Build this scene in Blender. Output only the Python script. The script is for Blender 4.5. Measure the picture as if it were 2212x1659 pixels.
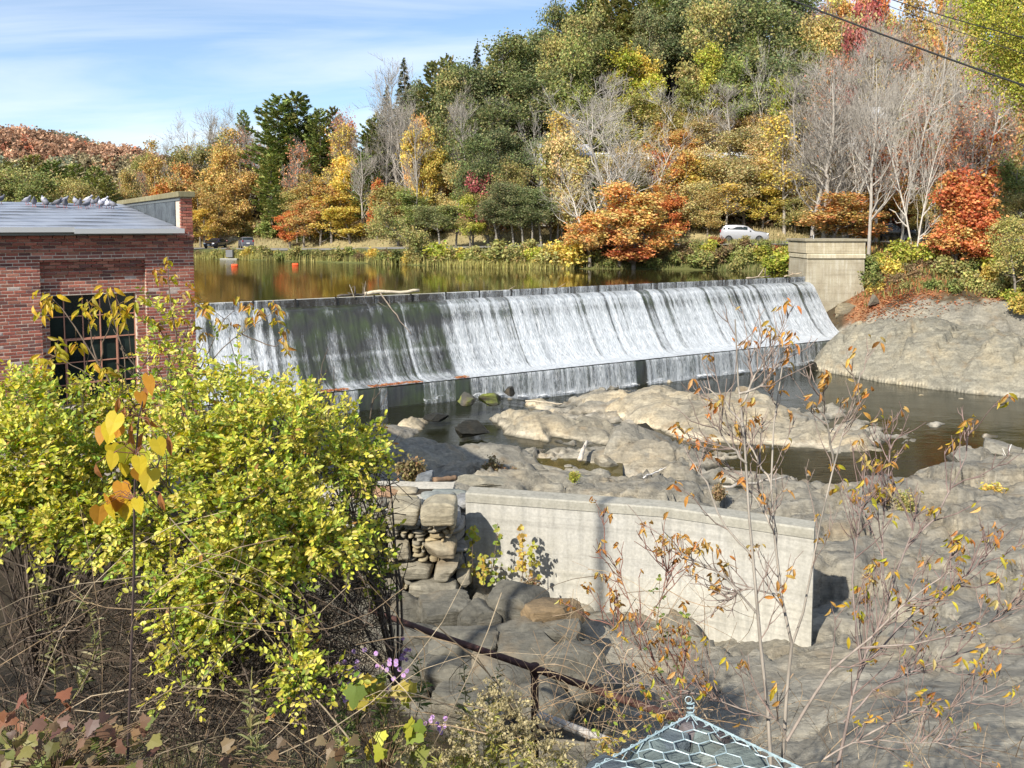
import bpy, bmesh, math, random
import numpy as np
from mathutils import Vector, Matrix

# ------------------------------------------------------------------ scene, camera, sky, sun
for o in list(bpy.data.objects):
    bpy.data.objects.remove(o, do_unlink=True)
SC = bpy.context.scene
COL = SC.collection
R = math.radians
RNG = np.random.default_rng(7)

EYE = 10.4                       # camera height above the lower river pool (metres)
FPX, CX, CY, PITCH = 1703.0, 1106.0, 609.5, R(4.0)   # survey of the photograph (2212 px wide)

cam_d = bpy.data.cameras.new("camera")
cam = bpy.data.objects.new("camera", cam_d)
COL.objects.link(cam)
cam.location = (0, 0, EYE)
cam.rotation_euler = (R(90) - PITCH, 0, 0)
cam_d.sensor_width = 36.0
cam_d.lens = 36.0 * FPX / 2212.0
cam_d.shift_y = -(829.5 - CY) / 2212.0
cam_d.clip_start = 0.05
cam_d.clip_end = 9000
SC.camera = cam

SUN_EL, SUN_AZ = R(37), R(35)    # travels to the right and away from the viewer
sun_dir = Vector((math.sin(SUN_AZ) * math.cos(SUN_EL), math.cos(SUN_AZ) * math.cos(SUN_EL), -math.sin(SUN_EL)))
sl = bpy.data.lights.new("sun", 'SUN')
sl.energy = 5.0
sl.angle = R(0.53)
sl.color = (1.0, 0.94, 0.84)
so = bpy.data.objects.new("sun", sl)
so.rotation_euler = sun_dir.to_track_quat('-Z', 'Y').to_euler()
so.location = (-40, -40, 60)
COL.objects.link(so)

world = bpy.data.worlds.new("World")
SC.world = world
world.use_nodes = True
wn = world.node_tree
wn.nodes.clear()
def wnode(t, **k):
    n = wn.nodes.new(t)
    for a, b in k.items():
        if a in n.inputs: n.inputs[a].default_value = b
        else: setattr(n, a, b)
    return n
w_out = wnode('ShaderNodeOutputWorld'); w_bg = wnode('ShaderNodeBackground')
w_sky = wnode('ShaderNodeTexSky')
w_sky.sky_type = 'NISHITA'
w_sky.sun_disc = False
w_sky.sun_elevation = SUN_EL
to_sun = -sun_dir
w_sky.sun_rotation = math.atan2(to_sun.x, to_sun.y)
w_sky.altitude = 200; w_sky.air_density = 1.0; w_sky.dust_density = 0.25; w_sky.ozone_density = 3.0
w_bg.inputs['Strength'].default_value = 0.115
# thin streaky cirrus: noise laid on a high flat layer (direction / height)
w_tc = wnode('ShaderNodeTexCoord')
w_sep = wnode('ShaderNodeSeparateXYZ')
wn.links.new(w_tc.outputs['Generated'], w_sep.inputs[0])
w_mz = wnode('ShaderNodeMath', operation='ADD'); wn.links.new(w_sep.outputs['Z'], w_mz.inputs[0]); w_mz.inputs[1].default_value = 0.16
w_dx = wnode('ShaderNodeMath', operation='DIVIDE'); wn.links.new(w_sep.outputs['X'], w_dx.inputs[0]); wn.links.new(w_mz.outputs[0], w_dx.inputs[1])
w_dy = wnode('ShaderNodeMath', operation='DIVIDE'); wn.links.new(w_sep.outputs['Y'], w_dy.inputs[0]); wn.links.new(w_mz.outputs[0], w_dy.inputs[1])
w_cmb = wnode('ShaderNodeCombineXYZ'); wn.links.new(w_dx.outputs[0], w_cmb.inputs[0]); wn.links.new(w_dy.outputs[0], w_cmb.inputs[1])
w_map = wnode('ShaderNodeMapping'); w_map.inputs['Rotation'].default_value = (0, 0, R(-14)); w_map.inputs['Scale'].default_value = (0.42, 1.5, 1)
wn.links.new(w_cmb.outputs[0], w_map.inputs[0])
w_n1 = wnode('ShaderNodeTexNoise'); w_n1.inputs['Scale'].default_value = 1.1; w_n1.inputs['Detail'].default_value = 7; w_n1.inputs['Roughness'].default_value = 0.55; w_n1.inputs['Distortion'].default_value = 0.5
wn.links.new(w_map.outputs[0], w_n1.inputs['Vector'])
w_rmp = wnode('ShaderNodeValToRGB')
w_rmp.color_ramp.elements[0].position = 0.40; w_rmp.color_ramp.elements[0].color = (0.04, 0.04, 0.04, 1)
w_rmp.color_ramp.elements[1].position = 0.72; w_rmp.color_ramp.elements[1].color = (0.75, 0.75, 0.75, 1)
wn.links.new(w_n1.outputs['Fac'], w_rmp.inputs[0])
w_mix = wnode('ShaderNodeMix'); w_mix.data_type = 'RGBA'
wn.links.new(w_rmp.outputs[0], w_mix.inputs[0])
wn.links.new(w_sky.outputs[0], w_mix.inputs[6])
w_mix.inputs[7].default_value = (6.2, 6.5, 7.1, 1)
wn.links.new(w_mix.outputs[2], w_bg.inputs['Color'])
wn.links.new(w_bg.outputs[0], w_out.inputs['Surface'])

vs = SC.view_settings
vs.view_transform = 'Standard'; vs.look = 'None'; vs.exposure = 0.68; vs.gamma = 1.0; vs.use_curve_mapping = False
SC.render.engine = 'CYCLES'
SC.cycles.use_denoising = True
SC.cycles.use_adaptive_sampling = True; SC.cycles.adaptive_threshold = 0.02
SC.cycles.max_bounces = 6; SC.cycles.diffuse_bounces = 3; SC.cycles.glossy_bounces = 3
SC.cycles.transmission_bounces = 4; SC.cycles.transparent_max_bounces = 12
SC.cycles.caustics_reflective = False; SC.cycles.caustics_refractive = False

# ------------------------------------------------------------------ survey helpers: photograph direction -> place in the world
_c, _s = math.cos(PITCH), math.sin(PITCH)
def ray(px, py):
    xc, yc = (px - CX) / FPX, -(py - CY) / FPX
    return Vector((xc, yc * _s + _c, yc * _c - _s))
def at_z(px, py, z):
    d = ray(px, py); t = (z - EYE) / d.z
    return Vector((d.x * t, d.y * t, z))
def at_y(px, py, y):
    d = ray(px, py); t = y / d.y
    return Vector((d.x * t, y, EYE + d.z * t))
def proj(p):
    x, y, z = p[0], p[1], p[2] - EYE
    f = y * _c - z * _s; u = y * _s + z * _c
    return CX + FPX * x / f, CY - FPX * u / f
def px_m(y):                      # photograph pixels per metre at depth y
    return FPX / y

# ------------------------------------------------------------------ numpy noise
def _hash(ix, iy, iz, seed):
    h = (ix.astype(np.int64) * 374761393 + iy.astype(np.int64) * 668265263 + iz.astype(np.int64) * 2147483647 + seed * 974634533) & 0xFFFFFFFF
    h = ((h ^ (h >> 13)) * 1274126177) & 0xFFFFFFFF
    h = ((h ^ (h >> 16)) * 2246822519) & 0xFFFFFFFF
    return ((h ^ (h >> 15)) & 0xFFFFFF).astype(np.float64) / 0xFFFFFF
def vnoise(p, seed=0):
    p = np.asarray(p, float); i = np.floor(p); f = p - i
    f = f * f * f * (f * (f * 6 - 15) + 10)
    i = i.astype(np.int64)
    out = 0
    for a in (0, 1):
        wx = f[:, 0] if a else 1 - f[:, 0]
        for b in (0, 1):
            wy = f[:, 1] if b else 1 - f[:, 1]
            for c in (0, 1):
                wz = f[:, 2] if c else 1 - f[:, 2]
                out = out + wx * wy * wz * _hash(i[:, 0] + a, i[:, 1] + b, i[:, 2] + c, seed)
    return out * 2 - 1
def fbm(p, oct=4, seed=0, gain=0.5, lac=2.03):
    p = np.asarray(p, float); s = 0; a = 1; t = 0
    for k in range(oct):
        s = s + a * vnoise(p, seed + k * 17); t += a; a *= gain; p = p * lac + 3.7
    return s / t
def ridged(p, oct=4, seed=0, gain=0.5):
    p = np.asarray(p, float); s = 0; a = 1; t = 0
    for k in range(oct):
        s = s + a * (1 - np.abs(vnoise(p, seed + k * 13))); t += a; a *= gain; p = p * 2.1 + 1.3
    return s / t * 2 - 1
def cells(u, v, seed=0):
    """jittered cells in the plane: a tilted random facet per cell, and the distance to the cell's border"""
    iu, iv = np.floor(u).astype(np.int64), np.floor(v).astype(np.int64)
    d1 = np.full(len(u), 9.0); d2 = np.full(len(u), 9.0); h = np.zeros(len(u)); zero = np.zeros_like(iu)
    for a in (-1, 0, 1):
        for b in (-1, 0, 1):
            ca, cb = iu + a, iv + b
            px = ca + .1 + .8 * _hash(ca, cb, zero, seed); py = cb + .1 + .8 * _hash(ca, cb, zero + 1, seed)
            du, dv = u - px, v - py; d = du * du + dv * dv
            val = _hash(ca, cb, zero + 2, seed) - .5 + du * (_hash(ca, cb, zero + 3, seed) - .5) * 1.1 + dv * (_hash(ca, cb, zero + 4, seed) - .5) * 1.1
            m = d < d1; d2 = np.where(m, d1, np.minimum(d2, d)); h = np.where(m, val, h); d1 = np.where(m, d, d1)
    return h, np.sqrt(d2) - np.sqrt(d1)
def fracture(x, y, seed=0):
    ca, sa = math.cos(R(-32)), math.sin(R(-32)); u, v = x * ca - y * sa, x * sa + y * ca
    w1 = fbm(xyz(x * .5, y * .5), 3, seed + 60); w2 = fbm(xyz(x * .5 + 9, y * .5), 3, seed + 61)
    h1, e1 = cells(u * .26 + w1 * .35, v * .62 + w2 * .45, seed)
    h2, e2 = cells(u * .75 + w1 * .6, v * 1.7 + w2 * .9, seed + 3)
    return h1 * .55 + h2 * .16 - .16 * (1 - smooth(0, .10, e1)) - .05 * (1 - smooth(0, .14, e2))
def xyz(x, y, z=0.0):
    return np.stack([x, y, np.zeros_like(x) + z], -1)
def smooth(a, b, x):
    t = np.clip((x - a) / (b - a), 0, 1); return t * t * (3 - 2 * t)

# ------------------------------------------------------------------ mesh helpers
def new_mesh(name, V, F, mat=None, col=None, smooth_=False, uv=None, attrs=None):
    """V (n,3); F one array (m,k) or a list of them; col per vertex (n,3)"""
    V = np.asarray(V, np.float32)
    Fs = [np.asarray(f, np.int32) for f in (F if isinstance(F, list) else [F]) if len(f)]
    me = bpy.data.meshes.new(name)
    me.vertices.add(len(V)); me.vertices.foreach_set('co', V.ravel())
    nl = sum(f.size for f in Fs); nf = sum(len(f) for f in Fs)
    me.loops.add(nl); me.polygons.add(nf)
    vi = np.concatenate([f.ravel() for f in Fs])
    me.loops.foreach_set('vertex_index', vi)
    st, o = [], 0
    for f in Fs:
        st.append(o + np.arange(len(f)) * f.shape[1]); o += f.size
    me.polygons.foreach_set('loop_start', np.concatenate(st).astype(np.int32))
    me.polygons.foreach_set('use_smooth', np.full(nf, bool(smooth_)))
    me.update(calc_edges=True)
    if col is not None:
        ca = me.color_attributes.new('Col', 'FLOAT_COLOR', 'POINT')
        c4 = np.ones((len(V), 4), np.float32); c4[:, :3] = col
        ca.data.foreach_set('color', c4.ravel())
    if uv is not None:
        ul = me.uv_layers.new(name='UVMap')
        ul.data.foreach_set('uv', np.asarray(uv, np.float32)[vi].ravel())
    for k, v in (attrs or {}).items():
        at = me.attributes.new(k, 'FLOAT', 'POINT'); at.data.foreach_set('value', np.asarray(v, np.float32))
    if mat is not None:
        me.materials.append(mat)
    return me
def link(name, me, parent=None, loc=None, rot=None, scale=None):
    o = bpy.data.objects.new(name, me)
    COL.objects.link(o)
    if parent is not None: o.parent = parent
    if loc is not None: o.location = loc
    if rot is not None: o.rotation_euler = rot
    if scale is not None: o.scale = scale if hasattr(scale, '__len__') else (scale,) * 3
    return o
def empty(name, loc=(0, 0, 0), rz=0.0):
    o = bpy.data.objects.new(name, None); COL.objects.link(o)
    o.empty_display_size = 0.2
    o.location = loc; o.rotation_euler = (0, 0, rz)
    return o
def tag(o, label=None, cat=None, group=None, kind=None):
    if label: o['label'] = label
    if cat: o['category'] = cat
    if group: o['group'] = group
    if kind: o['kind'] = kind
    return o

class MB:
    """gathers boxes, tubes and sheets for one mesh"""
    def __init__(s): s.v = []; s.f = {}; s.n = 0; s.c = []
    def add(s, V, F, col=(1, 1, 1)):
        V = np.asarray(V, float)
        if isinstance(F, list) and not isinstance(F[0], np.ndarray): F = np.array(F)
        for f in (F if isinstance(F, list) else [F]):
            f = np.asarray(f, int)
            if len(f): s.f.setdefault(f.shape[1], []).append(f + s.n)
        s.v.append(V); s.n += len(V)
        c = np.asarray(col, float)
        s.c.append(np.broadcast_to(c, (len(V), 3)) if c.ndim == 1 else c)
        return s
    def box(s, c, size, rot=None, col=(1, 1, 1), bev=0.0):
        h = np.asarray(size, float) / 2
        if bev > 0:
            pts = []; b = min(bev, *(h * 0.9))
            for sx in (-1, 1):
                for sy in (-1, 1):
                    for sz in (-1, 1):
                        pts += [(sx * h[0], sy * (h[1] - b), sz * (h[2] - b)), (sx * (h[0] - b), sy * h[1], sz * (h[2] - b)), (sx * (h[0] - b), sy * (h[1] - b), sz * h[2])]
            P = np.array(pts); Q = []; T = []
            idx = lambda sx, sy, sz, k: (((sx + 1) // 2) * 4 + ((sy + 1) // 2) * 2 + (sz + 1) // 2) * 3 + k
            for sx in (-1, 1): Q.append([idx(sx, a, b_, 0) for a, b_ in ((-1, -1), (1, -1), (1, 1), (-1, 1))][::sx])
            for sy in (-1, 1): Q.append([idx(a, sy, b_, 1) for a, b_ in ((-1, -1), (-1, 1), (1, 1), (1, -1))][::sy])
            for sz in (-1, 1): Q.append([idx(a, b_, sz, 2) for a, b_ in ((-1, -1), (1, -1), (1, 1), (-1, 1))][::sz])
            for a in (-1, 1):
                for b_ in (-1, 1):
                    Q.append([idx(-1, a, b_, 1), idx(1, a, b_, 1), idx(1, a, b_, 2), idx(-1, a, b_, 2)][::-a * b_ or 1])
                    Q.append([idx(a, -1, b_, 0), idx(a, 1, b_, 0), idx(a, 1, b_, 2), idx(a, -1, b_, 2)][::a * b_])
                    Q.append([idx(a, b_, -1, 0), idx(a, b_, 1, 0), idx(a, b_, 1, 1), idx(a, b_, -1, 1)][::-a * b_])
                    for c_ in (-1, 1): T.append([idx(a, b_, c_, 0), idx(a, b_, c_, 1), idx(a, b_, c_, 2)][::a * b_ * c_])
            Fq = [np.array(Q), np.array(T)]
        else:
            P = np.array([(x * h[0], y * h[1], z * h[2]) for x in (-1, 1) for y in (-1, 1) for z in (-1, 1)])
            Fq = np.array([[0, 1, 3, 2], [4, 6, 7, 5], [0, 4, 5, 1], [2, 3, 7, 6], [0, 2, 6, 4], [1, 5, 7, 3]])
        if rot is not None: P = P @ np.array(rot).T
        return s.add(P + np.asarray(c, float), Fq, col)
    def tube(s, pts, r, sides=6, col=(1, 1, 1), cap=True):
        P = np.asarray(pts, float)[None]; rr = np.broadcast_to(np.asarray(r, float), (P.shape[1],))[None]
        V, F = tubes(P, rr, sides)
        Fs = [F]
        if cap:
            k = P.shape[1]
            Fs += [np.arange(sides)[::-1][None], (np.arange(sides) + (k - 1) * sides)[None]]
        return s.add(V, Fs, col)
    def grid(s, P, col=(1, 1, 1), close_u=False):
        P = np.asarray(P, float); a, b = P.shape[:2]
        return s.add(P.reshape(-1, 3), grid_faces(a, b, close_u), col)
    def mesh(s, name, mat, smooth_=False, usecol=True):
        return new_mesh(name, np.concatenate(s.v), [np.concatenate(x) for x in s.f.values()], mat, np.concatenate(s.c) if usecol else None, smooth_)
    def build(s, name, mat, parent=None, smooth_=False, **k):
        return link(name, s.mesh(name, mat, smooth_), parent, **k)
def grid_faces(a, b, close_u=False):
    i, j = np.meshgrid(np.arange(a if close_u else a - 1), np.arange(b - 1), indexing='ij')
    i2 = (i + 1) % a
    return np.stack([i * b + j, i2 * b + j, i2 * b + j + 1, i * b + j + 1], -1).reshape(-1, 4)
def tubes(P, Rr, sides=4):
    """P (n,k,3) polylines, Rr (n,k) radii -> verts, quads"""
    n, k, _ = P.shape
    T = np.empty_like(P)
    T[:, 1:-1] = P[:, 2:] - P[:, :-2] if k > 2 else 0
    T[:, 0] = P[:, 1] - P[:, 0]; T[:, -1] = P[:, -1] - P[:, -2]
    T /= np.linalg.norm(T, axis=-1, keepdims=True) + 1e-9
    up = np.where(np.abs(T[:, :1, 2:3]) > 0.8, np.array([1., 0.13, 0]), np.array([0, 0.1, 1.]))
    A = np.cross(np.broadcast_to(up, T.shape), T); A /= np.linalg.norm(A, axis=-1, keepdims=True) + 1e-9
    B = np.cross(T, A)
    th = np.arange(sides) / sides * 2 * np.pi
    V = P[:, :, None] + Rr[:, :, None, None] * (np.cos(th)[:, None] * A[:, :, None] + np.sin(th)[:, None] * B[:, :, None])
    base = np.arange(n)[:, None, None] * (k * sides); j = np.arange(k - 1)[None, :, None] * sides; a = np.arange(sides)[None, None]
    a2 = (a + 1) % sides
    F = np.stack([base + j + a, base + j + a2, base + j + sides + a2, base + j + sides + a], -1).reshape(-1, 4)
    return V.reshape(-1, 3), F

# ------------------------------------------------------------------ material helpers
def material(name, fn):
    m = bpy.data.materials.new(name); m.use_nodes = True
    nt = m.node_tree; nt.nodes.clear()
    out = nt.nodes.new('ShaderNodeOutputMaterial')
    def nd(t, props=None, **ins):
        n = nt.nodes.new(t)
        for k, v in (props or {}).items(): setattr(n, k, v)
        for k, v in ins.items():
            key = k.replace('_', ' ')
            s = n.inputs[int(k[1:])] if (k[0] == 'i' and k[1:].isdigit()) else n.inputs[key]
            if isinstance(v, bpy.types.NodeSocket): nt.links.new(v, s)
            else: s.default_value = v
        return n
    sh = fn(nd, nt)
    nt.links.new(sh, out.inputs['Surface'])
    return m
def c3(r, g, b): return (r, g, b, 1.0)
def mixc(nd, f, a, b, mode='MIX'):
    n = nd('ShaderNodeMix', dict(data_type='RGBA', blend_type=mode), i0=f, i6=a, i7=b); return n.outputs[2]
def ramp(nd, x, *stops):
    n = nd('ShaderNodeValToRGB', i0=x); cr = n.color_ramp
    while len(cr.elements) < len(stops): cr.elements.new(0.5)
    for e, (p, c) in zip(cr.elements, stops):
        e.position = p; e.color = c if len(c) == 4 else (*c, 1)
    return n.outputs[0]
def g(v): return (v, v, v, 1)
def noise_(nd, vec, scale, detail=4, rough=0.55, dist=0.0):
    return nd('ShaderNodeTexNoise', Vector=vec, Scale=scale, Detail=detail, Roughness=rough, Distortion=dist).outputs['Fac']
def mapping(nd, vec, scale=(1, 1, 1), rot=(0, 0, 0), loc=(0, 0, 0)):
    return nd('ShaderNodeMapping', Vector=vec, Scale=scale, Rotation=rot, Location=loc).outputs[0]
def pos(nd): return nd('ShaderNodeNewGeometry').outputs['Position']
def objc(nd): return nd('ShaderNodeTexCoord').outputs['Object']
def attr(nd, name): return nd('ShaderNodeAttribute', dict(attribute_name=name))
def ocol(nd): return nd('ShaderNodeObjectInfo').outputs['Color']
def math_(nd, op, a, b=0.0):
    return nd('ShaderNodeMath', dict(operation=op), i0=a, i1=b).outputs[0]
def bump(nd, h, strength=0.5, dist=0.02, normal=None):
    n = nd('ShaderNodeBump', Strength=strength, Distance=dist, Height=h)
    if normal is not None: n.id_data.links.new(normal, n.inputs['Normal'])
    return n.outputs[0]
def pbr(nd, color, rough=0.7, normal=None, metal=0.0, spec=0.5, **k):
    ins = dict(Base_Color=color, Roughness=rough, Metallic=metal); ins.update(k)
    n = nd('ShaderNodeBsdfPrincipled', **ins)
    n.inputs['Specular IOR Level'].default_value = spec
    if normal is not None: n.id_data.links.new(normal, n.inputs['Normal'])
    return n.outputs[0]
# ------------------------------------------------------------------ materials
def _leaf(rough, transl, spec=0.25):
    def fn(nd, nt):
        c = mixc(nd, 1.0, attr(nd, 'Col').outputs['Color'], ocol(nd), 'MULTIPLY')
        p = pbr(nd, c, rough, spec=spec)
        hs = nd('ShaderNodeHueSaturation', Saturation=1.15, Value=1.15, Color=c).outputs[0]
        t = nd('ShaderNodeBsdfTranslucent', Color=hs).outputs[0]
        return nd('ShaderNodeMixShader', i0=transl, i1=p, i2=t).outputs[0]
    return fn
M = {}
M['leaf'] = material('leaf', _leaf(0.5, 0.38, 0.35))
M['far_leaf'] = material('far_leaf', _leaf(0.8, 0.30, 0.1))
M['needle'] = material('needle', _leaf(0.7, 0.15, 0.2))
def _bark(nd, nt):
    p = objc(nd)
    n = noise_(nd, mapping(nd, p, (6, 6, 1.2)), 4, 5)
    c = mixc(nd, 1.0, attr(nd, 'Col').outputs['Color'], ocol(nd), 'MULTIPLY')
    c = mixc(nd, 1.0, c, ramp(nd, n, (0.3, g(0.55)), (0.7, g(1.25))), 'MULTIPLY')
    return pbr(nd, c, 0.85, bump(nd, n, 0.5, 0.01), spec=0.2)
M['bark'] = material('bark', _bark)
def _vcol(rough=0.7, spec=0.4, metal=0.0, nscale=0, namt=0.2, bmp=0.0):
    def fn(nd, nt):
        c = mixc(nd, 1.0, attr(nd, 'Col').outputs['Color'], ocol(nd), 'MULTIPLY')
        nrm = None
        if nscale:
            n = noise_(nd, objc(nd), nscale, 5, 0.6)
            c = mixc(nd, 1.0, c, ramp(nd, n, (0.25, g(1 - namt)), (0.75, g(1 + namt))), 'MULTIPLY')
            if bmp: nrm = bump(nd, n, bmp, 0.01)
        return pbr(nd, c, rough, nrm, metal, spec)
    return fn
M['plain'] = material('plain', _vcol())
M['paint'] = material('car_paint', _vcol(0.22, 0.6))
M['rubber'] = material('rubber', _vcol(0.8, 0.2))
M['wood'] = material('weathered_wood', _vcol(0.85, 0.2, nscale=9, namt=0.35, bmp=0.4))
M['brick'] = material('brick', _vcol(0.88, 0.2, nscale=22, namt=0.28, bmp=0.5))
M['feather'] = material('feather', _vcol(0.7, 0.2, nscale=30, namt=0.2))
def _mortar(nd, nt):
    n = noise_(nd, objc(nd), 14, 5)
    return pbr(nd, ramp(nd, n, (0.3, (0.42, 0.35, 0.28)), (0.7, (0.60, 0.52, 0.42))), 0.95, bump(nd, n, 0.5, 0.01), spec=0.1)
M['mortar'] = material('mortar', _mortar)
def _glass(nd, nt):
    n = noise_(nd, pos(nd), 1.7, 3)
    return pbr(nd, ramp(nd, n, (0.35, (0.006, 0.010, 0.009)), (0.75, (0.02, 0.032, 0.028))), 0.12, spec=0.5)
M['glass'] = material('dark_glass', _glass)
def _rock(nd, nt):
    p = pos(nd)
    col = mixc(nd, 1.0, attr(nd, 'Col').outputs['Color'], ocol(nd), 'MULTIPLY')
    big = noise_(nd, p, 0.45, 5, 0.6)
    fol = noise_(nd, mapping(nd, p, (0.5, 2.4, 6.0), (R(24), R(14), R(-30))), 1.3, 7, 0.68, 0.7)
    fine = noise_(nd, p, 8.0, 6, 0.70)
    warp = nd('ShaderNodeTexNoise', Vector=p, Scale=1.1, Detail=3).outputs['Color']
    pw = nd('ShaderNodeMix', dict(data_type='RGBA'), i0=0.22, i6=p, i7=warp).outputs[2]
    def blocks(sc, scale):
        return nd('ShaderNodeTexVoronoi', dict(feature='F1'), Vector=mapping(nd, pw, sc, (R(10), R(16), R(-32))), Scale=scale).outputs['Color']
    b1 = nd('ShaderNodeSeparateColor', i0=blocks((0.45, 1.5, 2.0), 0.75)).outputs[0]
    b2 = nd('ShaderNodeSeparateColor', i0=blocks((0.5, 1.7, 2.6), 2.6)).outputs[0]
    c = mixc(nd, 1.0, col, ramp(nd, big, (0.28, (0.66, 0.69, 0.72)), (0.5, (1.0, 1.0, 0.97)), (0.72, (1.28, 1.18, 1.0))), 'MULTIPLY')
    c = mixc(nd, 1.0, c, ramp(nd, fol, (0.28, g(0.55)), (0.42, g(0.92)), (0.60, g(1.04)), (0.74, g(1.35))), 'MULTIPLY')
    c = mixc(nd, 1.0, c, ramp(nd, fine, (0.25, g(0.62)), (0.5, g(1.0)), (0.78, g(1.38))), 'MULTIPLY')
    c = mixc(nd, 1.0, c, ramp(nd, b2, (0.1, g(0.86)), (0.9, g(1.14))), 'MULTIPLY')
    rust = ramp(nd, noise_(nd, mapping(nd, p, (1, 1, 1), loc=(9, 4, 2)), 0.8, 4), (0.58, g(0)), (0.75, g(0.55)))
    c = mixc(nd, rust, c, c3(0.24, 0.165, 0.085))
    wet = attr(nd, 'wet').outputs['Fac']
    c = mixc(nd, wet, c, mixc(nd, 1.0, c, c3(0.15, 0.15, 0.12), 'MULTIPLY'))
    rg = math_(nd, 'SUBTRACT', 0.86, math_(nd, 'MULTIPLY', wet, 0.55))
    h = math_(nd, 'ADD', math_(nd, 'MULTIPLY', fol, 0.9), math_(nd, 'MULTIPLY', fine, 0.30))
    h = math_(nd, 'ADD', h, math_(nd, 'ADD', math_(nd, 'MULTIPLY', b1, 0.9), math_(nd, 'MULTIPLY', b2, 0.32)))
    return pbr(nd, c, rg, bump(nd, h, 0.85, 0.085), spec=0.3)
M['rock'] = material('bedrock', _rock)
def _conc(base, dark, warm):
    def fn(nd, nt):
        p = pos(nd)
        st = noise_(nd, mapping(nd, p, (7, 7, 0.5)), 1.0, 6, 0.6)
        cl = noise_(nd, p, 0.9, 6, 0.62)
        fi = noise_(nd, p, 16, 6, 0.65)
        ln = noise_(nd, mapping(nd, p, (0.15, 0.15, 7)), 1.0, 3)
        c = mixc(nd, ramp(nd, st, (0.44, g(0)), (0.72, g(0.75))), c3(*base), c3(*dark))
        c = mixc(nd, ramp(nd, cl, (0.42, g(0)), (0.72, g(0.7))), c, c3(*warm))
        c = mixc(nd, 1.0, c, ramp(nd, fi, (0.3, g(0.82)), (0.7, g(1.14))), 'MULTIPLY')
        c = mixc(nd, 1.0, c, ramp(nd, ln, (0.40, g(0.86)), (0.5, g(1.0))), 'MULTIPLY')
        col = mixc(nd, 1.0, c, attr(nd, 'Col').outputs['Color'], 'MULTIPLY')
        return pbr(nd, col, 0.9, bump(nd, math_(nd, 'ADD', fi, math_(nd, 'MULTIPLY', ln, 0.8)), 0.35, 0.012), spec=0.2)
    return fn
M['concrete'] = material('pale_concrete', _conc((0.43, 0.415, 0.37), (0.27, 0.265, 0.24), (0.35, 0.33, 0.275)))
M['old_concrete'] = material('stained_concrete', _conc((0.34, 0.30, 0.215), (0.48, 0.45, 0.37), (0.22, 0.18, 0.12)))
def _pond(nd, nt):
    p = pos(nd)
    w1 = noise_(nd, mapping(nd, p, (1.0, 2.6, 1)), 2.2, 4, 0.55, 0.2)
    # ruffled patch of breeze on the far reach
    fr = ramp(nd, noise_(nd, mapping(nd, p, (0.025, 0.05, 1), loc=(1.3, 0.2, 0)), 1.0, 2), (0.40, g(0.0)), (0.60, g(1.0)))
    h = math_(nd, 'MULTIPLY', w1, 1.0)
    st = math_(nd, 'ADD', 0.018, math_(nd, 'MULTIPLY', attr(nd, 'ruffle').outputs['Fac'], 0.16))
    n = nd('ShaderNodeBump', Distance=0.12, Height=h, Strength=st).outputs[0]
    return pbr(nd, c3(0.030, 0.024, 0.008), 0.045, n, spec=0.5, IOR=1.33)
M['pond'] = material('pond_water', _pond)
def _river(nd, nt):
    p = pos(nd)
    w1 = noise_(nd, mapping(nd, p, (0.9, 3.2, 1), (0, 0, R(-8))), 1.1, 5, 0.6, 0.3)
    return pbr(nd, c3(0.014, 0.015, 0.008), 0.04, bump(nd, w1, 0.09, 0.16), spec=0.5, IOR=1.33)
M['river'] = material('river_water', _river)
def _brownpool(nd, nt):
    p = pos(nd)
    n = noise_(nd, p, 0.9, 4)
    return pbr(nd, ramp(nd, n, (0.35, (0.05, 0.040, 0.014)), (0.7, (0.10, 0.082, 0.03))), 0.05, bump(nd, noise_(nd, p, 3, 3), 0.06, 0.05), spec=0.5, IOR=1.33)
M['pool'] = material('still_brown_water', _brownpool)
def _fall(nd, nt):
    uv = nd('ShaderNodeUVMap', dict(uv_map='UVMap')).outputs[0]
    cov = attr(nd, 'cover').outputs['Fac']
    n1 = noise_(nd, mapping(nd, uv, (4.5, 0.30, 1)), 1.0, 6, 0.68, 0.15)
    n2 = noise_(nd, mapping(nd, uv, (16.0, 2.6, 1)), 1.0, 4, 0.7, 0.8)
    x = math_(nd, 'ADD', math_(nd, 'MULTIPLY', n1, 0.62), math_(nd, 'MULTIPLY', n2, 0.48))
    x = math_(nd, 'ADD', x, math_(nd, 'SUBTRACT', cov, 1.05))
    a = ramp(nd, x, (0.04, g(0.02)), (0.22, g(0.22)), (0.46, g(0.70)), (0.75, g(0.97)))
    white = pbr(nd, ramp(nd, n2, (0.30, (0.22, 0.245, 0.26)), (0.48, (0.46, 0.485, 0.50)), (0.66, (0.70, 0.72, 0.73))), 0.35, bump(nd, math_(nd, 'ADD', n1, n2), 0.8, 0.06), spec=0.5)
    tr = nd('ShaderNodeBsdfTransparent').outputs[0]
    return nd('ShaderNodeMixShader', i0=a, i1=tr, i2=white).outputs[0]
M['fall'] = material('falling_water', _fall)
def _foam(nd, nt):
    p = pos(nd)
    n = noise_(nd, mapping(nd, p, (1, 1.6, 1)), 2.6, 7, 0.72, 1.2)
    x = math_(nd, 'ADD', n, math_(nd, 'SUBTRACT', attr(nd, 'cover').outputs['Fac'], 1.33))
    a = ramp(nd, x, (0.0, g(0)), (0.14, g(0.75)), (0.35, g(1)))
    w = pbr(nd, c3(0.62, 0.64, 0.65), 0.6, bump(nd, n, 0.9, 0.08), spec=0.3)
    tr = nd('ShaderNodeBsdfTransparent').outputs[0]
    return nd('ShaderNodeMixShader', i0=a, i1=tr, i2=w).outputs[0]
M['foam'] = material('foam', _foam)
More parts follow.
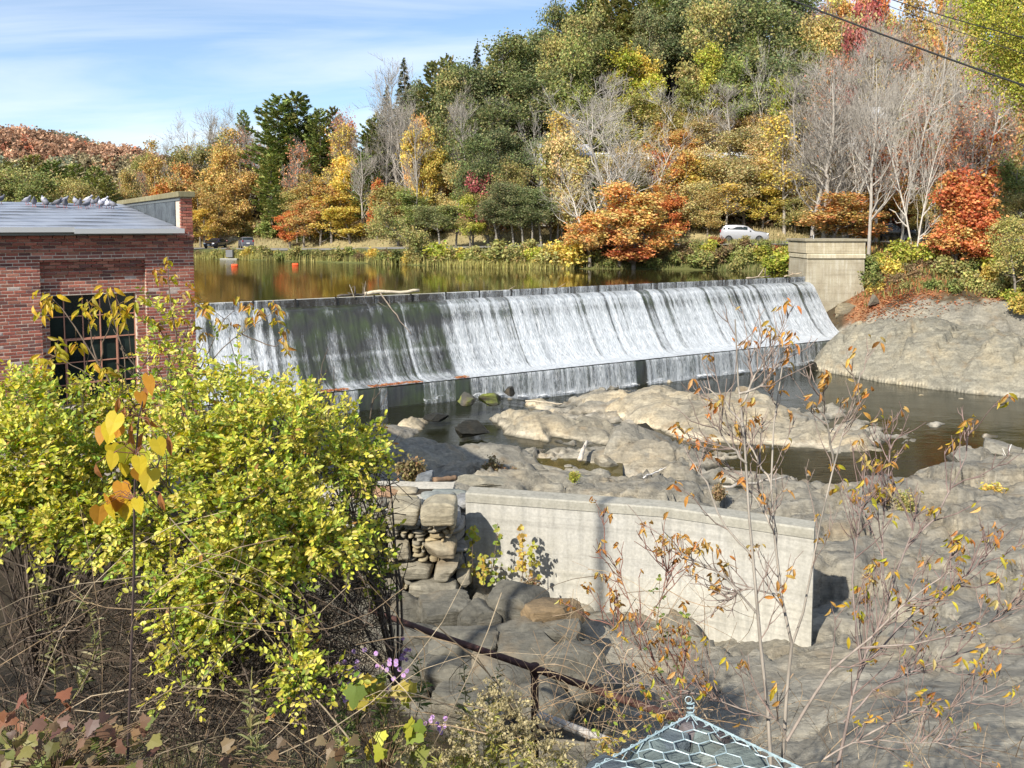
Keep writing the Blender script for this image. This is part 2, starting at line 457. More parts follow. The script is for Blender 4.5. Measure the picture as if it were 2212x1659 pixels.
def _wetdam(nd, nt):
    uv = nd('ShaderNodeUVMap', dict(uv_map='UVMap')).outputs[0]
    n = noise_(nd, mapping(nd, uv, (5, 0.5, 1)), 1.0, 5)
    m = noise_(nd, uv, 0.8, 4)
    c = mixc(nd, ramp(nd, m, (0.4, g(0)), (0.65, g(1))), c3(0.022, 0.022, 0.018), c3(0.030, 0.042, 0.014))
    c = mixc(nd, 1.0, c, ramp(nd, n, (0.3, g(0.5)), (0.7, g(1.5))), 'MULTIPLY')
    return pbr(nd, c, 0.28, bump(nd, n, 0.6, 0.03), spec=0.5)
M['wetdam'] = material('wet_mossy_concrete', _wetdam)
def _soil(nd, nt):
    p = pos(nd)
    n = noise_(nd, p, 2.5, 7, 0.65); n2 = noise_(nd, p, 18, 5, 0.7)
    c = ramp(nd, n, (0.3, (0.035, 0.026, 0.015)), (0.55, (0.075, 0.055, 0.03)), (0.75, (0.10, 0.085, 0.035)))
    c = mixc(nd, 1.0, c, ramp(nd, n2, (0.3, g(0.6)), (0.7, g(1.4))), 'MULTIPLY')
    c = mixc(nd, attr(nd, 'Col').outputs['Alpha'], c, mixc(nd, 1.0, attr(nd, 'Col').outputs['Color'], ramp(nd, n2, (0.3, g(0.7)), (0.7, g(1.3))), 'MULTIPLY'))
    return pbr(nd, c, 0.95, bump(nd, math_(nd, 'ADD', n, n2), 0.7, 0.06), spec=0.1)
M['soil'] = material('leafy_soil', _soil)
def _metalroof(nd, nt):
    p = pos(nd)
    n = noise_(nd, mapping(nd, p, (1.4, 3, 1), (0, 0, R(35))), 1.2, 5)
    return pbr(nd, ramp(nd, n, (0.3, (0.17, 0.185, 0.22)), (0.7, (0.30, 0.32, 0.36))), 0.42, spec=0.5)
M['roof'] = material('grey_roofing', _metalroof)
def _membrane(nd, nt):
    n = noise_(nd, pos(nd), 2.5, 5, 0.6, 0.6)
    return pbr(nd, ramp(nd, n, (0.35, (0.030, 0.034, 0.037)), (0.7, (0.10, 0.115, 0.12))), 0.45, bump(nd, n, 0.4, 0.08))
M['membrane'] = material('black_membrane', _membrane)
def _road(nd, nt):
    n = noise_(nd, pos(nd), 1.2, 6)
    return pbr(nd, ramp(nd, n, (0.3, (0.17, 0.165, 0.15)), (0.7, (0.26, 0.25, 0.22))), 0.9, spec=0.2)
M['road'] = material('grey_road', _road)
def _rust(nd, nt):
    n = noise_(nd, objc(nd), 14, 5)
    return pbr(nd, ramp(nd, n, (0.3, (0.040, 0.018, 0.014)), (0.7, (0.090, 0.040, 0.030))), 0.75, bump(nd, n, 0.3, 0.004), spec=0.3)
M['rust'] = material('rusty_pipe', _rust)
def _wire(nd, nt):
    n = noise_(nd, objc(nd), 40, 3)
    return pbr(nd, ramp(nd, n, (0.3, (0.22, 0.30, 0.32)), (0.7, (0.40, 0.50, 0.52))), 0.4, spec=0.5)
M['wire'] = material('coated_wire', _wire)
# ------------------------------------------------------------------ land: control heights, thin-plate fit
POND_Z, RIVER_Z, UPPER_Z = 6.2, 0.0, 0.45
_ctl = []
def P_(px, py, z): v = at_z(px, py, z); _ctl.append((v.x, v.y, z))
def X_(x, y, z): _ctl.append((x, y, z))
for a in [(-6, -3, 8.9), (0, -3, 8.9), (6, -3, 8.7), (-5, 0.5, 8.6), (-2, 0.5, 8.6), (0.5, 0.5, 8.3), (3, 0.5, 8.0), (7, 0.5, 7.4), (-5, 3, 7.7), (-2.5, 3, 7.7), (-0.8, 3, 7.5), (0.8, 3.0, 7.3), (2.4, 3, 6.8), (4.5, 3, 6.2), (7, 3, 5.8),
          (-8, 6, 6.4), (-4.5, 6, 6.2), (-2, 6, 5.9), (0, 6, 5.5), (2, 6, 5.2), (4, 6, 5.0), (6.5, 7, 4.7), (9.5, 8, 4.7), (13, 9, 5.2),
          (-13, 9, 6.0), (-8, 10, 4.8), (-4.5, 10, 3.8), (-1, 10, 3.2), (1, 10, 3.1), (3, 10, 3.4), (5, 10, 4.0), (8, 10.5, 4.1), (13, 12, 4.4),
          (-12, 14, 5.4), (-9, 14.5, 4.6), (-5, 13.5, 3.0), (-2.5, 13.2, 2.7), (0, 13.2, 2.6), (-12, 22, 4.5), (-7, 20, 2.9), (-3.5, 19, 2.7), (0, 18.5, 2.3), (-20, 20, 6), (-20, 30, 4.0), (-12, 30, 2.2)]:
    X_(*a)
for a in [(1200, 1290, 2.75), (1400, 1345, 2.6), (1600, 1360, 2.4), (1757, 1360, 2.3), (1400, 1420, 2.7), (1600, 1430, 2.85), (1700, 1450, 3.1), (1850, 1500, 3.7), (2000, 1450, 3.5), (2150, 1500, 3.9), (2000, 1560, 4.2), (1800, 1600, 4.2),
          (1850, 1300, 2.35), (1900, 1250, 2.2), (2150, 1300, 2.5), (1900, 1150, 1.7), (2150, 1150, 1.8), (1900, 1080, 1.2), (2100, 1090, 1.3), (2400, 1200, 2.4),
          (1440, 1070, 1.5), (1600, 1080, 1.5), (1700, 1050, 1.0), (1200, 1050, 1.6), (1100, 1040, 1.6), (1300, 1050, 1.4),
          (1420, 1010, 0.9), (1500, 1025, 0.7), (1600, 1030, 0.5), (1750, 1035, 0.45), (1900, 1030, 0.6),
          (1230, 965, 0.95), (1380, 960, 1.1), (1150, 985, 0.75), (1480, 990, 0.75),
          (1200, 1022, 0.35), (1260, 1030, 0.3), (1320, 1025, 0.5),
          (790, 960, 1.7), (880, 985, 1.6), (960, 1000, 1.4), (1050, 1000, 1.0), (850, 1040, 2.0), (1000, 1045, 1.8), (700, 990, 2.2), (600, 1000, 2.6),
          (760, 935, 0.9), (860, 950, 0.6), (1000, 985, 0.5),
          (900, 915, -0.1), (1000, 960, -0.15), (1120, 975, -0.2), (1200, 960, -0.1), (780, 912, 0.0), (1000, 900, 0.0), (1150, 880, 0.0), (1290, 895, -0.1), (1400, 950, -0.2), (1560, 985, -0.5), (1750, 1000, -0.5), (1900, 1010, -0.3),
          (1250, 860, 0.1), (1700, 870, -0.8), (1900, 900, -1), (2100, 900, -1), (2200, 930, -1), (1650, 800, -0.8), (2000, 850, -0.6), (2300, 880, -0.8), (2300, 960, -0.6),
          (1400, 860, 0.2), (1550, 900, 0.2), (1750, 950, 0.0), (1900, 985, -0.1), (2050, 1010, 0.2), (2150, 1010, 0.5), (2250, 1020, 0.8)]:
    P_(*a)
for a in [(-14, 36, 0.3), (-20, 40, 0.5), (-5, 42, -0.3), (3, 48, -0.4), (12, 53, -0.5), (20, 58, -0.7), (0, 60, -0.5), (15, 70, 1), (26, 62, 0.5), (30, 58, 1.2), (36, 54, 1.8), (42, 50, 2),
          (31, 63, 4.2), (36, 61, 4.4), (42, 58, 4.2), (32, 68, 6.4), (38, 66, 5.8), (45, 64, 5.6), (33, 74, 8.0), (42, 72, 7.2), (50, 70, 7.0), (60, 60, 5), (60, 75, 8), (50, 50, 2), (20, 20, 3.0), (26, 14, 4.5), (30, 30, 1.5)]:
    X_(*a)
_ctl = np.array(_ctl)
def _tps(r2): return 0.5 * r2 * np.log(r2 + 1e-9)
def _fit(c, lam=0.5):
    n = len(c); A = np.zeros((n + 3, n + 3)); d = c[:, None, :2] - c[None, :, :2]
    A[:n, :n] = _tps((d ** 2).sum(-1)) + lam * np.eye(n)
    A[:n, n] = 1; A[:n, n + 1:] = c[:, :2]; A[n:, :n] = A[:n, n:].T
    return np.linalg.solve(A, np.concatenate([c[:, 2], np.zeros(3)]))
_w = _fit(_ctl)
def base_z(x, y):
    x = np.asarray(x, float).ravel(); y = np.asarray(y, float).ravel(); out = np.empty(len(x)); n = len(_ctl)
    for i in range(0, len(x), 20000):
        a, b = x[i:i + 20000], y[i:i + 20000]
        r2 = (a[:, None] - _ctl[:, 0]) ** 2 + (b[:, None] - _ctl[:, 1]) ** 2
        out[i:i + 20000] = _tps(r2) @ _w[:n] + _w[n] + _w[n + 1] * a + _w[n + 2] * b
    return out
# rock relief: slanting foliation ridges, ledges
def relief(x, y):
    ca, sa = math.cos(R(-30)), math.sin(R(-30))
    u, v = x * ca - y * sa, x * sa + y * ca
    wob = fbm(xyz(x * 0.35, y * 0.35), 3, 5)
    led = ridged(xyz(u * 0.22 + wob, v * 0.85 + wob), 5, 3)
    sm = ridged(xyz(u * 0.9, v * 2.6 + wob * 2, 2.0), 4, 8)
    ter = vnoise(xyz(u * 0.35 + wob, v * 0.75 + wob * 1.5, 7.0), 15) * 2.5
    ter = (np.floor(ter) + smooth(0.82, 1.0, ter % 1)) / 2.5
    ter2 = vnoise(xyz(u * 0.8, v * 1.9 + wob * 2, 3.0), 19) * 3
    ter2 = (np.floor(ter2) + smooth(0.85, 1.0, ter2 % 1)) / 3
    return led * 0.16 + sm * 0.07 + ter * 0.18 + ter2 * 0.10 + fracture(x, y, 5) * 1.15 + fbm(xyz(x * 0.16, y * 0.16), 3, 11) * 0.3
def rockiness(x, y):       # 0 on the planted near bank, 1 on bare bedrock
    k = smooth(10.0, 13.5, y + 0.85 * x + 2.4 * np.maximum(x - 1.0, 0) + 1.5 * vnoise(xyz(x * 0.4, y * 0.4), 4))
    far = 1 - smooth(61, 65, y + 0.25 * (x - 30))
    lft = smooth(-9.5, -6.5, x + 0.18 * y - 2)
    return k * np.where(y > 50, far, 1) * np.where(y < 40, np.maximum(lft, smooth(24, 28, y)), 1)
def land_z(x, y):
    x = np.asarray(x, float).ravel(); y = np.asarray(y, float).ravel()
    k = rockiness(x, y); amp = np.clip((y - 5) / 14, 0.25, 1)
    wl = 1 - smooth(0.25, 1.2, -base_z(x, y) + 0.0) * 0.5
    return base_z(x, y) + k * relief(x, y) * amp * wl + (1 - k) * fbm(xyz(x * 0.9, y * 0.9), 4, 21) * 0.12
def ground(x, y): return float(land_z([x], [y])[0])

def rock_col(x, y, z, level):
    n = fbm(xyz(x * 0.12, y * 0.12), 3, 31)
    c = np.array([0.238, 0.217, 0.175]) * (1 + 0.16 * n[:, None])
    # darker blue-grey ledges towards the left bank
    lf = smooth(-2, -9, x + 0.1 * (y - 25) + 3 * n) * smooth(20, 26, y)
    c = c * (1 - lf[:, None]) + lf[:, None] * np.array([0.125, 0.128, 0.130])
    h = z - level
    pale = smooth(0.03, 0.10, h + 0.05 * vnoise(xyz(x * 1.6, y * 1.6), 41)) * (1 - smooth(0.14, 0.30, h + 0.14 * vnoise(xyz(x * 0.9, y * 0.9), 42)))
    c = c * (1 - 0.6 * pale[:, None]) + 0.6 * pale[:, None] * np.array([0.46, 0.41, 0.33])
    wet = 1 - smooth(-0.05, 0.08, h + 0.05 * vnoise(xyz(x * 1.5, y * 1.5), 43))
    return c, wet
def local_level(x, y):     # water level near a place: the upper stream by the dam's left half, else the lower pool
    v = (x - 3.0) + 0.35 * (y - 36)
    return UPPER_Z * (1 - smooth(-1.5, 2.5, v))

# fan-shaped grid, dense near the viewer
_ny, _nx = 720, 560
_yy = 0.4 * (79.0 / 0.4) ** np.linspace(0, 1, _ny); _yy = np.concatenate([np.linspace(-3, 0.35, 14), _yy])
_aa = np.linspace(-1, 1, _nx)
_gy, _ga = np.meshgrid(_yy, _aa, indexing='ij')
_gx = _ga * (np.maximum(_gy, 0) * 0.86 + 6.0) + 0.04 * _gy
gx, gy = _gx.ravel(), _gy.ravel()
gz = land_z(gx, gy)
_k = rockiness(gx, gy)
_rc, _wet = rock_col(gx, gy, gz, local_level(gx, gy))
_sn = fbm(xyz(gx * 0.7, gy * 0.7), 4, 51)
_soilc = np.array([0.060, 0.045, 0.026]) * (1 + 0.5 * _sn[:, None])
_lit = smooth(0.05, 0.4, fbm(xyz(gx * 0.5, gy * 0.5), 4, 61)) * smooth(52, 60, gy)       # fallen leaves on the far right bank
_soilc = _soilc * (1 - 0.7 * _lit[:, None]) + 0.7 * _lit[:, None] * np.array([0.34, 0.16, 0.075])
_rk = smooth(0.35, 0.6, _k + 0.25 * vnoise(xyz(gx * 1.1, gy * 1.1), 71))
_col = _rc * _rk[:, None] + _soilc * (1 - _rk[:, None])
me = new_mesh('bedrock_ground', np.stack([gx, gy, gz], -1), grid_faces(len(_yy), _nx), M['rock'], _col, True, attrs=dict(wet=_wet * _rk))
tag(link('bedrock_ground', me), kind='structure')

# ------------------------------------------------------------------ hillside beyond the pond, road along it
ROAD = np.array([(-150, 182), (-80, 152), (-53, 137), (-28, 115), (-5, 97), (10, 88), (24, 82.5), (34, 83.5), (44, 87), (60, 93), (95, 104)], float)
ROADZ = np.array([6.6, 6.6, 6.7, 7.2, 8.0, 8.5, 8.75, 8.9, 8.9, 8.9, 8.9])
SHORE = np.array([(-190, 190), (-100, 145), (-60, 116), (-43, 105), (-29, 98), (-10.5, 86.5), (-5, 82.5), (4.4, 79.5), (17, 77.5), (26, 72), (31, 66), (40, 60), (120, 40)], float)
def _along(poly, x, y):
    """signed distance (+ = beyond, away from the viewer) and running length of the nearest place on a polyline"""
    best = np.full(len(x), 1e9); sg = np.zeros(len(x)); ar = np.zeros(len(x)); acc = 0.0
    for i in range(len(poly) - 1):
        a, b = poly[i], poly[i + 1]; d = b - a; L = np.hypot(*d); d = d / L
        t = np.clip((x - a[0]) * d[0] + (y - a[1]) * d[1], 0, L)
        qx, qy = a[0] + d[0] * t, a[1] + d[1] * t
        r = np.hypot(x - qx, y - qy); s = d[0] * (y - qy) - d[1] * (x - qx)
        m = r < best; best[m] = r[m]; sg[m] = np.sign(s[m]); ar[m] = i + t[m] / L
    return best * sg, ar
def hill_z(x, y):
    x = np.asarray(x, float).ravel(); y = np.asarray(y, float).ravel()
    dr, ar = _along(ROAD, x, y); ds, _ = _along(SHORE, x, y)
    rz = np.interp(ar, np.arange(len(ROADZ)), ROADZ)
    steep = 0.22 + 0.34 * smooth(-45, 5, x)
    up = np.maximum(dr - 5.0, 0)
    z_up = rz + 1.2 * smooth(3, 6, dr) + steep * up * smooth(0, 12, up) - 0.0012 * up ** 2 * (up < 140) - (up >= 140) * (0.0012 * 140 ** 2 + 0.3 * (up - 140))
    # bank: from the road's edge down to the water
    t = np.clip(ds / np.maximum(ds - np.minimum(dr + 2.6, 0) + 1e-6, 0.05), 0, 1)
    bank = POND_Z - 0.05 + (rz - POND_Z) * smooth(0, 1, t) ** 0.8
    z = np.where(dr > -2.6, np.where(dr > 3, z_up, rz), bank)
    z = np.where(ds < 0, POND_Z - 0.05 + np.maximum(ds, -3) * 0.5, z)
    nz = fbm(xyz(x * 0.08, y * 0.08), 4, 81) * np.clip(dr / 12, 0, 1) * 2.0 + fbm(xyz(x * 0.4, y * 0.4), 3, 83) * 0.25 * (np.abs(dr) > 3.2)
    return z + nz
def hz(x, y): return float(hill_z([x], [y])[0])
hx, hy = np.meshgrid(np.linspace(-190, 135, 300), 60 + 240 * np.linspace(0, 1, 210) ** 1.35, indexing='ij')
hx, hy = hx.ravel(), hy.ravel(); hzv = hill_z(hx, hy)
dr, _ = _along(ROAD, hx, hy)
n = fbm(xyz(hx * 0.25, hy * 0.25), 4, 91)
grassy = np.exp(-((dr - 5) / 7.0) ** 2)
hc = np.array([0.085, 0.055, 0.028]) * (1 + 0.5 * n[:, None]) * (1 - grassy[:, None]) + grassy[:, None] * np.array([0.30, 0.25, 0.125]) * (1 + 0.35 * n[:, None])
bk = smooth(-2.5, -3.5, dr)
hc = hc * (1 - bk[:, None]) + bk[:, None] * np.array([0.11, 0.115, 0.04]) * (1 + 0.4 * n[:, None])
# leave out what the near bedrock already covers
keep = ~((hy < 72.2) & (hx < 70)); _hf = grid_faces(300, 210); _hf = _hf[keep[_hf].any(1)]
me = new_mesh('hillside', np.stack([hx, hy, hzv], -1), _hf, M['soil'], hc, True)
tag(link('hillside', me), kind='structure')
# road ribbon, a few millimetres over the ground
rp = []
for i in np.linspace(0, len(ROAD) - 1, 160):
    a = int(min(i, len(ROAD) - 2)); t = i - a; p = ROAD[a] * (1 - t) + ROAD[a + 1] * t; d = ROAD[min(a + 1, len(ROAD) - 1)] - ROAD[a]; d /= np.hypot(*d)
    nrm = np.array([-d[1], d[0]]); z = np.interp(i, np.arange(len(ROADZ)), ROADZ)
    rp.append([(p[0] + nrm[0] * w, p[1] + nrm[1] * w, z + 0.03 + (0.08 if abs(w) < 1 else 0.0) + (-0.12 if w < -3.5 else 0)) for w in (-4.6, -3.0, 0, 3.0)])
tag(MB().grid(rp).build('road', M['road'], smooth_=True), kind='structure')

# ------------------------------------------------------------------ dam axis
DL, DR = np.array([-17.2, 43.3]), np.array([24.9, 67.0])
DE = (DR - DL) / np.linalg.norm(DR - DL); DN = np.array([DE[1], -DE[0]])
DLEN = float(np.linalg.norm(DR - DL)); U0 = -14.0
def dam_pt(u, d, z): q = DL + DE * u + DN * d; return (q[0], q[1], z)
# pond: one sheet behind the crest (rows from the crest outwards)
pu = np.concatenate([np.linspace(U0, DLEN + 1.0, 70)])
pd = np.array([0.02, -1, -3, -6, -10, -15, -22, -30, -45, -70, -110, -170])
PV, ruf = [], []
for u in pu:
    for d in pd:
        q = DL + DE * (u + (-d) * 0.9 * (u / DLEN - 0.55)) + DN * d
        PV.append((q[0], q[1], POND_Z)); 
PV = np.array(PV)
bx = (PV[:, 0] - CX * 0) / np.maximum(PV[:, 1], 1)
ruf = smooth(66, 84, PV[:, 1] + 0.0) * smooth(-10, -26, PV[:, 0] + 0.0)
# denser sheet so that the breeze patch has a soft edge
me = new_mesh('pond', PV, grid_faces(len(pu), len(pd)), M['pond'], attrs=dict(ruffle=ruf))
tag(link('pond', me), kind='structure')

# lower river pool and upper stream sheets (the bedrock rises through them)
def sheet(name, pts, z, mat, nx=2, ny=2, bumpy=None):
    a, b, c, d = [np.array(p, float) for p in pts]
    G = [[(a * (1 - s) + b * s) * (1 - t) + (d * (1 - s) + c * s) * t for t in np.linspace(0, 1, ny)] for s in np.linspace(0, 1, nx)]
    G = np.array(G); Z = np.full(G.shape[:2], z) if bumpy is None else bumpy(G[..., 0], G[..., 1])
    return tag(MB().grid(np.concatenate([G, Z[..., None]], -1)).build(name, mat, smooth_=True), kind='structure')
def river_surface(x, y):
    z = local_level(x.ravel(), y.ravel()).reshape(x.shape)
    n = fbm(xyz(x.ravel() * 0.8, y.ravel() * 0.8), 3, 101).reshape(x.shape)
    lv = smooth(0.02, 0.1, z) * smooth(UPPER_Z - 0.02, UPPER_Z - 0.1, z)
    return z + 0.015 * n + 0.07 * n * lv
sheet('river', [(-24, 28), (62, 28), (62, 66), (-24, 66)], 0, M['river'], 300, 160, river_surface)
q = [at_z(1130, 1060, 0.62), at_z(1345, 1060, 0.62), at_z(1345, 990, 0.62), at_z(1130, 990, 0.62)]
sheet('rock_pool', [(p.x, p.y) for p in q], 0.62, M['pool'])
# ------------------------------------------------------------------ dam with its apron, boards and falling water
dam = tag(empty('dam', dam_pt(DLEN / 2, 0, 0)), 'long sloping concrete dam with water sheeting down its face', 'dam')
dloc = Vector(dam.location)
PROF = [(-0.9, 5.72), (0.0, 5.72), (0.45, 5.70), (0.75, 5.60), (1.0, 5.40), (1.25, 5.05), (1.5, 4.62), (1.9, 3.95), (2.3, 3.32), (2.7, 2.75), (3.1, 2.28), (3.5, 1.92), (3.85, 1.72), (4.2, 1.62)]
SHELF_D, SHELF_Z = 5.35, 1.58
us = np.linspace(U0, DLEN, 260)
def strip(name, prof, mat, off=0.0, parent=dam, useries=us, cover=None, flow=None, k=4):
    prof = np.array(prof, float)
    t = np.concatenate([[0], np.cumsum(np.hypot(*np.diff(prof, axis=0).T))])
    tt = np.linspace(0, t[-1], len(prof) * k) if k > 1 else t
    d = np.interp(tt, t, prof[:, 0]); z = np.interp(tt, t, prof[:, 1])
    nd_ = np.gradient(z); nz_ = -np.gradient(d); ln = np.hypot(nd_, nz_) + 1e-9
    d = d - nd_ / ln * off; z = z - nz_ / ln * off
    U, T = np.meshgrid(useries, np.arange(len(tt)), indexing='ij')
    D, Z = d[T], z[T]
    if flow is not None: D, Z = flow(U, tt[T], D, Z)
    x = DL[0] + DE[0] * U + DN[0] * D - dloc.x; y = DL[1] + DE[1] * U + DN[1] * D - dloc.y
    V = np.stack([x, y, Z - dloc.z], -1).reshape(-1, 3)
    at = {}
    if cover is not None: at['cover'] = cover(U, tt[T], D, Z).ravel()
    me = new_mesh(name, V, grid_faces(len(useries), len(tt)), mat, np.ones((len(V), 3)), True, uv=np.stack([U, tt[T]], -1).reshape(-1, 2), attrs=at)
    return link(name, me, parent)
strip('spillway_face', PROF, M['wetdam'])
strip('apron', [(4.2, 1.62), (SHELF_D - 0.03, SHELF_Z), (SHELF_D, SHELF_Z - 0.05), (SHELF_D, -1.2)], M['wetdam'], k=1)
# flashboards along the crest: planks between short posts
plank_me = None; u = U0; kbd = 0
pl = MB().box((0, 0, 0), (2.36, 0.06, 0.46), col=(0.035, 0.032, 0.028)).mesh('flashboard', M['wood'])
po = MB().box((0, 0, 0), (0.09, 0.1, 0.56), col=(0.03, 0.028, 0.026)).mesh('board_post', M['wood'])
rz = math.atan2(DE[1], DE[0])
while u < DLEN - 1:
    p = dam_pt(u + 1.2, 0.03, 5.935)
    link('flashboard', pl, dam, Vector(p) - dloc, (0, 0, rz + RNG.normal() * 0.003))
    p = dam_pt(u, 0.09, 5.95)
    link('board_post', po, dam, Vector(p) - dloc, (RNG.normal() * 0.05, 0, rz))
    u += 2.4
# how much water runs where along the dam (u in metres from the left end)
def u_px(px):       # place along the crest seen in direction px
    d = ray(px, 620); a = np.array([[DE[0], -d.x], [DE[1], -d.y]]); s = np.linalg.solve(a, -DL); return s[0]
_cu = [(380, 1.1), (560, 1.05), (600, .78), (640, .48), (690, .60), (760, .52), (790, .68), (835, .62), (850, .95), (870, .92), (890, .58), (925, .56), (945, .92), (1040, 1.12), (1200, 1.16), (1500, 1.14), (1735, 1.08)]
_cux = np.array([u_px(a) for a, b in _cu]); _cuy = np.array([b for a, b in _cu])
def cov_u(U, seed=0, fr=1.0):
    c = np.interp(U, _cux, _cuy)
    st = vnoise(xyz(U.ravel() * 1.25 * fr, U.ravel() * 0 + seed), 111).reshape(U.shape)
    st2 = vnoise(xyz(U.ravel() * 4.0 * fr, U.ravel() * 0 + seed + 5.), 113).reshape(U.shape)
    st3 = vnoise(xyz(U.ravel() * 2.4 * fr, U.ravel() * 0 + seed + 9.), 119).reshape(U.shape)
    st4 = vnoise(xyz(U.ravel() * 5.5 * fr, U.ravel() * 0 + seed + 2.), 123).reshape(U.shape)
    return c - 0.16 * smooth(0.5, 0.85, st) - 0.30 * smooth(0.66, 0.84, st3) - 0.30 * smooth(0.62, 0.85, st4) + 0.12 * st2
def cov_face(U, T, D, Z):
    c = cov_u(U + 0.02 * T)
    top = 1 - smooth(0.9, 1.7, T - 0.9)
    c = c - 0.22 * top * smooth(0.0, 0.7, T - 0.9) + 0.10 * smooth(2.5, 6.5, T) - 0.15 * (T < 0.9)
    c = c + 0.35 * np.exp(-((Z - 3.05) / 0.06) ** 2) + 0.30 * np.exp(-((Z - 5.15) / 0.05) ** 2) * (c > 0.6)       # pale seams where the lifts of concrete meet
    return c + 0.25 * smooth(1.9, 1.65, Z)
uf = np.linspace(U0, DLEN, 760)
def flow_face(U, T, D, Z):
    n = fbm(xyz((U * 2.2).ravel(), (T * 0.4).ravel()), 3, 121).reshape(U.shape)
    return D + 0.035 * n + 0.02, Z + 0.02 * n + 0.015
wf = strip('falling_water', PROF[1:] + [(4.7, 1.61), (SHELF_D + 0.02, SHELF_Z + 0.03)], M['fall'], 0.03, useries=uf, cover=cov_face, flow=flow_face, k=3); wf['kind'] = 'stuff'
def cov_top(U, T, D, Z): return cov_u(U, 0) * 0.45 + 0.30 + 0.05 * np.sin(U * 7)
wt = strip('crest_trickle', [(0.0, 6.205), (0.10, 6.20), (0.13, 6.1), (0.14, 5.74)], M['fall'], 0.0, useries=uf, cover=cov_top); wt['kind'] = 'stuff'
_cb = [(380, .75), (640, .75), (655, .05), (705, .05), (712, .8), (770, .85), (776, -.2), (810, -.2), (815, .75), (832, .75), (838, -.3), (905, -.3), (912, .85), (980, .85), (985, -.3), (1008, -.3), (1014, .95), (1370, 1.0), (1378, -.2), (1388, .0), (1394, .98), (1700, .95), (1735, .85)]
def u_px2(px):
    d = ray(px, 760); q = DL + DN * SHELF_D; a = np.array([[DE[0], -d.x], [DE[1], -d.y]]); return np.linalg.solve(a, -q)[0]
_cbx = np.array([u_px2(a) for a, b in _cb]); _cby = np.array([b for a, b in _cb])
def cov_toe(U, T, D, Z):
    st = vnoise(xyz(U.ravel() * 5, U.ravel() * 0), 117).reshape(U.shape)
    return np.interp(U, _cbx, _cby) - 0.10 + 0.12 * st + 0.12 * smooth(0.6, 1.9, T)
def flow_toe(U, T, D, Z):
    n = fbm(xyz((U * 3).ravel(), (T * 0.6).ravel()), 3, 131).reshape(U.shape)
    return D + 0.05 * n + 0.10 + 0.05 * T, Z
wb = strip('toe_curtain', [(SHELF_D, SHELF_Z + 0.03), (SHELF_D + 0.06, SHELF_Z - 0.1), (SHELF_D + 0.12, 0.8), (SHELF_D + 0.16, -0.1)], M['fall'], 0.0, useries=uf, cover=cov_toe, flow=flow_toe, k=6); wb['kind'] = 'stuff'
# leaf litter lying on the dry stretches of the apron
def litter(px0, px1, n):
    mb = []
    u = np.interp(RNG.uniform(px0, px1, n), [380, 640, 1014, 1735], [u_px2(a) for a in (380, 640, 1014, 1735)]); d = RNG.uniform(4.75, SHELF_D - 0.06, n) 
    q = DL + np.outer(u, DE) + np.outer(d, DN)
    return np.concatenate([q, np.full((n, 1), SHELF_Z + 0.06)], 1)

_pr = PROF + [(SHELF_D, SHELF_Z), (SHELF_D, -1.2), (-.9, -1.2)]
MB().add([Vector(dam_pt(DLEN - .01, d, z)) - dloc for d, z in _pr], [list(range(len(_pr)))], (.06, .055, .045)).build('end_wall', M['old_concrete'], dam)

# broken white water where the curtain lands
fd = np.linspace(SHELF_D + .1, SHELF_D + 1.5, 14); FU, FD = np.meshgrid(uf, fd, indexing='ij')
fx_ = DL[0] + DE[0] * FU + DN[0] * FD; fy_ = DL[1] + DE[1] * FU + DN[1] * FD
fn = fbm(xyz(fx_.ravel() * 1.6, fy_.ravel() * 1.6), 4, 141).reshape(FU.shape)
near = 1 - (FD - SHELF_D) / 1.5
fc = np.clip(np.interp(FU, _cbx, _cby), 0, 1) * (near * 1.15 + .35 * fn + .12 * smooth(30, 40, FU))
fz = local_level(fx_.ravel(), fy_.ravel()).reshape(FU.shape) + .03 + np.clip(near, 0, 1) ** 2 * .22 * (1 + fn) * np.clip(fc, 0, 1)
me = new_mesh('foam', np.stack([fx_, fy_, fz], -1).reshape(-1, 3), grid_faces(len(uf), len(fd)), M['foam'], attrs=dict(cover=fc.ravel()))
tag(link('foam', me), 'broken white water along the whole dam toe', 'foam', kind='stuff')
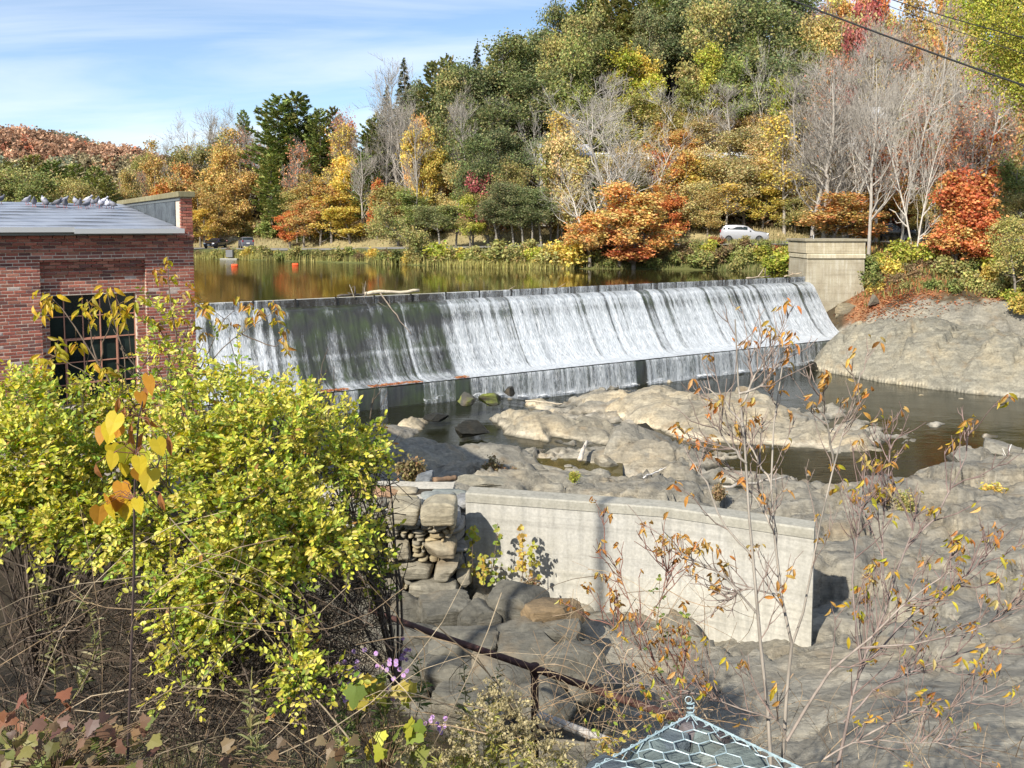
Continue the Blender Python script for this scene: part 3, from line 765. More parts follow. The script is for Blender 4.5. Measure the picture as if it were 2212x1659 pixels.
# ------------------------------------------------------------------ bedrock outcrops and boulders
def poly_dist(x, y, poly):
    d = np.full(len(x), 1e9); ins = np.zeros(len(x), bool); n = len(poly)
    for i in range(n):
        a, b = poly[i], poly[(i + 1) % n]; e = b - a; L2 = (e ** 2).sum() + 1e-9
        t = np.clip(((x - a[0]) * e[0] + (y - a[1]) * e[1]) / L2, 0, 1)
        d = np.minimum(d, np.hypot(x - a[0] - e[0] * t, y - a[1] - e[1] * t))
        c = ((a[1] > y) != (b[1] > y)) & (x < (b[0] - a[0]) * (y - a[1]) / (b[1] - a[1] + 1e-12) + a[0])
        ins ^= c
    return np.where(ins, d, -d)
def outcrop(name, label, pts, H, w, step, seed, tint=(1, 1, 1), lean=(0, 0), rel=1.0, wetadd=0.0, level=None):
    poly = np.array([tuple(at_z(*p))[:2] for p in pts])
    c = poly.mean(0)
    x0, y0 = poly.min(0) - step; x1, y1 = poly.max(0) + step
    nx, ny = int((x1 - x0) / step) + 2, int((y1 - y0) / step) + 2
    X, Y = np.meshgrid(np.linspace(x0, x1, nx), np.linspace(y0, y1, ny), indexing='ij'); X, Y = X.ravel(), Y.ravel()
    wx = X + 0.35 * fbm(xyz(X * 0.7, Y * 0.7), 3, seed); wy = Y + 0.35 * fbm(xyz(X * 0.7, Y * 0.7), 3, seed + 1)
    d = poly_dist(wx, wy, poly)
    lev = local_level(X, Y) if level is None else np.full(len(X), level)
    ramp_ = np.where(d > 0, 1 - np.exp(-np.maximum(d, 0) / w), d)
    tilt = lean[0] * (X - c[0]) + lean[1] * (Y - c[1])
    ca, sa = math.cos(R(-30)), math.sin(R(-30)); u, v = X * ca - Y * sa, X * sa + Y * ca
    wob = fbm(xyz(X * 0.3, Y * 0.3), 3, seed + 2)
    r = ridged(xyz(u * 0.25 + wob, v * 0.75 + wob, seed * 0.1), 5, seed + 3) * 0.34 + ridged(xyz(u * 0.9, v * 2.4, seed * 0.2), 4, seed + 4) * 0.11
    ter = vnoise(xyz(u * 0.3, v * 0.5 + wob * 1.5, seed), seed + 6); ter = (np.floor(ter * 3) + smooth(0.84, 1.0, (ter * 3) % 1)) / 3 * 0.50
    Z = lev - 0.30 + ramp_ * np.maximum(H + 0.30 + tilt, 0.15) + (r * .5 + ter * .35 + fracture(X, Y, seed) * 1.25) * rel * np.clip(ramp_, 0, 1) * min(1, H / 1.2 + 0.25)
    col, wet = rock_col(X, Y, Z, lev)
    keep = d > -0.5
    F = grid_faces(nx, ny); F = F[keep[F].all(1)]
    used = np.unique(F); mp = np.full(len(X), -1); mp[used] = np.arange(len(used))
    V = np.stack([X - c[0], Y - c[1], Z], -1)[used]
    me = new_mesh(name, V, mp[F], M['rock'], (col * np.array(tint))[used], True, attrs=dict(wet=np.clip(wet + wetadd, 0, 1)[used]))
    o = link(name, me, loc=(c[0], c[1], 0))
    return tag(o, label, 'rock')
outcrop('rock_outcrop', 'long pale bedrock slab lying mid-river between the dam and the dark channel',
        [(1222, 845, .45), (1250, 812, 1.6), (1320, 800, 1.8), (1372, 803, 1.7), (1441, 812, 1.5), (1490, 822, 1.2), (1563, 825, 1.0), (1611, 840, .3), (1650, 861, 0), (1719, 888, 0), (1781, 912, 0), (1845, 936, 0), (1923, 962, 0), (2012, 988, 0),
         (1952, 996, 0), (1817, 981, 0), (1675, 967, 0), (1533, 963, 0), (1461, 950, .1), (1424, 928, .2), (1354, 902, .3), (1313, 884, .45), (1299, 873, .45), (1323, 862, .45), (1257, 863, .45)], 1.05, 1.3, 0.12, 5, (1.3, 1.24, 1.14), (-0.085, 0.045))
outcrop('rock_outcrop', 'rounded pale rock with a ridge down its middle, between the stream and the mid-river slab',
        [(1040, 902, .45), (1087, 942, .45), (1184, 962, .4), (1200, 946, .4), (1250, 946, .4), (1332, 952, .3), (1349, 915, .4), (1309, 893, .6), (1299, 883, .7), (1235, 884, .8), (1170, 880, .9), (1111, 888, .8)], 0.85, 0.8, 0.10, 17, (1.22, 1.18, 1.10))
outcrop('rock_outcrop', 'low flat pale rock with driftwood, just below the dam toe', [(1125, 862, .45), (1130, 850, .6), (1190, 850, .6), (1250, 874, .5), (1235, 888, .45), (1150, 876, .45)], 0.4, 0.6, 0.11, 23, (1.25, 1.2, 1.1))
outcrop('rock_outcrop', 'small white-edged rock alone in the stream near the dry apron bays', [(838, 933, .45), (852, 905, .7), (890, 896, .8), (936, 893, .7), (925, 930, .45), (880, 938, .45)], 0.75, 0.6, 0.08, 29, (1.3, 1.24, 1.12))
outcrop('rock_outcrop', 'narrow white rock shelf at the edge of the grey ledge by the stream', [(850, 956, .45), (935, 941, .45), (930, 955, .45), (880, 966, .45)], 0.3, 0.4, 0.08, 33, (1.3, 1.25, 1.15))
outcrop('rock_outcrop', 'big grey fractured bedrock dome on the far side of the lower pool',
        [(1748, 800, 0), (1753, 740, 1.8), (1775, 697, 3.0), (1830, 668, 4.0), (1900, 650, 4.6), (1990, 640, 5.0), (2110, 642, 5.1), (2260, 655, 5.0), (2420, 690, 4.6), (2420, 880, 0), (2212, 862, 0), (2100, 852, 0), (2000, 840, 0), (1900, 826, 0), (1800, 809, 0)],
        3.7, 1.9, 0.13, 41, (0.98, 0.98, 0.94), (0.0, 0.13), 1.2)
outcrop('rock_outcrop', 'domed rock bench with a driftwood stick on it, beside the brown rock pool', [(1128, 985, .4), (1190, 962, .9), (1260, 950, 1.0), (1340, 950, 1.0), (1420, 962, .8), (1500, 990, .3), (1560, 1008, .2), (1480, 1012, .6), (1350, 1008, .62), (1250, 1003, .62), (1180, 1000, .62)], 0.85, 0.7, 0.10, 47, (1.05, 1.02, .98), level=0.3)
outcrop('flat_river_rock', 'flat pale rock breaking the surface of the lower pool', [(1962, 853, 0), (2005, 862, 0), (2015, 857, 0), (1985, 849, 0)], 0.16, 0.3, 0.10, 51, (1.2, 1.1, .9))
outcrop('flat_river_rock', 'smaller white rock awash in the lower pool, near the far bank', [(2056, 861, 0), (2088, 865, 0), (2090, 860, 0), (2065, 857, 0)], 0.12, 0.2, 0.10, 53, (1.5, 1.4, 1.25))

_ico = None
def ico(sub):
    bm = bmesh.new(); bmesh.ops.create_icosphere(bm, subdivisions=sub, radius=1.0)
    V = np.array([v.co[:] for v in bm.verts]); F = np.array([[v.index for v in f.verts] for f in bm.faces]); bm.free(); return V, F
ICO = {k: ico(k) for k in (1, 2, 3, 4, 5)}
def rock_shape(seed, size, sub=4, cuts=12, rough=0.12, layers=0.05):
    r = np.random.default_rng(seed); V, F = ICO[sub]; V = V.copy()
    for _ in range(cuts):
        n = r.normal(size=3); n /= np.linalg.norm(n); h = r.uniform(0.40, 0.80)
        k = V @ n; m = k > h; V[m] -= np.outer(k[m] - h, n) * 0.985
    V *= 1 + (rough * fbm(V * 2.3 + seed, 5, seed, gain=.6))[:, None]
    V += (layers * ridged(np.stack([V[:, 0] * 1.0, V[:, 1] * 1.0, V[:, 2] * 5 + seed], -1), 3, seed))[:, None] * V * np.array([1, 1, 0.2])
    V /= np.abs(V).max(0)
    return V * np.asarray(size) / 2, F
def block_shape(seed, size, sub=3, cuts=5, rough=0.06):
    r = np.random.default_rng(seed); V, F = ICO[sub]; V = V.copy()
    V = V / np.abs(V).max(1, keepdims=True) ** .8
    for _ in range(cuts):
        n = r.normal(size=3); n /= np.linalg.norm(n); h = r.uniform(0.80, 1.05)
        k = V @ n; m = k > h; V[m] -= np.outer(k[m] - h, n) * 0.98
    V *= 1 + (rough * fbm(V * 1.5 + seed, 4, seed, gain=.6))[:, None]
    V[:, 0] += .10 * r.normal() * V[:, 2]; V[:, 2] += .10 * r.normal() * V[:, 0]
    V += (0.03 * ridged(np.stack([V[:, 0] * .6, V[:, 1] * .6, V[:, 2] * 4 + seed], -1), 3, seed))[:, None] * V * np.array([1, 1, 0.2])
    V /= np.abs(V).max(0)
    return V * np.asarray(size) / 2, F
def boulder(name, label, px, py, y, size, seed, rot=(0, 0, 0), tint=(1, 1, 1), cat='rock', wet=0.0, group=None, sub=4, moss=0.0, block=False, **k):
    """centre seen at (px,py), depth y; size in metres"""
    V, F = block_shape(seed, size, 4, 8, .14) if block else rock_shape(seed, size, sub, **k)
    n = fbm(V * 1.5 / max(size) + seed, 3, seed)
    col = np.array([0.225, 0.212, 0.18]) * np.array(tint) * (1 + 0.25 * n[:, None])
    if moss:
        m = smooth(-0.2, 0.4, fbm(V * 2.2 + seed, 3, seed + 9) + 0.3 * V[:, 2] / size[2])[:, None] * moss
        col = col * (1 - m) + m * np.array([0.30, 0.36, 0.03])
    me = new_mesh(name, V, F, M['rock'], col, True, attrs=dict(wet=np.full(len(V), wet))); me.set_sharp_from_angle(angle=R(24))
    o = link(name, me, loc=at_y(px, py, y), rot=rot)
    return tag(o, label, cat, group) if label else o
boulder('mossy_rock', 'bright green mossy wet rock under the apron, the blockier one', 1007, 862, 40.5, (1.0, .9, 0.8), 61, wet=0.35, moss=0.85, tint=(.5, .5, .5))
boulder('mossy_rock', 'dark mossy wet rock under the apron, the wider one', 1060, 862, 41.5, (1.35, .9, 0.75), 63, wet=0.5, moss=0.75, tint=(.4, .4, .4))
boulder('mossy_rock', 'small dark mossy rock close under the falling curtain', 1100, 845, 44, (0.7, .7, 0.6), 65, wet=0.6, moss=0.5, tint=(.4, .4, .4))
boulder('wet_boulder', 'black wet boulder with a white spill on its flank', 1020, 930, 36.5, (1.75, 1.2, 1.0), 67, wet=0.95, tint=(.5, .5, .5))
boulder('wet_boulder', 'dark brown wet boulder at the head of the narrow channel', 1385, 930, 38, (1.6, 1.2, 0.9), 68, wet=0.85, tint=(.6, .55, .45))
boulder('wet_boulder', 'black wet rock at the foot of the big grey dome', 1757, 790, 57, (1.1, 1.0, 1.0), 69, wet=0.9, tint=(.4, .4, .4))
boulder('wet_boulder', 'dark low rock in the stream behind the small white-edged rock', 945, 900, 39, (1.5, 1.0, 0.5), 70, wet=0.9, tint=(.4, .4, .4))
# angular slabs on the right end of the near bench
_ba = [(2085, 1000, 34.0, (2.9, 1.8, 1.5), 71, (.1, .35, .5), 'large tilted pale boulder at the frame side of the bedrock bench'),
       (2150, 972, 36.0, (2.2, 1.5, 1.1), 72, (.1, -.25, .2), 'smooth pale slab perched on top of the heap of boulders'),
       (1985, 1010, 34.5, (2.3, 1.1, .5), 73, (.25, -.3, .15), 'thin slab leaning over a dark gap beside the boulder heap'),
       (2030, 1042, 31.5, (2.4, 1.2, .7), 74, (0, .05, .1), 'flat layered ledge block under the boulder heap'),
       (2195, 1005, 35.0, (1.4, 1.2, .8), 75, (.2, .2, 0), 'dark layered block below the perched slab'),
       (2190, 1055, 30.5, (1.8, 1.2, .8), 76, (0, -.2, .4), 'grey layered rock behind the yellow bush'),
       (2120, 1082, 28.0, (2.0, 1.2, .6), 77, (0, .1, .2), 'low brown rock in front of the yellow bush'),
       (1945, 1062, 29.5, (1.1, .8, .5), 78, (0, 0, .7), 'small pale rock beneath the layered ledge block'),
       (2225, 1090, 27.0, (1.6, 1.4, .7), 79, (0, 0, .7), 'dark-sided slab at the photo edge below the yellow bush')]
for px, py, y, sz, sd, rt, lb in _ba: boulder('boulder', lb, px, py, y, sz, sd, rt, (1.05, 1.03, 1.0), cuts=16, group='boulders on the bench')
boulder('boulder', 'grey angular rock in the brown rock pool', 1313, 1003, 31.8, (1.15, 1.0, .85), 81, (.1, .2, .3), (.95, .93, .9), cuts=14)
boulder('slab_rock', 'thin layered slab between two small pools, near the bench', 1185, 1017, 30.8, (1.9, .7, .35), 82, (0, .12, -.15), cuts=14)
boulder('slab_rock', 'flat pointed slab at the edge of the brown rock pool', 1245, 1016, 31.0, (1.1, .5, .18), 83, (0, 0, -.1), (1.1, 1.05, 1), cuts=14)
boulder('blue_stone', 'blue-grey upright slab behind the stone wall top', 915, 1040, 20.2, (.62, .4, .62), 84, (.2, .1, .4), (.62, .72, .95), cuts=18)
boulder('slab_rock', 'pale ledge behind the stone wall top', 1040, 1040, 21.5, (1.6, .9, .35), 85, (0, .1, -.1), (1.1, 1.08, 1), cuts=14)
boulder('shore_rock', 'brown upright boulder against the abutment foot', 1885, 650, 64, (.9, .8, 1.15), 86, tint=(.75, .68, .6))
boulder('shore_rock', 'grey boulder on the leafy bank above the big dome', 1965, 625, 65, (1.6, 1.0, .8), 87)
boulder('shore_rock', 'low grey boulder on the leafy bank, farthest from the abutment', 2110, 600, 66, (1.4, 1.0, .9), 88)
boulder('roadside_rock', 'white broken rock face by the distant parked cars', 497, 522, 141, (5.0, 2.0, 2.6), 89, tint=(1.5, 1.5, 1.45), rough=.3, cuts=16)
# steep broken ledge below the stone wall
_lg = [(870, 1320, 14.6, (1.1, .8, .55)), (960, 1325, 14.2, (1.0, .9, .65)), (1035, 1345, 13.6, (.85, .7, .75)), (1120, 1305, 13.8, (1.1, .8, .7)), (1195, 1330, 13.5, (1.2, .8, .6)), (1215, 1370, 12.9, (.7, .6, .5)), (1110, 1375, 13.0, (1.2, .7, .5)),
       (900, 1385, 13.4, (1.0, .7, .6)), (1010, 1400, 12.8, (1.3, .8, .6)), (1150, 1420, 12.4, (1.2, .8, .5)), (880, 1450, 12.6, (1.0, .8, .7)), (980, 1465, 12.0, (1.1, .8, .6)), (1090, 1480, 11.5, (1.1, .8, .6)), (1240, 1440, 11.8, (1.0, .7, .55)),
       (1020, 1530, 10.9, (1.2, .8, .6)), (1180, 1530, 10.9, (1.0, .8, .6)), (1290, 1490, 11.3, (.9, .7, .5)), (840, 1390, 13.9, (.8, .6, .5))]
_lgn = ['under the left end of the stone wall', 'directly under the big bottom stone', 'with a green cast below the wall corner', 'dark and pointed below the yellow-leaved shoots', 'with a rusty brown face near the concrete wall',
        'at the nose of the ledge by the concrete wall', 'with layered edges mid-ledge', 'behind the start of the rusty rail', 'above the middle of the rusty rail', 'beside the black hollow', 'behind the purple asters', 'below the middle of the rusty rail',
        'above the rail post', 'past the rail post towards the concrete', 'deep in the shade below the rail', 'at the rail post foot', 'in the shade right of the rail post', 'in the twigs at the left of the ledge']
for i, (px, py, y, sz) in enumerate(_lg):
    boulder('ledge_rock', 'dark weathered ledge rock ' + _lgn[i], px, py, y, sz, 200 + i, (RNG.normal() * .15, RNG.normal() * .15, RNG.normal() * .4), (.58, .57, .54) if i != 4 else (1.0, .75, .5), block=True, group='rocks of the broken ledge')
# foam: churned water along the dam toe and at the little spills
def foam_patch(label, pts, z, n=24, seed=1, bumpy=0.05):
    poly = np.array([tuple(at_z(px, py, z))[:2] for px, py in pts]); c = poly.mean(0)
    x0, y0 = poly.min(0) - .3; x1, y1 = poly.max(0) + .3
    nx = max(14, int((x1 - x0) / 0.12)); ny = max(10, int((y1 - y0) / 0.12))
    X, Y = np.meshgrid(np.linspace(x0, x1, nx), np.linspace(y0, y1, ny), indexing='ij'); X, Y = X.ravel(), Y.ravel()
    d = poly_dist(X, Y, poly)
    cov = smooth(-0.2, 0.9, d) * .97
    Z = np.full(len(X), z) + 0.02 + bumpy * (1 + fbm(xyz(X * 2, Y * 2), 3, seed)) * smooth(0, 0.4, d)
    F = grid_faces(nx, ny); F = F[(d > -0.3)[F].all(1)]
    used = np.unique(F); mp = np.full(len(X), -1); mp[used] = np.arange(len(used))
    me = new_mesh('foam', np.stack([X, Y, Z], -1)[used], mp[F], M['foam'], attrs=dict(cover=cov[used]))
    return tag(link('foam', me), label, 'foam', kind='stuff')
foam_patch('white spill below the dry bays', [(915, 868), (955, 858), (990, 850), (985, 868), (950, 878), (915, 885)], .55, seed=3, bumpy=.25)
foam_patch('foam below the narrow curtain', [(775, 908), (830, 900), (845, 905), (800, 915), (780, 920)], .5, seed=4, bumpy=.12)
foam_patch('foam at the foot of the first curtains', [(610, 920), (690, 905), (770, 905), (760, 920), (700, 925), (620, 930)], .5, seed=5, bumpy=.12)
foam_patch('white spill beside the black boulder', [(930, 945), (960, 928), (985, 920), (985, 940), (955, 948)], .5, seed=6, bumpy=.2)
foam_patch('white streak by the big dome', [(1735, 800), (1770, 806), (1830, 826), (1800, 826), (1745, 812)], .03, seed=7)
foam_patch('thin foam line in the stream', [(940, 965), (1010, 956), (1015, 959), (960, 970)], .45, seed=8, bumpy=.03)
foam_patch('small spill into the channel', [(1385, 930), (1410, 938), (1420, 950), (1400, 945)], .35, seed=9, bumpy=.2)
foam_patch('foam along the pale rock shelf', [(1110, 868), (1125, 866), (1140, 882), (1080, 890), (1085, 880)], .45, seed=10)
# ------------------------------------------------------------------ abutment at the dam's far end
ab = tag(empty('abutment', (26.5, 67.0, 5)), 'square stained concrete abutment with overhanging cap at the far end of the dam', 'abutment')
al = Vector(ab.location)
p0 = at_y(1740, 600, 66.6); p1 = at_y(1868, 600, 66.6)
w = p1.x - p0.x; cx = (p0.x + p1.x) / 2
def ablock(name, x0, x1, z0, z1, y0, y1, mat, col=(1, 1, 1), bev=0.04, batter=0):
    m = MB().box(((x0 + x1) / 2 - al.x, (y0 + y1) / 2 - al.y, (z0 + z1) / 2 - al.z), (x1 - x0, y1 - y0, z1 - z0), bev=bev, col=col)
    o = m.mesh(name, mat)
    if batter:
        co = np.empty(len(o.vertices) * 3); o.vertices.foreach_get('co', co); co = co.reshape(-1, 3)
        t = (co[:, 2] - co[:, 2].min()) / (np.ptp(co[:, 2])); xm = co[:, 0].mean()
        co[:, 0] = xm + (co[:, 0] - xm) * (1 + batter * (1 - t)); co[:, 1] -= batter * 2 * (1 - t) * (co[:, 1] < co[:, 1].mean())
        o.vertices.foreach_set('co', co.ravel())
    return link(name, o, ab)
zt = at_y(1800, 516, 66.6).z; zc = at_y(1800, 522, 66.6).z; zl = at_y(1800, 548, 66.6).z; zl2 = at_y(1800, 560, 66.6).z
ablock('cap', p0.x - .13, p1.x + .1, zc, zt, 66.45, 71.2, M['old_concrete'], (.8, .8, .78))
ablock('upper_block', p0.x, p1.x, zl, zc, 66.6, 71, M['old_concrete'], (1.15, 1.12, 1.05))
ablock('ledge', p0.x + .05, p1.x + .05, zl2, zl, 66.5, 71, M['old_concrete'], (1.3, 1.3, 1.25), bev=.1)
ablock('lower_block', p0.x + .12, p1.x - .02, 2.0, zl2, 66.65, 71, M['old_concrete'], (1, 1, 1), batter=.06)
ablock('rail_stub', p0.x + .8, p0.x + .84, zt, zt + .32, 67.2, 67.24, M['plain'], (.55, .58, .6), bev=.01)
boulder('footing_rubble', 'crumbling rubble footing at the base of the abutment', 1835, 672, 65.6, (3.4, 1.6, 1.5), 301, tint=(.95, .85, .68), rough=.3)
# ------------------------------------------------------------------ concrete retaining wall in the foreground ravine
cw = tag(empty('concrete_wall', at_z(1400, 1340, 2.6)), 'bent pale concrete retaining wall standing on the bedrock below the stone masonry', 'wall')
cl = Vector(cw.location); WT = 4.6
tops = [at_z(1006, 1064, WT), at_z(1440, 1096, WT), at_z(1759, 1142, WT)]
def wall_run(off0, off1, z0, z1, col, name, mat=M['concrete'], bev=0.0):
    pts = [Vector((t.x, t.y, 0)) for t in tops]
    nrm = []
    for i in range(3):
        d = (pts[min(i + 1, 2)] - pts[max(i - 1, 0)]).normalized(); nrm.append(Vector((d.y, -d.x, 0)))     # towards the viewer
    n = 24; rows = []
    for k in range(2):
        for j in range(n + (k == 1)):
            t = j / n; p = pts[k] * (1 - t) + pts[k + 1] * t; nn = (nrm[k] * (1 - t) + nrm[k + 1] * t)
            a = p + nn * off0; b = p - nn * off1
            rows.append([(a.x - cl.x, a.y - cl.y, z0 - cl.z), (a.x - cl.x, a.y - cl.y, z1 - bev - cl.z), (a.x - cl.x - nn.x * bev, a.y - cl.y - nn.y * bev, z1 - cl.z), (b.x - cl.x, b.y - cl.y, z1 - cl.z), (b.x - cl.x, b.y - cl.y, z0 - cl.z)])
    m = MB().grid(rows, col)
    for e, fl in ((0, 1), (-1, -1)): m.add(np.array(rows[e]), np.array([[0, 1, 2, 3, 4][::fl]]), col)
    return m.build(name, mat, cw)
wall_run(0.0, .40, 1.2, WT - .20, (1.0, 1.0, 1.0), 'wall_body')
wall_run(0.025, .42, WT - .20, WT, (.80, .79, .74), 'coping', bev=.03)
wall_run(0.012, .38, 1.2, 3.05, (1.06, 1.05, 1.02), 'lower_lift')

# ------------------------------------------------------------------ mortared stone masonry beside it
sw = tag(empty('stone_wall', at_z(900, 1290, 2.7)), 'old mortared stone wall stub with flat slab top, left of the concrete wall', 'wall')
sl_ = Vector(sw.location)
FRONT_Y = 16.0
core0, core1 = at_y(700, 1130, FRONT_Y + .25), at_y(975, 1290, FRONT_Y + .25)
m = MB().box(((core0.x + core1.x) / 2 - sl_.x, FRONT_Y + 1.42 - sl_.y, (2.2 + 4.12) / 2 - sl_.z), (core1.x - core0.x - .1, 2.2, 1.95), col=(.14, .13, .12))
m.build('core', M['old_concrete'], sw)
def stone_part(px0, py0, px1, py1, y, depth, seed, tint, name='stone', rot=None, sub=3):
    a, b = at_y(px0, py0, y), at_y(px1, py1, y)
    V, F = block_shape(seed, (abs(b.x - a.x) * 1.02, depth, abs(a.z - b.z) * 1.02), sub)
    # squarer stones
    n = fbm(V * 2 + seed, 3, seed)
    me = new_mesh(name, V, F, M['rock'], np.array([.25, .235, .195]) * np.array(tint) * (1 + .2 * n[:, None]), True, attrs=dict(wet=np.zeros(len(V))))
    c = (a + b) / 2
    return link(name, me, sw, loc=Vector((c.x, y + depth * .28, c.z)) - sl_, rot=rot or (0, RNG.normal() * .03, RNG.normal() * .05))
_big = [(832, 1090, 906, 1132, 15.7), (908, 1086, 986, 1134, 15.55), (770, 1092, 830, 1130, 15.9), (838, 1168, 888, 1206, 15.9), (918, 1170, 985, 1204, 15.85), (834, 1216, 934, 1248, 15.85), (936, 1212, 990, 1256, 15.75), (790, 1256, 868, 1284, 15.8), (885, 1262, 990, 1306, 15.5), (985, 1240, 1018, 1268, 15.9), (770, 1200, 832, 1252, 15.95), (760, 1120, 835, 1160, 15.95)]
for i, (a, b, c, d, y) in enumerate(_big): stone_part(a, b, c, d, y, .8, 400 + i, (1.15, 1.08, .95) if i < 2 else (1.05, 1.0, .92), sub=4)
row = 0
for yy, hh, x0, x1 in [(1134, 9, 780, 985), (1143, 8, 780, 980), (1151, 9, 780, 975), (1160, 8, 900, 960), (1168, 8, 890, 918), (1176, 8, 888, 918), (1184, 8, 888, 918), (1192, 9, 888, 918), (1202, 10, 780, 950), (1252, 8, 870, 945), (1262, 8, 780, 885), (1290, 9, 790, 885), (1300, 9, 800, 900)]:
    x = x0
    while x < x1:
        wd = RNG.uniform(14, 38)
        stone_part(x, yy, min(x + wd, x1), yy + hh, 15.95, .55, 500 + row, (1.2, 1.08, .85) if RNG.random() < .4 else (1.0, .97, .92), sub=2)
        x += wd + 1.5; row += 1
for i in range(16):          # shadowed return face towards the concrete wall
    zz = 2.75 + (i % 8) * .2; dy = .35 + .95 * (i // 8)
    V, F = block_shape(600 + i, (.45, .95, .22), 3)
    me = new_mesh('stone', V, F, M['rock'], np.full((len(V), 3), .24), True, attrs=dict(wet=np.zeros(len(V))))
    link('stone', me, sw, loc=Vector((at_y(982, 1100, 16).x - .05 - .05 * (i % 2) + .12 * (i // 8), FRONT_Y + .3 + dy, zz)) - sl_, rot=(RNG.normal() * .1, RNG.normal() * .12, RNG.normal() * .15))
# slab top: flagstones in mortar
_fl = [(905, 1062, 985, 1080, (.85, .95, 1.05)), (845, 1066, 905, 1080, (1.25, 1.15, .9)), (740, 1086, 832, 1112, (.8, .95, .95)), (740, 1050, 870, 1072, (1.25, .85, .62)), (860, 1078, 915, 1092, (.9, .95, 1.0)), (915, 1076, 985, 1100, (1.05, 1.02, .95)), (930, 1058, 1008, 1068, (.8, .92, 1.0)), (700, 1074, 790, 1088, (1.3, 1.2, 1.0)), (790, 1078, 850, 1090, (1.2, 1.12, .95)), (835, 1052, 905, 1064, (1.1, 1.05, .95)), (650, 1090, 740, 1110, (1, 1, .95)), (880, 1090, 930, 1100, (1.15, 1.05, .9))]
for i, (a, b, c, d, tn) in enumerate(_fl):
    A, B = at_z(a, d, 4.16), at_z(c, b, 4.16)
    V, F = block_shape(700 + i, (abs(B.x - A.x) * 1.04, abs(B.y - A.y) * 1.06, .16), 3)
    n = fbm(V * 3 + i, 3, i)
    me = new_mesh('flagstone', V, F, M['rock'], np.array([.27, .255, .22]) * np.array(tn) * (1 + .2 * n[:, None]), True, attrs=dict(wet=np.zeros(len(V))))
    link('flagstone', me, sw, loc=Vector(((A.x + B.x) / 2, (A.y + B.y) / 2, 4.12)) - sl_)
m = MB(); A = at_z(700, 1112, 4.1); B = at_z(980, 1054, 4.1)
gx_, gy_ = np.meshgrid(np.linspace(A.x - 1, B.x, 40), np.linspace(16.1, B.y + .4, 24), indexing='ij')
m.grid(np.stack([gx_ - sl_.x, gy_ - sl_.y, 4.13 + .03 * fbm(xyz(gx_.ravel() * 2, gy_.ravel() * 2), 3, 5).reshape(gx_.shape) - sl_.z], -1), (1.1, 1.06, 1.0))
m.build('mortar_bed', M['concrete'], sw)

# ------------------------------------------------------------------ rusty pipe rail
rail = tag(empty('pipe_rail', at_y(1155, 1560, 6.6)), 'rusty brown pipe handrail running down the ravine bank', 'railing'); rl = Vector(rail.location)
ra, rb, rc = at_y(800, 1318, 8.2), at_y(1155, 1444, 6.6), at_y(1560, 1585, 5.3)
MB().tube([ra - rl, (ra * .5 + rb * .5) - rl + Vector((0, 0, -.01)), rb - rl, rc - rl], .030, 10).build('handrail', M['rust'], rail, True)
MB().tube([rb - rl, at_y(1156, 1563, 6.6) - rl + Vector((0, 0, -.3))], .034, 10).build('post', M['rust'], rail, True)
MB().tube([rb - rl + Vector((0, 0, .035)), rb - rl - Vector((0, 0, .05))], .042, 10).build('post_collar', M['rust'], rail, True)
pv = tag(MB().tube([(0, 0, 0), Vector(at_y(1330, 1608, 5.6)) - Vector(at_y(1165, 1545, 6.4))], .035, 8, col=(.40, .37, .33)).build('fallen_pipe', M['wood'], smooth_=True), 'grey pipe lying in weeds behind the rail post', 'pipe'); pv.location = at_y(1165, 1545, 6.4)
# ------------------------------------------------------------------ brick powerhouse
CO = at_y(417, 500, 17.5); WD = Vector((.815, .579, 0)).normalized(); WN = Vector((WD.y, -WD.x, 0)); BK = -WN
bh = tag(empty('brick_building', (CO.x, CO.y, 5.0)), 'red brick powerhouse with low grey metal roof and steel factory window', 'building'); bl = Vector(bh.location)
def wall_hit(px, py):
    d = ray(px, py); t = ((CO - Vector((0, 0, EYE))).dot(WN)) / d.dot(WN); p = Vector((0, 0, EYE)) + d * t
    return -(p - CO).dot(WD), p.z
def wl(s, out, z): return CO - WD * s + WN * out + Vector((0, 0, z - CO.z)) - bl      # wall frame -> building local
CH, BLN, BH = .0677, .201, .0545
ZE = wall_hit(300, 507)[1]                         # underside of the roof edge
rs1, rzt = wall_hit(85, 562); rs0, _ = wall_hit(314, 562)
ws1, wzt = wall_hit(106, 641); ws0, _ = wall_hit(296, 636); _, wzb = wall_hit(200, 876)
SMAX = 4.6; NC = int((ZE - 6.1) / CH)
Rot = Matrix(((-WD.x, WN.x, 0), (-WD.y, WN.y, 0), (0, 0, 1)))     # local (s,out,z) -> world
Rn = np.array(Rot)
core = MB()
def cbox(s0, s1, o0, o1, z0, z1, mb=core, col=(1, 1, 1)):
    c = wl((s0 + s1) / 2, (o0 + o1) / 2, (z0 + z1) / 2); mb.box(c, (s1 - s0, o1 - o0, z1 - z0), rot=Rn, col=col)
RD, WDP = -.13, -.32
cbox(0.01, rs0, -.5, -.005, 5, ZE + .06); cbox(rs1, SMAX, -.5, -.005, 5, ZE + .06); cbox(rs0, rs1, -.5, -.005, rzt, ZE + .06)
cbox(rs0, ws0, -.5, RD - .005, 5, rzt); cbox(ws1, rs1, -.5, RD - .005, 5, rzt); cbox(ws0, ws1, -.5, RD - .005, wzt, rzt); cbox(ws0, ws1, -.5, RD - .005, 5, wzb)
wall = core.build('wall', M['mortar'], bh)
bmesh_ = MB().box((0, 0, 0), (BLN, .1, BH), bev=.004, col=(1, 1, 1)).mesh('brick', M['brick'])
PAL = [(.29, .095, .066), (.33, .115, .078), (.25, .082, .06), (.21, .078, .06), (.30, .13, .09), (.35, .145, .10), (.15, .066, .056), (.27, .088, .062)]
bricks = []
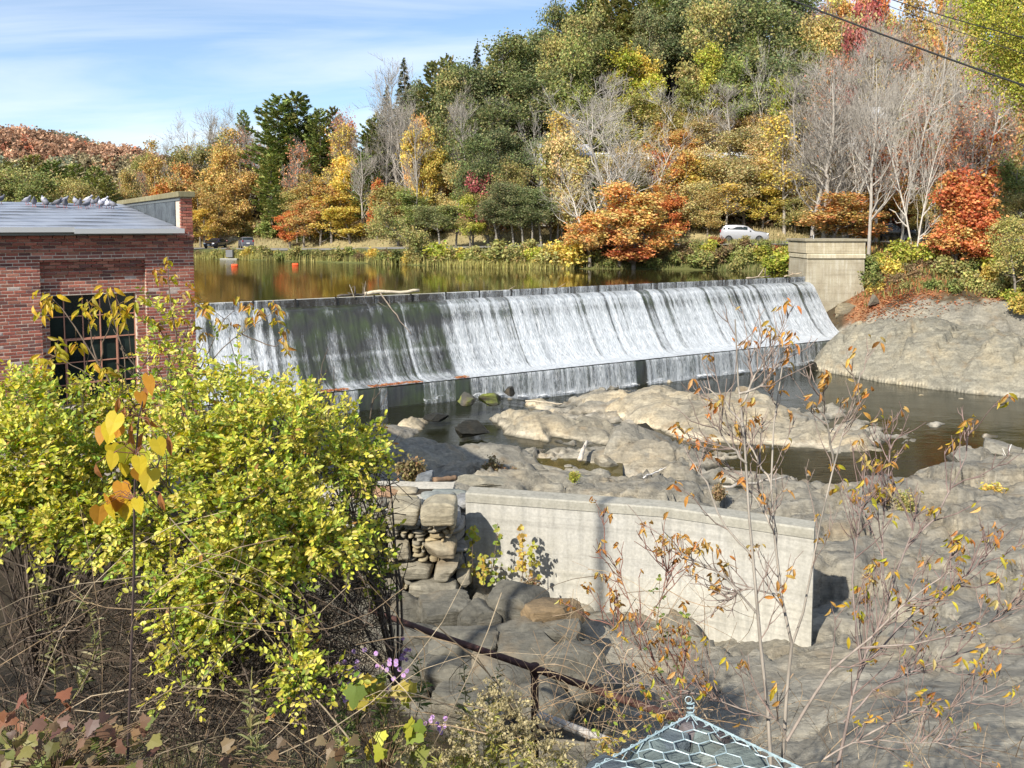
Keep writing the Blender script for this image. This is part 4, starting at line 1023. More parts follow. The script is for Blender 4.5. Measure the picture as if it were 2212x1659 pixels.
def put(s0, s1, c, out):
    if s1 - s0 < .03: return
    bricks.append((s0, s1, 6.1 + c * CH + CH / 2, out))
def cut(s0, s1, c, out, zones):
    for a, b in zones:
        lo, hi = max(s0, a), min(s1, b)
        if hi - lo > .03: put(lo, hi, c, out)
for c in range(NC + 1):
    zc = 6.1 + (c + .5) * CH; k = NC - c
    bond = (BLN + .0125); s = -bond * (.5 if c % 2 else 0) - (bond * .25 if c % 6 == 0 else 0)
    corb = [.0, .075, .075, .055, .055, .035, .035, .0, 0][k] if k < 8 else 0
    if k in (2, 4, 6): corb -= .045
    if corb < 0: corb = 0
    while s < SMAX:
        a, b = s, s + BLN
        if zc > rzt: cut(a, b, c, corb, [(0.0, SMAX)])
        else:
            cut(a, b, c, 0, [(0.0, rs0), (rs1, SMAX)])
            kk = int((rzt - zc) / CH); ro = RD + ([.105, .045, .075, .015, .045, 0][kk] if kk < 6 else 0)
            if zc > wzt: cut(a, b, c, ro, [(rs0, rs1)])
            elif zc > wzb: cut(a, b, c, RD, [(rs0, ws0), (ws1, rs1)])
            else: cut(a, b, c, RD, [(rs0, rs1)])
        s += bond
# reveals of the recess and of the window opening are brick too
rv = MB()
for c in range(NC + 1):
    zc = 6.1 + (c + .5) * CH
    if zc < rzt:
        for se, sg in ((rs0, 1), (rs1, -1)): rv.box(wl(se - sg * .052, RD / 2 - .004, zc), (.1, -RD + .0, BH), rot=Rn, col=np.array(PAL[RNG.integers(8)]) * RNG.uniform(.8, 1.2))
    if wzb < zc < wzt:
        for se, sg in ((ws0, 1), (ws1, -1)): rv.box(wl(se - sg * .052, (RD + WDP) / 2 - .056, zc), (.1, .19, BH), rot=Rn, col=np.array(PAL[RNG.integers(8)]) * RNG.uniform(.8, 1.2))
ro = rv.build('reveal_bricks', M['brick'], wall); ro['kind'] = 'stuff'
scored = []
for b in bricks:
    wp = wl((b[0] + b[1]) / 2, b[3], b[2]) + bl; px, py = proj(wp)
    vis = (px > -5) and py < 850 and (b[1] - b[0]) > .15
    scored.append((0 if vis else 1, (px > 110 and px < 300 and py > 700) * 1 + wp.y * .05, b))
scored.sort(key=lambda t: (t[0], t[1]))
rest = MB()
for i, (_, _, b) in enumerate(scored):
    cc = np.array(PAL[RNG.integers(len(PAL))]) * RNG.uniform(.75, 1.25)
    if RNG.random() < .03: cc = np.array([.42, .34, .30])
    loc = wl((b[0] + b[1]) / 2, b[3] - .05 + RNG.uniform(-.002, .003), b[2])
    if i < 300:
        o = link('brick', bmesh_, wall, loc=loc, rot=(0, 0, math.atan2(-WD.y, -WD.x)), scale=((b[1] - b[0]) / BLN, 1, 1)); o.color = (*cc, 1)
    else: rest.box(loc, (b[1] - b[0], .1, BH), rot=Rn, bev=.004, col=cc)
ro = rest.build('brickwork', M['brick'], wall); ro['kind'] = 'stuff'
# window
win = link('window', None, bh, loc=wl((ws0 + ws1) / 2, WDP, wzb)); wloc = Vector(win.location)
BARC = (.42, .20, .13)
cols = [ws1] + [wall_hit(x, 690)[0] for x in (142, 183, 221, 258)] + [ws0]
rows_ = [wzt] + [wall_hit(200, y)[1] for y in (684, 733, 784, 832)] + [wzb]
for i in range(5):
    for j in range(5):
        a, b, z1, z0 = cols[i], cols[i + 1], rows_[j], rows_[j + 1]
        tint = RNG.uniform(.6, 1.6)
        p = MB().box(wl((a + b) / 2, WDP - .01, (z0 + z1) / 2) - wloc, (abs(a - b) - .012, .006, z1 - z0 - .012), rot=Rn @ np.array(Matrix.Rotation(RNG.normal() * .012, 3, 'Z')), col=(tint,) * 3)
        p.build('pane', M['glass'], win)
for i, s in enumerate(cols):
    t = .035 if i in (0, 5) else .022
    MB().box(wl(s, WDP + .012, (wzb + wzt) / 2) - wloc, (t, .035, wzt - wzb), rot=Rn, col=BARC).build('mullion', M['plain'], win)
for j, z in enumerate(rows_):
    t = .04 if j in (0, 5) else .02
    MB().box(wl((ws0 + ws1) / 2, WDP + .010, z) - wloc, (ws1 - ws0, .03, t), rot=Rn, col=BARC).build('glazing_bar', M['plain'], win)
sash = MB()
for s in (cols[1] - .02, cols[4] + .02): sash.box(wl(s, WDP + .03, (rows_[2] + rows_[4]) / 2) - wloc, (.03, .03, rows_[2] - rows_[4]), rot=Rn, col=BARC)
for z in (rows_[2] - .02, rows_[4] + .02): sash.box(wl((cols[1] + cols[4]) / 2, WDP + .032, z) - wloc, (cols[1] - cols[4], .03, .03), rot=Rn, col=BARC)
sash.build('vent_sash', M['plain'], win)
MB().box(wl((ws0 + ws1) / 2, RD + .0, wzb - .045) - wloc, (ws1 - ws0 + .1, .2, .085), rot=Rn, col=(1.2, 1.15, 1.05)).build('sill', M['concrete'], win)
# near-black panel standing in for the room's darkness behind the panes
MB().box(wl((ws0 + ws1) / 2, WDP - .7, (wzb + wzt) / 2) - wloc, (ws1 - ws0, .05, wzt - wzb), rot=Rn, col=(.02, .02, .02)).build('dark_room_panel', M['plain'], win)
# roof: overlapping metal courses from eave to ridge
EO, RUN, RISE = .30, 7.2, .74
roof = link('roof', None, bh, loc=wl(2, 0, ZE + .07)); rloc = Vector(roof.location)
nstrip = 9; zE = ZE + .10
def roof_pt(s, t, dz=0): return wl(s, EO - t * (RUN + EO), zE + t * RISE + dz)
S_R = .27
for i in range(nstrip):
    t0, t1 = i / nstrip, (i + 1.08) / nstrip
    m = MB(); n = 26
    g0 = [[roof_pt(s, t0, .018 + .012 * math.sin(s * 3 + i)) - rloc, roof_pt(s, min(t1, 1.0), 0 + .01 * math.sin(s * 2.3 + i)) - rloc] for s in np.linspace(S_R, 7.5 + 3, n)]
    g0 = [[tuple(a) for a in q] for q in g0]; m.grid(g0)
    m.grid([[tuple(roof_pt(s, t0, .018) - rloc), tuple(roof_pt(s, t0, -.01) - rloc)] for s in np.linspace(S_R, 10.5, n)])
    m.build('roof_panel', M['roof'], roof)
m = MB(); m.grid([[tuple(roof_pt(s, 1.0, .0) - rloc), tuple(wl(s, -RUN - RUN, zE - .2) - rloc)] for s in (S_R, 10.5)]); m.build('rear_slope', M['roof'], roof)
m = MB()
for s0, s1, dz, dz2 in ((S_R - .02, 2.35, -.03, .02), (2.34, 10.5, .02, .03)):
    a, b = roof_pt(s0, 0, dz), roof_pt(s1, 0, dz2)
    m.box((a + b) / 2 - rloc + Vector((0, 0, -.015)) + WN * (.012 if s0 < 1 else 0), (s1 - s0, .03, .10), rot=Rn, col=(.42, .42, .41))
m.build('drip_edge', M['plain'], roof)
m = MB(); 
for s0, s1 in ((S_R + .2, 2.1), (2.11, 10.5)): m.box(wl((s0 + s1) / 2, EO - .10, ZE + .045) - rloc, (s1 - s0, .05, .09), rot=Rn, col=(.16, .165, .15))
m.build('fascia', M['plain'], roof)
# end parapet: brick pier at the corner, membrane-clad inner face, stone coping
par = link('parapet', None, bh, loc=wl(.13, 0, ZE)); ploc = Vector(par.location)
zcop = at_y(415, 426, CO.y).z
pm = MB(); c = 0; z = ZE + .05
pier = MB()
pier.box(wl(.125, -.26, (ZE + zcop) / 2 + .02) - ploc, (.235, .44, zcop - ZE), rot=Rn, col=(.5, .42, .34)); 
pier.build('pier_core', M['mortar'], par)
bk = MB()
while z < zcop - .03:
    for a, b in (((.0, .12), (.13, .25)) if c % 2 else ((.0, .205), (.215, .25))): bk.box(wl((a + b) / 2, -.05, z + CH / 2) - ploc, (b - a, .1, BH), rot=Rn, bev=.004, col=np.array(PAL[RNG.integers(8)]) * RNG.uniform(.8, 1.2))
    z += CH; c += 1
bk.build('pier_brickwork', M['brick'], par)
pm.box(wl(.13, -.48 - RUN / 2 - .2, (ZE - .3 + zcop) / 2) - ploc, (.24, RUN + .3, zcop - ZE + .3), rot=Rn, col=(1, 1, 1))
pm.build('membrane_face', M['membrane'], par)
for k in range(4):
    t0, t1 = -.08 + k * 1.95, -.08 + (k + 1) * 1.95 - .012
    MB().box(wl(.13, -(t0 + t1) / 2, zcop + .058) - ploc, (.36, t1 - t0, .125), rot=Rn, bev=.012, col=(.62, .62, .48)).build('coping_stone', M['old_concrete'], par)
m = MB(); m.box(wl(.255, -RUN / 2, zcop - .05) - ploc, (.02, RUN, .05), rot=Rn, col=(.10, .11, .11)); m.build('flashing', M['plain'], par)
# plain side wall receding from the corner
MB().box(wl(.15, -4.1, 7.4) - bl * 0, (.28, 7.2, 5.6), rot=Rn, col=(.5, .2, .15)).build('side_wall', M['mortar'], bh)
# ------------------------------------------------------------------ tree kit
def unit(v): return v / (np.linalg.norm(v, axis=-1, keepdims=True) + 1e-9)
def grow(r, PP, PR, n, t0, t1, length, spread, up, rr, k=4, fall=0.5, wob=0.12, bend=0.15, rtip=0.35, idx=None):
    idx = r.integers(0, len(PP), n) if idx is None else idx
    n = len(idx); kk = PP.shape[1]
    t = r.uniform(t0, t1, n); s = t * (kk - 1); i = np.minimum(s.astype(int), kk - 2); f = (s - i)[:, None]
    base = PP[idx, i] * (1 - f) + PP[idx, i + 1] * f
    rad = PR[idx, i] * (1 - f[:, 0]) + PR[idx, i + 1] * f[:, 0]
    tg = unit(PP[idx, i + 1] - PP[idx, i])
    pr = r.normal(size=(n, 3)); pr = unit(pr - (pr * tg).sum(-1, keepdims=True) * tg)
    sp = r.normal(spread, spread * 0.2, n)[:, None]
    d = tg * np.cos(sp) + pr * np.sin(sp); d[:, 2] += up; d = unit(d)
    L = length * r.uniform(0.6, 1.25, n) * (1 - fall * t)
    q = np.linspace(0, 1, k)[None, :, None]
    P = base[:, None] + d[:, None] * L[:, None, None] * q + np.array([0, 0, 1.]) * (bend * L)[:, None, None] * q ** 2
    P = P + r.normal(size=P.shape) * (wob * L / k)[:, None, None] * (q > 0)
    Rr = np.maximum(rad * rr, 0.004)[:, None] * (1 - (1 - rtip) * np.linspace(0, 1, k)[None])
    return P, Rr
def blades(r, C, size, flat=0.5, aspect=1.5, out=None, droop=0.0):
    """diamond leaf patches centred on C"""
    n = len(C)
    nrm = unit(r.normal(size=(n, 3)) + np.array([0, 0, flat * 2]) + (out if out is not None else 0))
    a = r.normal(size=(n, 3)); a[:, 2] -= droop; a = unit(a - (a * nrm).sum(-1, keepdims=True) * nrm); b = np.cross(nrm, a)
    s = (size * r.uniform(0.6, 1.35, n))[:, None]
    f = nrm * s * 0.15
    V = np.stack([C - a * s * aspect * .5, C + b * s * .5 + f, C + a * s * aspect * .5, C - b * s * .5 + f], 1)
    return V.reshape(-1, 3), np.arange(n * 4).reshape(n, 4)
def leafcol(r, n, pal, clump=None, jitter=0.22):
    pal = np.array(pal, float); k = r.integers(0, len(pal), n)
    if clump is not None: k = np.where(r.random(n) < 0.75, clump % len(pal), k)
    c = pal[k] * (1 + jitter * r.normal(size=(n, 1))) * (1 + 0.08 * r.normal(size=(n, 3)))
    return np.repeat(np.clip(c, 0.004, 0.9), 4, 0)
def deciduous(seed, H=14., W=5., base=0.3, nleaf=4200, leaf=0.34, pal=((1, 1, 1),), trunk=0.20, bark=(.20, .175, .145), multi=1, limb=16, twig=240, fill=1.0, lean=0.04, up=0.25, fine=0):
    r = np.random.default_rng(seed)
    k = 7; PP, PR = [], []
    for m in range(multi):
        dx, dy = r.normal(size=2) * (lean * H * (1 + multi * .6)); q = np.linspace(0, 1, k)
        b = r.normal(size=2) * .25 * (multi > 1)
        P = np.stack([b[0] + dx * q ** 1.4 + r.normal(size=k) * .09 * q * H / 12, b[1] + dy * q ** 1.4 + r.normal(size=k) * .09 * q * H / 12, q * H * (.93 if m == 0 else r.uniform(.7, .9)) - .3], -1)
        PP.append(P); PR.append(trunk * (.8 if multi > 1 else 1) * (1 - .9 * q) ** .8 + .012)
    PP, PR = np.array(PP), np.array(PR)
    L1, R1 = grow(r, PP, PR, limb * multi, base, .95, W * .62, 1.0, up, .55, k=5, fall=.55)
    L2, R2 = grow(r, np.concatenate([L1]), R1, limb * multi * 4, .25, 1., W * .30, .75, up * .6, .55, k=4, fall=.3)
    L3, R3 = grow(r, L2, R2, twig, .2, 1., W * .17, .7, .1, .55, k=3, fall=.2)
    parts = [tubes(PP, PR, 7), tubes(L1, R1, 5), tubes(L2, R2, 4), tubes(L3, np.maximum(R3, .011), 3)]
    if fine:
        L4, R4 = grow(r, np.concatenate([L3]), R3, fine, .1, 1., W * .12, .6, .18, .6, k=3, fall=.2); parts.append(tubes(L4, np.maximum(R4, .009), 3))
    mb = MB()
    for V, F in parts: mb.add(V, F, np.array(bark) * 1.0)
    wood = mb.mesh('trunk', M['bark'], True)
    crown = None
    if nleaf:
        tips = np.concatenate([L3[:, 1:].reshape(-1, 3), L2[:, 2:].reshape(-1, 3)])
        ci = r.integers(0, len(tips), nleaf)
        C = tips[ci] + r.normal(size=(nleaf, 3)) * np.array([.34, .34, .24]) * (W / 5) * fill
        V, F = blades(r, C, leaf, .12, 1.25)
        cl = (vnoise(C * 0.45 + seed, seed) * 3 + 9).astype(int)
        crown = new_mesh('crown', V, F, M['far_leaf'], leafcol(r, nleaf, pal, cl))
    return crown, wood
def conifer(seed, H=20., W=5.5, kind='pine', n=5200, pal=((1, 1, 1),), bark=(.14, .115, .09), base=.22):
    r = np.random.default_rng(seed); k = 8; q = np.linspace(0, 1, k)
    P = np.stack([r.normal(size=k) * .05 * q * 3, r.normal(size=k) * .05 * q * 3, q * H - .3], -1)[None]; PR = (.26 * H / 20 * (1 - .95 * q) + .015)[None]
    nb = 105 if kind == 'pine' else 130
    t = base + (1 - base) * (np.arange(nb) + r.uniform(-.3, .3, nb)) / nb
    if kind == 'pine': prof = np.clip(1.25 * (1 - t) ** .5, .07, 1) * (.5 + .5 * smooth(base, base + .28, t)) * r.uniform(.65, 1.15, nb)
    else: prof = np.clip((1 - t) ** .9 * 1.05, .04, 1) * r.uniform(.75, 1.1, nb)
    az = np.arange(nb) * 2.399 + r.normal(size=nb) * .3; L = W * .5 * prof * 1.15
    up0 = .12 if kind == 'pine' else -.22
    s = np.linspace(0, 1, 5)[None, :]
    cz = t[:, None] * H - .3
    rise = L[:, None] * (up0 * s + (.30 if kind == 'pine' else .14) * s ** 2 * (t[:, None] * .9 + .25))
    B = np.stack([np.cos(az)[:, None] * L[:, None] * s, np.sin(az)[:, None] * L[:, None] * s, cz + rise], -1)
    B[:, 1:] += r.normal(size=B[:, 1:].shape) * .05
    BR = (.018 * L[:, None] + .012) * (1 - .75 * s)
    mb = MB(); V, F = tubes(P, PR, 7); mb.add(V, F, bark); V, F = tubes(B, BR, 4); mb.add(V, F, bark)
    wood = mb.mesh('trunk', M['bark'], True)
    # needle sprays: flat fans along the outer part of each branch
    w = L / L.sum(); bi = r.choice(nb, n, p=w); u = r.uniform(.22, 1.05, n) ** .8; sidx = u * 4; i = np.minimum(sidx.astype(int), 3); f = (sidx - i)[:, None]
    C = B[bi, i] * (1 - f) + B[bi, i + 1] * f
    rd = unit(B[bi, -1] - B[bi, 0]); sd = np.cross(rd, [0, 0, 1.])
    off = r.normal(size=n) * .34 * (L[bi] * .42) * (1.1 - .6 * u)
    C = C + sd * off[:, None] + np.array([0, 0, 1.]) * (r.normal(size=n) * (.14 if kind == 'pine' else .10) + .05)[:, None]
    ln = (.46 if kind == 'pine' else .42) * r.uniform(.6, 1.3, n); wd = ln * (.50 if kind == 'pine' else .42)
    a = unit(rd + sd * np.sign(off)[:, None] * .7 + r.normal(size=(n, 3)) * .3 + np.array([0, 0, .25 if kind == 'pine' else -.15])); b = unit(np.cross(a, unit(r.normal(size=(n, 3)) * .55 + np.array([0, 0, 1.]))))
    Vv = np.stack([C - a * ln[:, None] * .4, C + b * wd[:, None] * .5, C + a * ln[:, None] * .6, C - b * wd[:, None] * .5], 1).reshape(-1, 3)
    Ff = np.arange(n * 4).reshape(n, 4)
    crown = new_mesh('crown', Vv, Ff, M['needle'], leafcol(r, n, pal, (vnoise(C * .5 + seed, seed) * 3 + 9).astype(int), .2))
    return crown, wood
def shrub(seed, H=2., W=2.4, n=1500, leaf=.2, pal=((1, 1, 1),), bark=(.12, .10, .08), dense=1.0):
    r = np.random.default_rng(seed)
    P0 = np.zeros((9, 4, 3)); az = r.uniform(0, 6.28, 9); sp = r.uniform(.1, .9, 9); q = np.linspace(0, 1, 4)
    P0[:, :, 0] = np.cos(az)[:, None] * sp[:, None] * W * .5 * q; P0[:, :, 1] = np.sin(az)[:, None] * sp[:, None] * W * .5 * q; P0[:, :, 2] = H * r.uniform(.6, 1., 9)[:, None] * (1.1 - sp[:, None] * .45) * q ** .85 - .1
    R0 = np.full((9, 4), .02) * (1 - .7 * q)
    L1, R1 = grow(r, P0, R0, 60, .2, 1., H * .32, .8, .1, .6, k=3)
    mb = MB(); V, F = tubes(P0, R0, 4); mb.add(V, F, bark); V, F = tubes(L1, R1, 3); mb.add(V, F, bark)
    wood = mb.mesh('stems', M['bark'])
    tips = np.concatenate([L1.reshape(-1, 3), P0[:, 1:].reshape(-1, 3)])
    C = tips[r.integers(0, len(tips), n)] + r.normal(size=(n, 3)) * np.array([.16, .16, .13]) * W / 2.4 * 1.3 * dense; C[:, 2] = np.maximum(C[:, 2], .03)
    V, F = blades(r, C, leaf, .5, 1.4)
    return new_mesh('foliage', V, F, M['far_leaf'], leafcol(r, n, pal, (vnoise(C * 1.2 + seed, seed) * 3 + 9).astype(int))), wood

# palettes (base colours of leaves)
YEL = [(.64, .47, .11), (.68, .53, .16), (.56, .42, .10), (.48, .40, .10)]
ORG = [(.64, .33, .11), (.68, .40, .14), (.58, .28, .10), (.62, .44, .15), (.46, .36, .13)]
RED = [(.58, .20, .085), (.64, .27, .10), (.50, .15, .07), (.62, .36, .12)]
TAN = [(.56, .44, .19), (.63, .50, .22), (.49, .39, .17), (.42, .37, .17)]
OCH = [(.50, .35, .12), (.55, .40, .14), (.43, .31, .12), (.37, .32, .13)]
OLV = [(.32, .30, .11), (.39, .35, .13), (.26, .26, .095), (.44, .37, .15)]
GRN = [(.22, .25, .08), (.28, .30, .10), (.18, .21, .07), (.35, .33, .12)]
LIM = [(.38, .40, .07), (.45, .43, .08), (.30, .35, .06), (.50, .44, .12)]
DRK = [(.165, .19, .08), (.215, .235, .10), (.13, .155, .07), (.28, .275, .125)]
PIN = [(.18, .23, .065), (.24, .285, .08), (.14, .185, .055), (.31, .31, .10)]
PIO = [(.27, .27, .10), (.34, .32, .12), (.21, .225, .085), (.39, .35, .14)]
SPR = [(.13, .155, .08), (.17, .19, .10), (.10, .125, .07)]
MAG = [(.44, .14, .13), (.50, .19, .16), (.36, .11, .11)]
PNK = [(.52, .22, .13), (.50, .28, .15), (.42, .20, .12)]
GRY = (.36, .325, .28); PALE = (.50, .46, .40)
KIT = {}
def kit(name, fn, h, w): KIT.setdefault(name, []).append((fn, h, w))
for v in (0, 1):
    kit('yel', deciduous(11 + v, 13, 6, .10, 7600, .25, YEL, limb=18), 13, 6)
    kit('org', deciduous(21 + v, 12, 6, .10, 7600, .25, ORG, limb=18), 12, 6)
    kit('red', deciduous(31 + v, 11, 5, .08, 6800, .25, RED, limb=18), 11, 5)
    kit('tan', deciduous(41 + v, 14, 7, .08, 7600, .25, TAN, limb=20, fill=1.3), 14, 7)
    kit('och', deciduous(51 + v, 15, 6.5, .08, 7600, .25, OCH, limb=18), 15, 6.5)
    kit('olv', deciduous(61 + v, 15, 7, .12, 7400, .25, OLV, limb=18, fill=1.25), 15, 7)
    kit('grn', deciduous(71 + v, 15, 7, .15, 7600, .26, GRN, limb=18), 15, 7)
    kit('drk', deciduous(81 + v, 18, 7.5, .38, 8600, .25, DRK, limb=22, trunk=.22, bark=(.25, .225, .19), fill=1.25), 18, 7.5)
    kit('pine', conifer(91 + v, 22, 7.5, 'pine', 11000, PIN), 22, 7.5)
    kit('pio', conifer(101 + v, 20, 6.2, 'pine', 9500, PIO), 20, 6.2)
    kit('spr', conifer(111 + v, 18, 5.5, 'spruce', 7500, SPR), 18, 5.5)
    kit('bare', deciduous(121 + v, 16, 6.5, .22, 0, bark=GRY, trunk=.17, limb=22, twig=420, fine=800, up=.45), 16, 6.5)
    kit('wisp', deciduous(131 + v, 16, 6, .25, 1000, .22, PNK, bark=GRY, trunk=.16, limb=24, twig=420, fine=700, up=.42), 16, 6)
kit('lim', deciduous(141, 13, 6, .2, 7000, .25, LIM, limb=18), 13, 6)
kit('limn', deciduous(142, 13, 6, .62, 26000, .085, LIM, limb=22, twig=420), 13, 6)
kit('mag', deciduous(151, 9, 4, .15, 3600, .23, MAG), 9, 4)
kit('pale', deciduous(161, 15, 8, .2, 0, bark=PALE, trunk=.22, limb=18, twig=340, fine=600, up=.25, multi=2, lean=.10), 15, 8)
kit('yw', deciduous(171, 15, 6, .25, 2400, .24, YEL + TAN, bark=GRY, limb=20, twig=600, fine=800, up=.45), 15, 6)
NAMES = dict(yel='yellow_maple', org='orange_maple', red='red_maple', tan='tan_tree', och='ochre_tree', olv='olive_tree', grn='green_tree', drk='locust_tree', pine='pine_tree', pio='pine_tree', spr='spruce_tree', bare='bare_tree', wisp='thinning_tree', lim='lime_tree', limn='lime_tree', mag='crimson_tree', pale='dead_tree', yw='thinning_tree')
WORDS = dict(yel='golden yellow maple', org='orange maple', red='red maple', tan='tan-leaved tree', och='ochre-leaved tree', olv='olive-green tree', grn='green leafy tree', drk='dark green locust tree', pine='green white pine', pio='olive-green pine', spr='dark spruce', bare='bare grey-branched tree', wisp='nearly bare pinkish tree', lim='yellow-green tree', limn='yellow-green tree', mag='crimson tree', pale='bare white-limbed tree', yw='half-bare yellow tree')
def zone(px, y, py):
    if px < 330: return 'behind the brick roof'
    side = 'beyond the pond' if px < 700 else 'on the pond slope' if px < 1180 else 'above the road' if px < 1720 else 'behind the abutment'
    return side
NTREE = [0]
def tree(kind, px, top, y, wpx, label=None, ground_z=None, sink=0.0, lean=(0, 0), hmul=1.0, pybase=None):
    """px: direction of the trunk, top: direction of the tip, y: depth, wpx: crown width in photograph pixels"""
    i = NTREE[0]; NTREE[0] += 1
    (crown, wood), H0, W0 = KIT[kind][i % len(KIT[kind])]
    tip = at_y(px, top, y); gz = (hz(tip.x, y) if y > 60 else ground(tip.x, y)) if ground_z is None else ground_z
    gz -= sink
    H = max(2.0, tip.z - gz); W = wpx / px_m(y)
    t = empty(NAMES[kind], (tip.x, y, gz), RNG.uniform(0, 6.28)); t.rotation_euler.x = lean[0]; t.rotation_euler.y = lean[1]
    if any(lean): t.rotation_euler.z = 0
    sc = (W / W0, W / W0, H / H0)
    link('trunk', wood, t, scale=sc)
    if crown:
        c = link('crown', crown, t, scale=sc); v = RNG.uniform(.82, 1.18); c.color = (v * RNG.uniform(.94, 1.06), v, v * RNG.uniform(.9, 1.1), 1)
    if label: tag(t, label, 'tree')
    else:
        size = 'tall ' if H > 17 else 'small ' if H < 8 else ''
        tag(t, f"{size}{WORDS[kind]} {zone(px, y, top)}", 'tree')
    t['group'] = 'trees ' + zone(px, y, top)
    return t
# ------------------------------------------------------------------ the wood round the pond (direction, tip, depth, crown width)
T = tree
# far end of the pond
for a in [('bare', 405, 262, 158, 95), ('bare', 440, 240, 162, 100), ('bare', 478, 238, 166, 105), ('bare', 372, 300, 160, 80), ('wisp', 500, 268, 160, 90), ('spr', 455, 268, 176, 55), ('pine', 526, 236, 172, 60), ('och', 338, 318, 150, 70), ('olv', 318, 345, 152, 60), ('och', 470, 290, 148, 85), ('och', 520, 325, 146, 80),
          ('org', 375, 355, 147, 70), ('red', 350, 395, 146, 60), ('och', 430, 400, 142, 75), ('och', 465, 425, 139, 70), ('yel', 440, 455, 138, 60), ('olv', 420, 330, 152, 90), ('wisp', 545, 300, 152, 70), ('och', 500, 400, 143, 70), ('bare', 530, 290, 156, 90),
          ('pine', 600, 203, 148, 150, 'big full-crowned white pine standing above the far pond shore'), ('pine', 640, 198, 152, 150), ('pine', 585, 330, 140, 80), ('pine', 612, 392, 136, 75), ('pine', 690, 232, 146, 90), ('pio', 720, 228, 156, 80), ('pine', 668, 330, 141, 85),
          ('wisp', 742, 232, 142, 70), ('red', 745, 268, 146, 55), ('yw', 732, 278, 130, 80), ('yel', 752, 340, 126, 80), ('och', 668, 385, 131, 80), ('olv', 640, 420, 132, 80), ('och', 700, 370, 134, 70),
          ('org', 655, 440, 124, 80), ('yel', 715, 425, 121, 95), ('org', 690, 412, 122, 85), ('yel', 755, 452, 118, 90), ('red', 625, 455, 126, 55), ('pine', 800, 255, 132, 90), ('pine', 790, 330, 124, 85), ('pio', 815, 240, 138, 70), ('red', 815, 430, 116, 40), ('red', 812, 392, 118, 35),
          ('spr', 835, 178, 136, 85), ('bare', 858, 128, 124, 140, 'tall bare grey tree rising against the sky left of the dark pines'), ('spr', 872, 118, 134, 100), ('bare', 885, 215, 118, 130), ('bare', 830, 215, 124, 110), ('yel', 918, 290, 112, 80), ('org', 900, 268, 116, 60), ('olv', 860, 400, 110, 110), ('grn', 900, 420, 106, 100), ('yel', 940, 330, 112, 70), ('tan', 990, 365, 106, 70)]:
    T(*a)
# dark evergreen and locust slope
for a in [('pio', 935, 128, 132, 95), ('pio', 965, 118, 138, 90), ('pine', 1000, 140, 128, 90), ('drk', 985, 150, 122, 120), ('drk', 1045, 140, 122, 130), ('spr', 1030, 88, 138, 80), ('pio', 1075, 105, 136, 90), ('drk', 1095, 90, 128, 130), ('pio', 1120, 72, 138, 90), ('drk', 1060, 230, 112, 130), ('drk', 1000, 250, 112, 120), ('drk', 1130, 170, 118, 140), ('bare', 1015, 215, 110, 90), ('bare', 1045, 330, 104, 60),
          ('drk', 1150, 60, 128, 110), ('drk', 1210, 20, 130, 90, 'dark ragged tree standing clear above the skyline'), ('pio', 1180, 60, 136, 90), ('pio', 1235, 25, 140, 90), ('pine', 1265, -20, 140, 100), ('spr', 1300, -40, 146, 90), ('pio', 1320, -35, 142, 110), ('pio', 1370, -60, 142, 110), ('pio', 1265, 60, 132, 100), ('pio', 1400, 5, 132, 120), ('pine', 1450, -50, 140, 120), ('drk', 1200, 150, 116, 130), ('drk', 1160, 290, 104, 110), ('drk', 1230, 240, 108, 90),
          ('lim', 1330, 130, 116, 100), ('yel', 1380, 120, 120, 80), ('yel', 1340, 110, 124, 90), ('grn', 1275, 205, 110, 95), ('lim', 1420, 180, 112, 80), ('olv', 1380, 215, 108, 110), ('olv', 1450, 230, 106, 100), ('drk', 1480, 40, 124, 130), ('drk', 1540, -20, 124, 130), ('pine', 1500, -70, 138, 110), ('drk', 1600, -30, 118, 150), ('drk', 1650, 10, 112, 140), ('drk', 1560, 100, 114, 120), ('lim', 1540, 120, 110, 80), ('grn', 1500, 180, 110, 90), ('grn', 1610, 140, 106, 110), ('drk', 1670, 120, 106, 110), ('lim', 1680, 190, 100, 70), ('pine', 1420, -20, 138, 100),
          ('drk', 1090, 290, 104, 110), ('olv', 1110, 350, 98, 90), ('tan', 1190, 370, 98, 75), ('yw', 1215, 250, 96, 90), ('tan', 1205, 300, 94, 85), ('olv', 1080, 380, 96, 90), ('grn', 985, 420, 96, 90), ('drk', 950, 440, 95, 90), ('olv', 1020, 420, 94, 70), ('mag', 1055, 378, 95, 62, 'small crimson tree at the wood edge above the bank'), ('lim', 1015, 435, 93, 60, 'pale yellow-green shrubby tree beside the crimson one'), ('wisp', 1070, 420, 94, 60)]:
    T(*a)
# tall light trunks at the edge of the locusts
for px, top, y, w in [(1020, 300, 96, 50), (1110, 390, 92, 40), (1150, 420, 91, 40), (1170, 400, 92, 45), (1130, 430, 91, 35), (1075, 430, 92, 35)]: T('drk', px, top, y, w + 40)
# the tree leaning over the water
T('olv', 955, 395, 88.5, 75, 'dark tree leaning steeply out over the pond', lean=(0, -.95), ground_z=6.3)
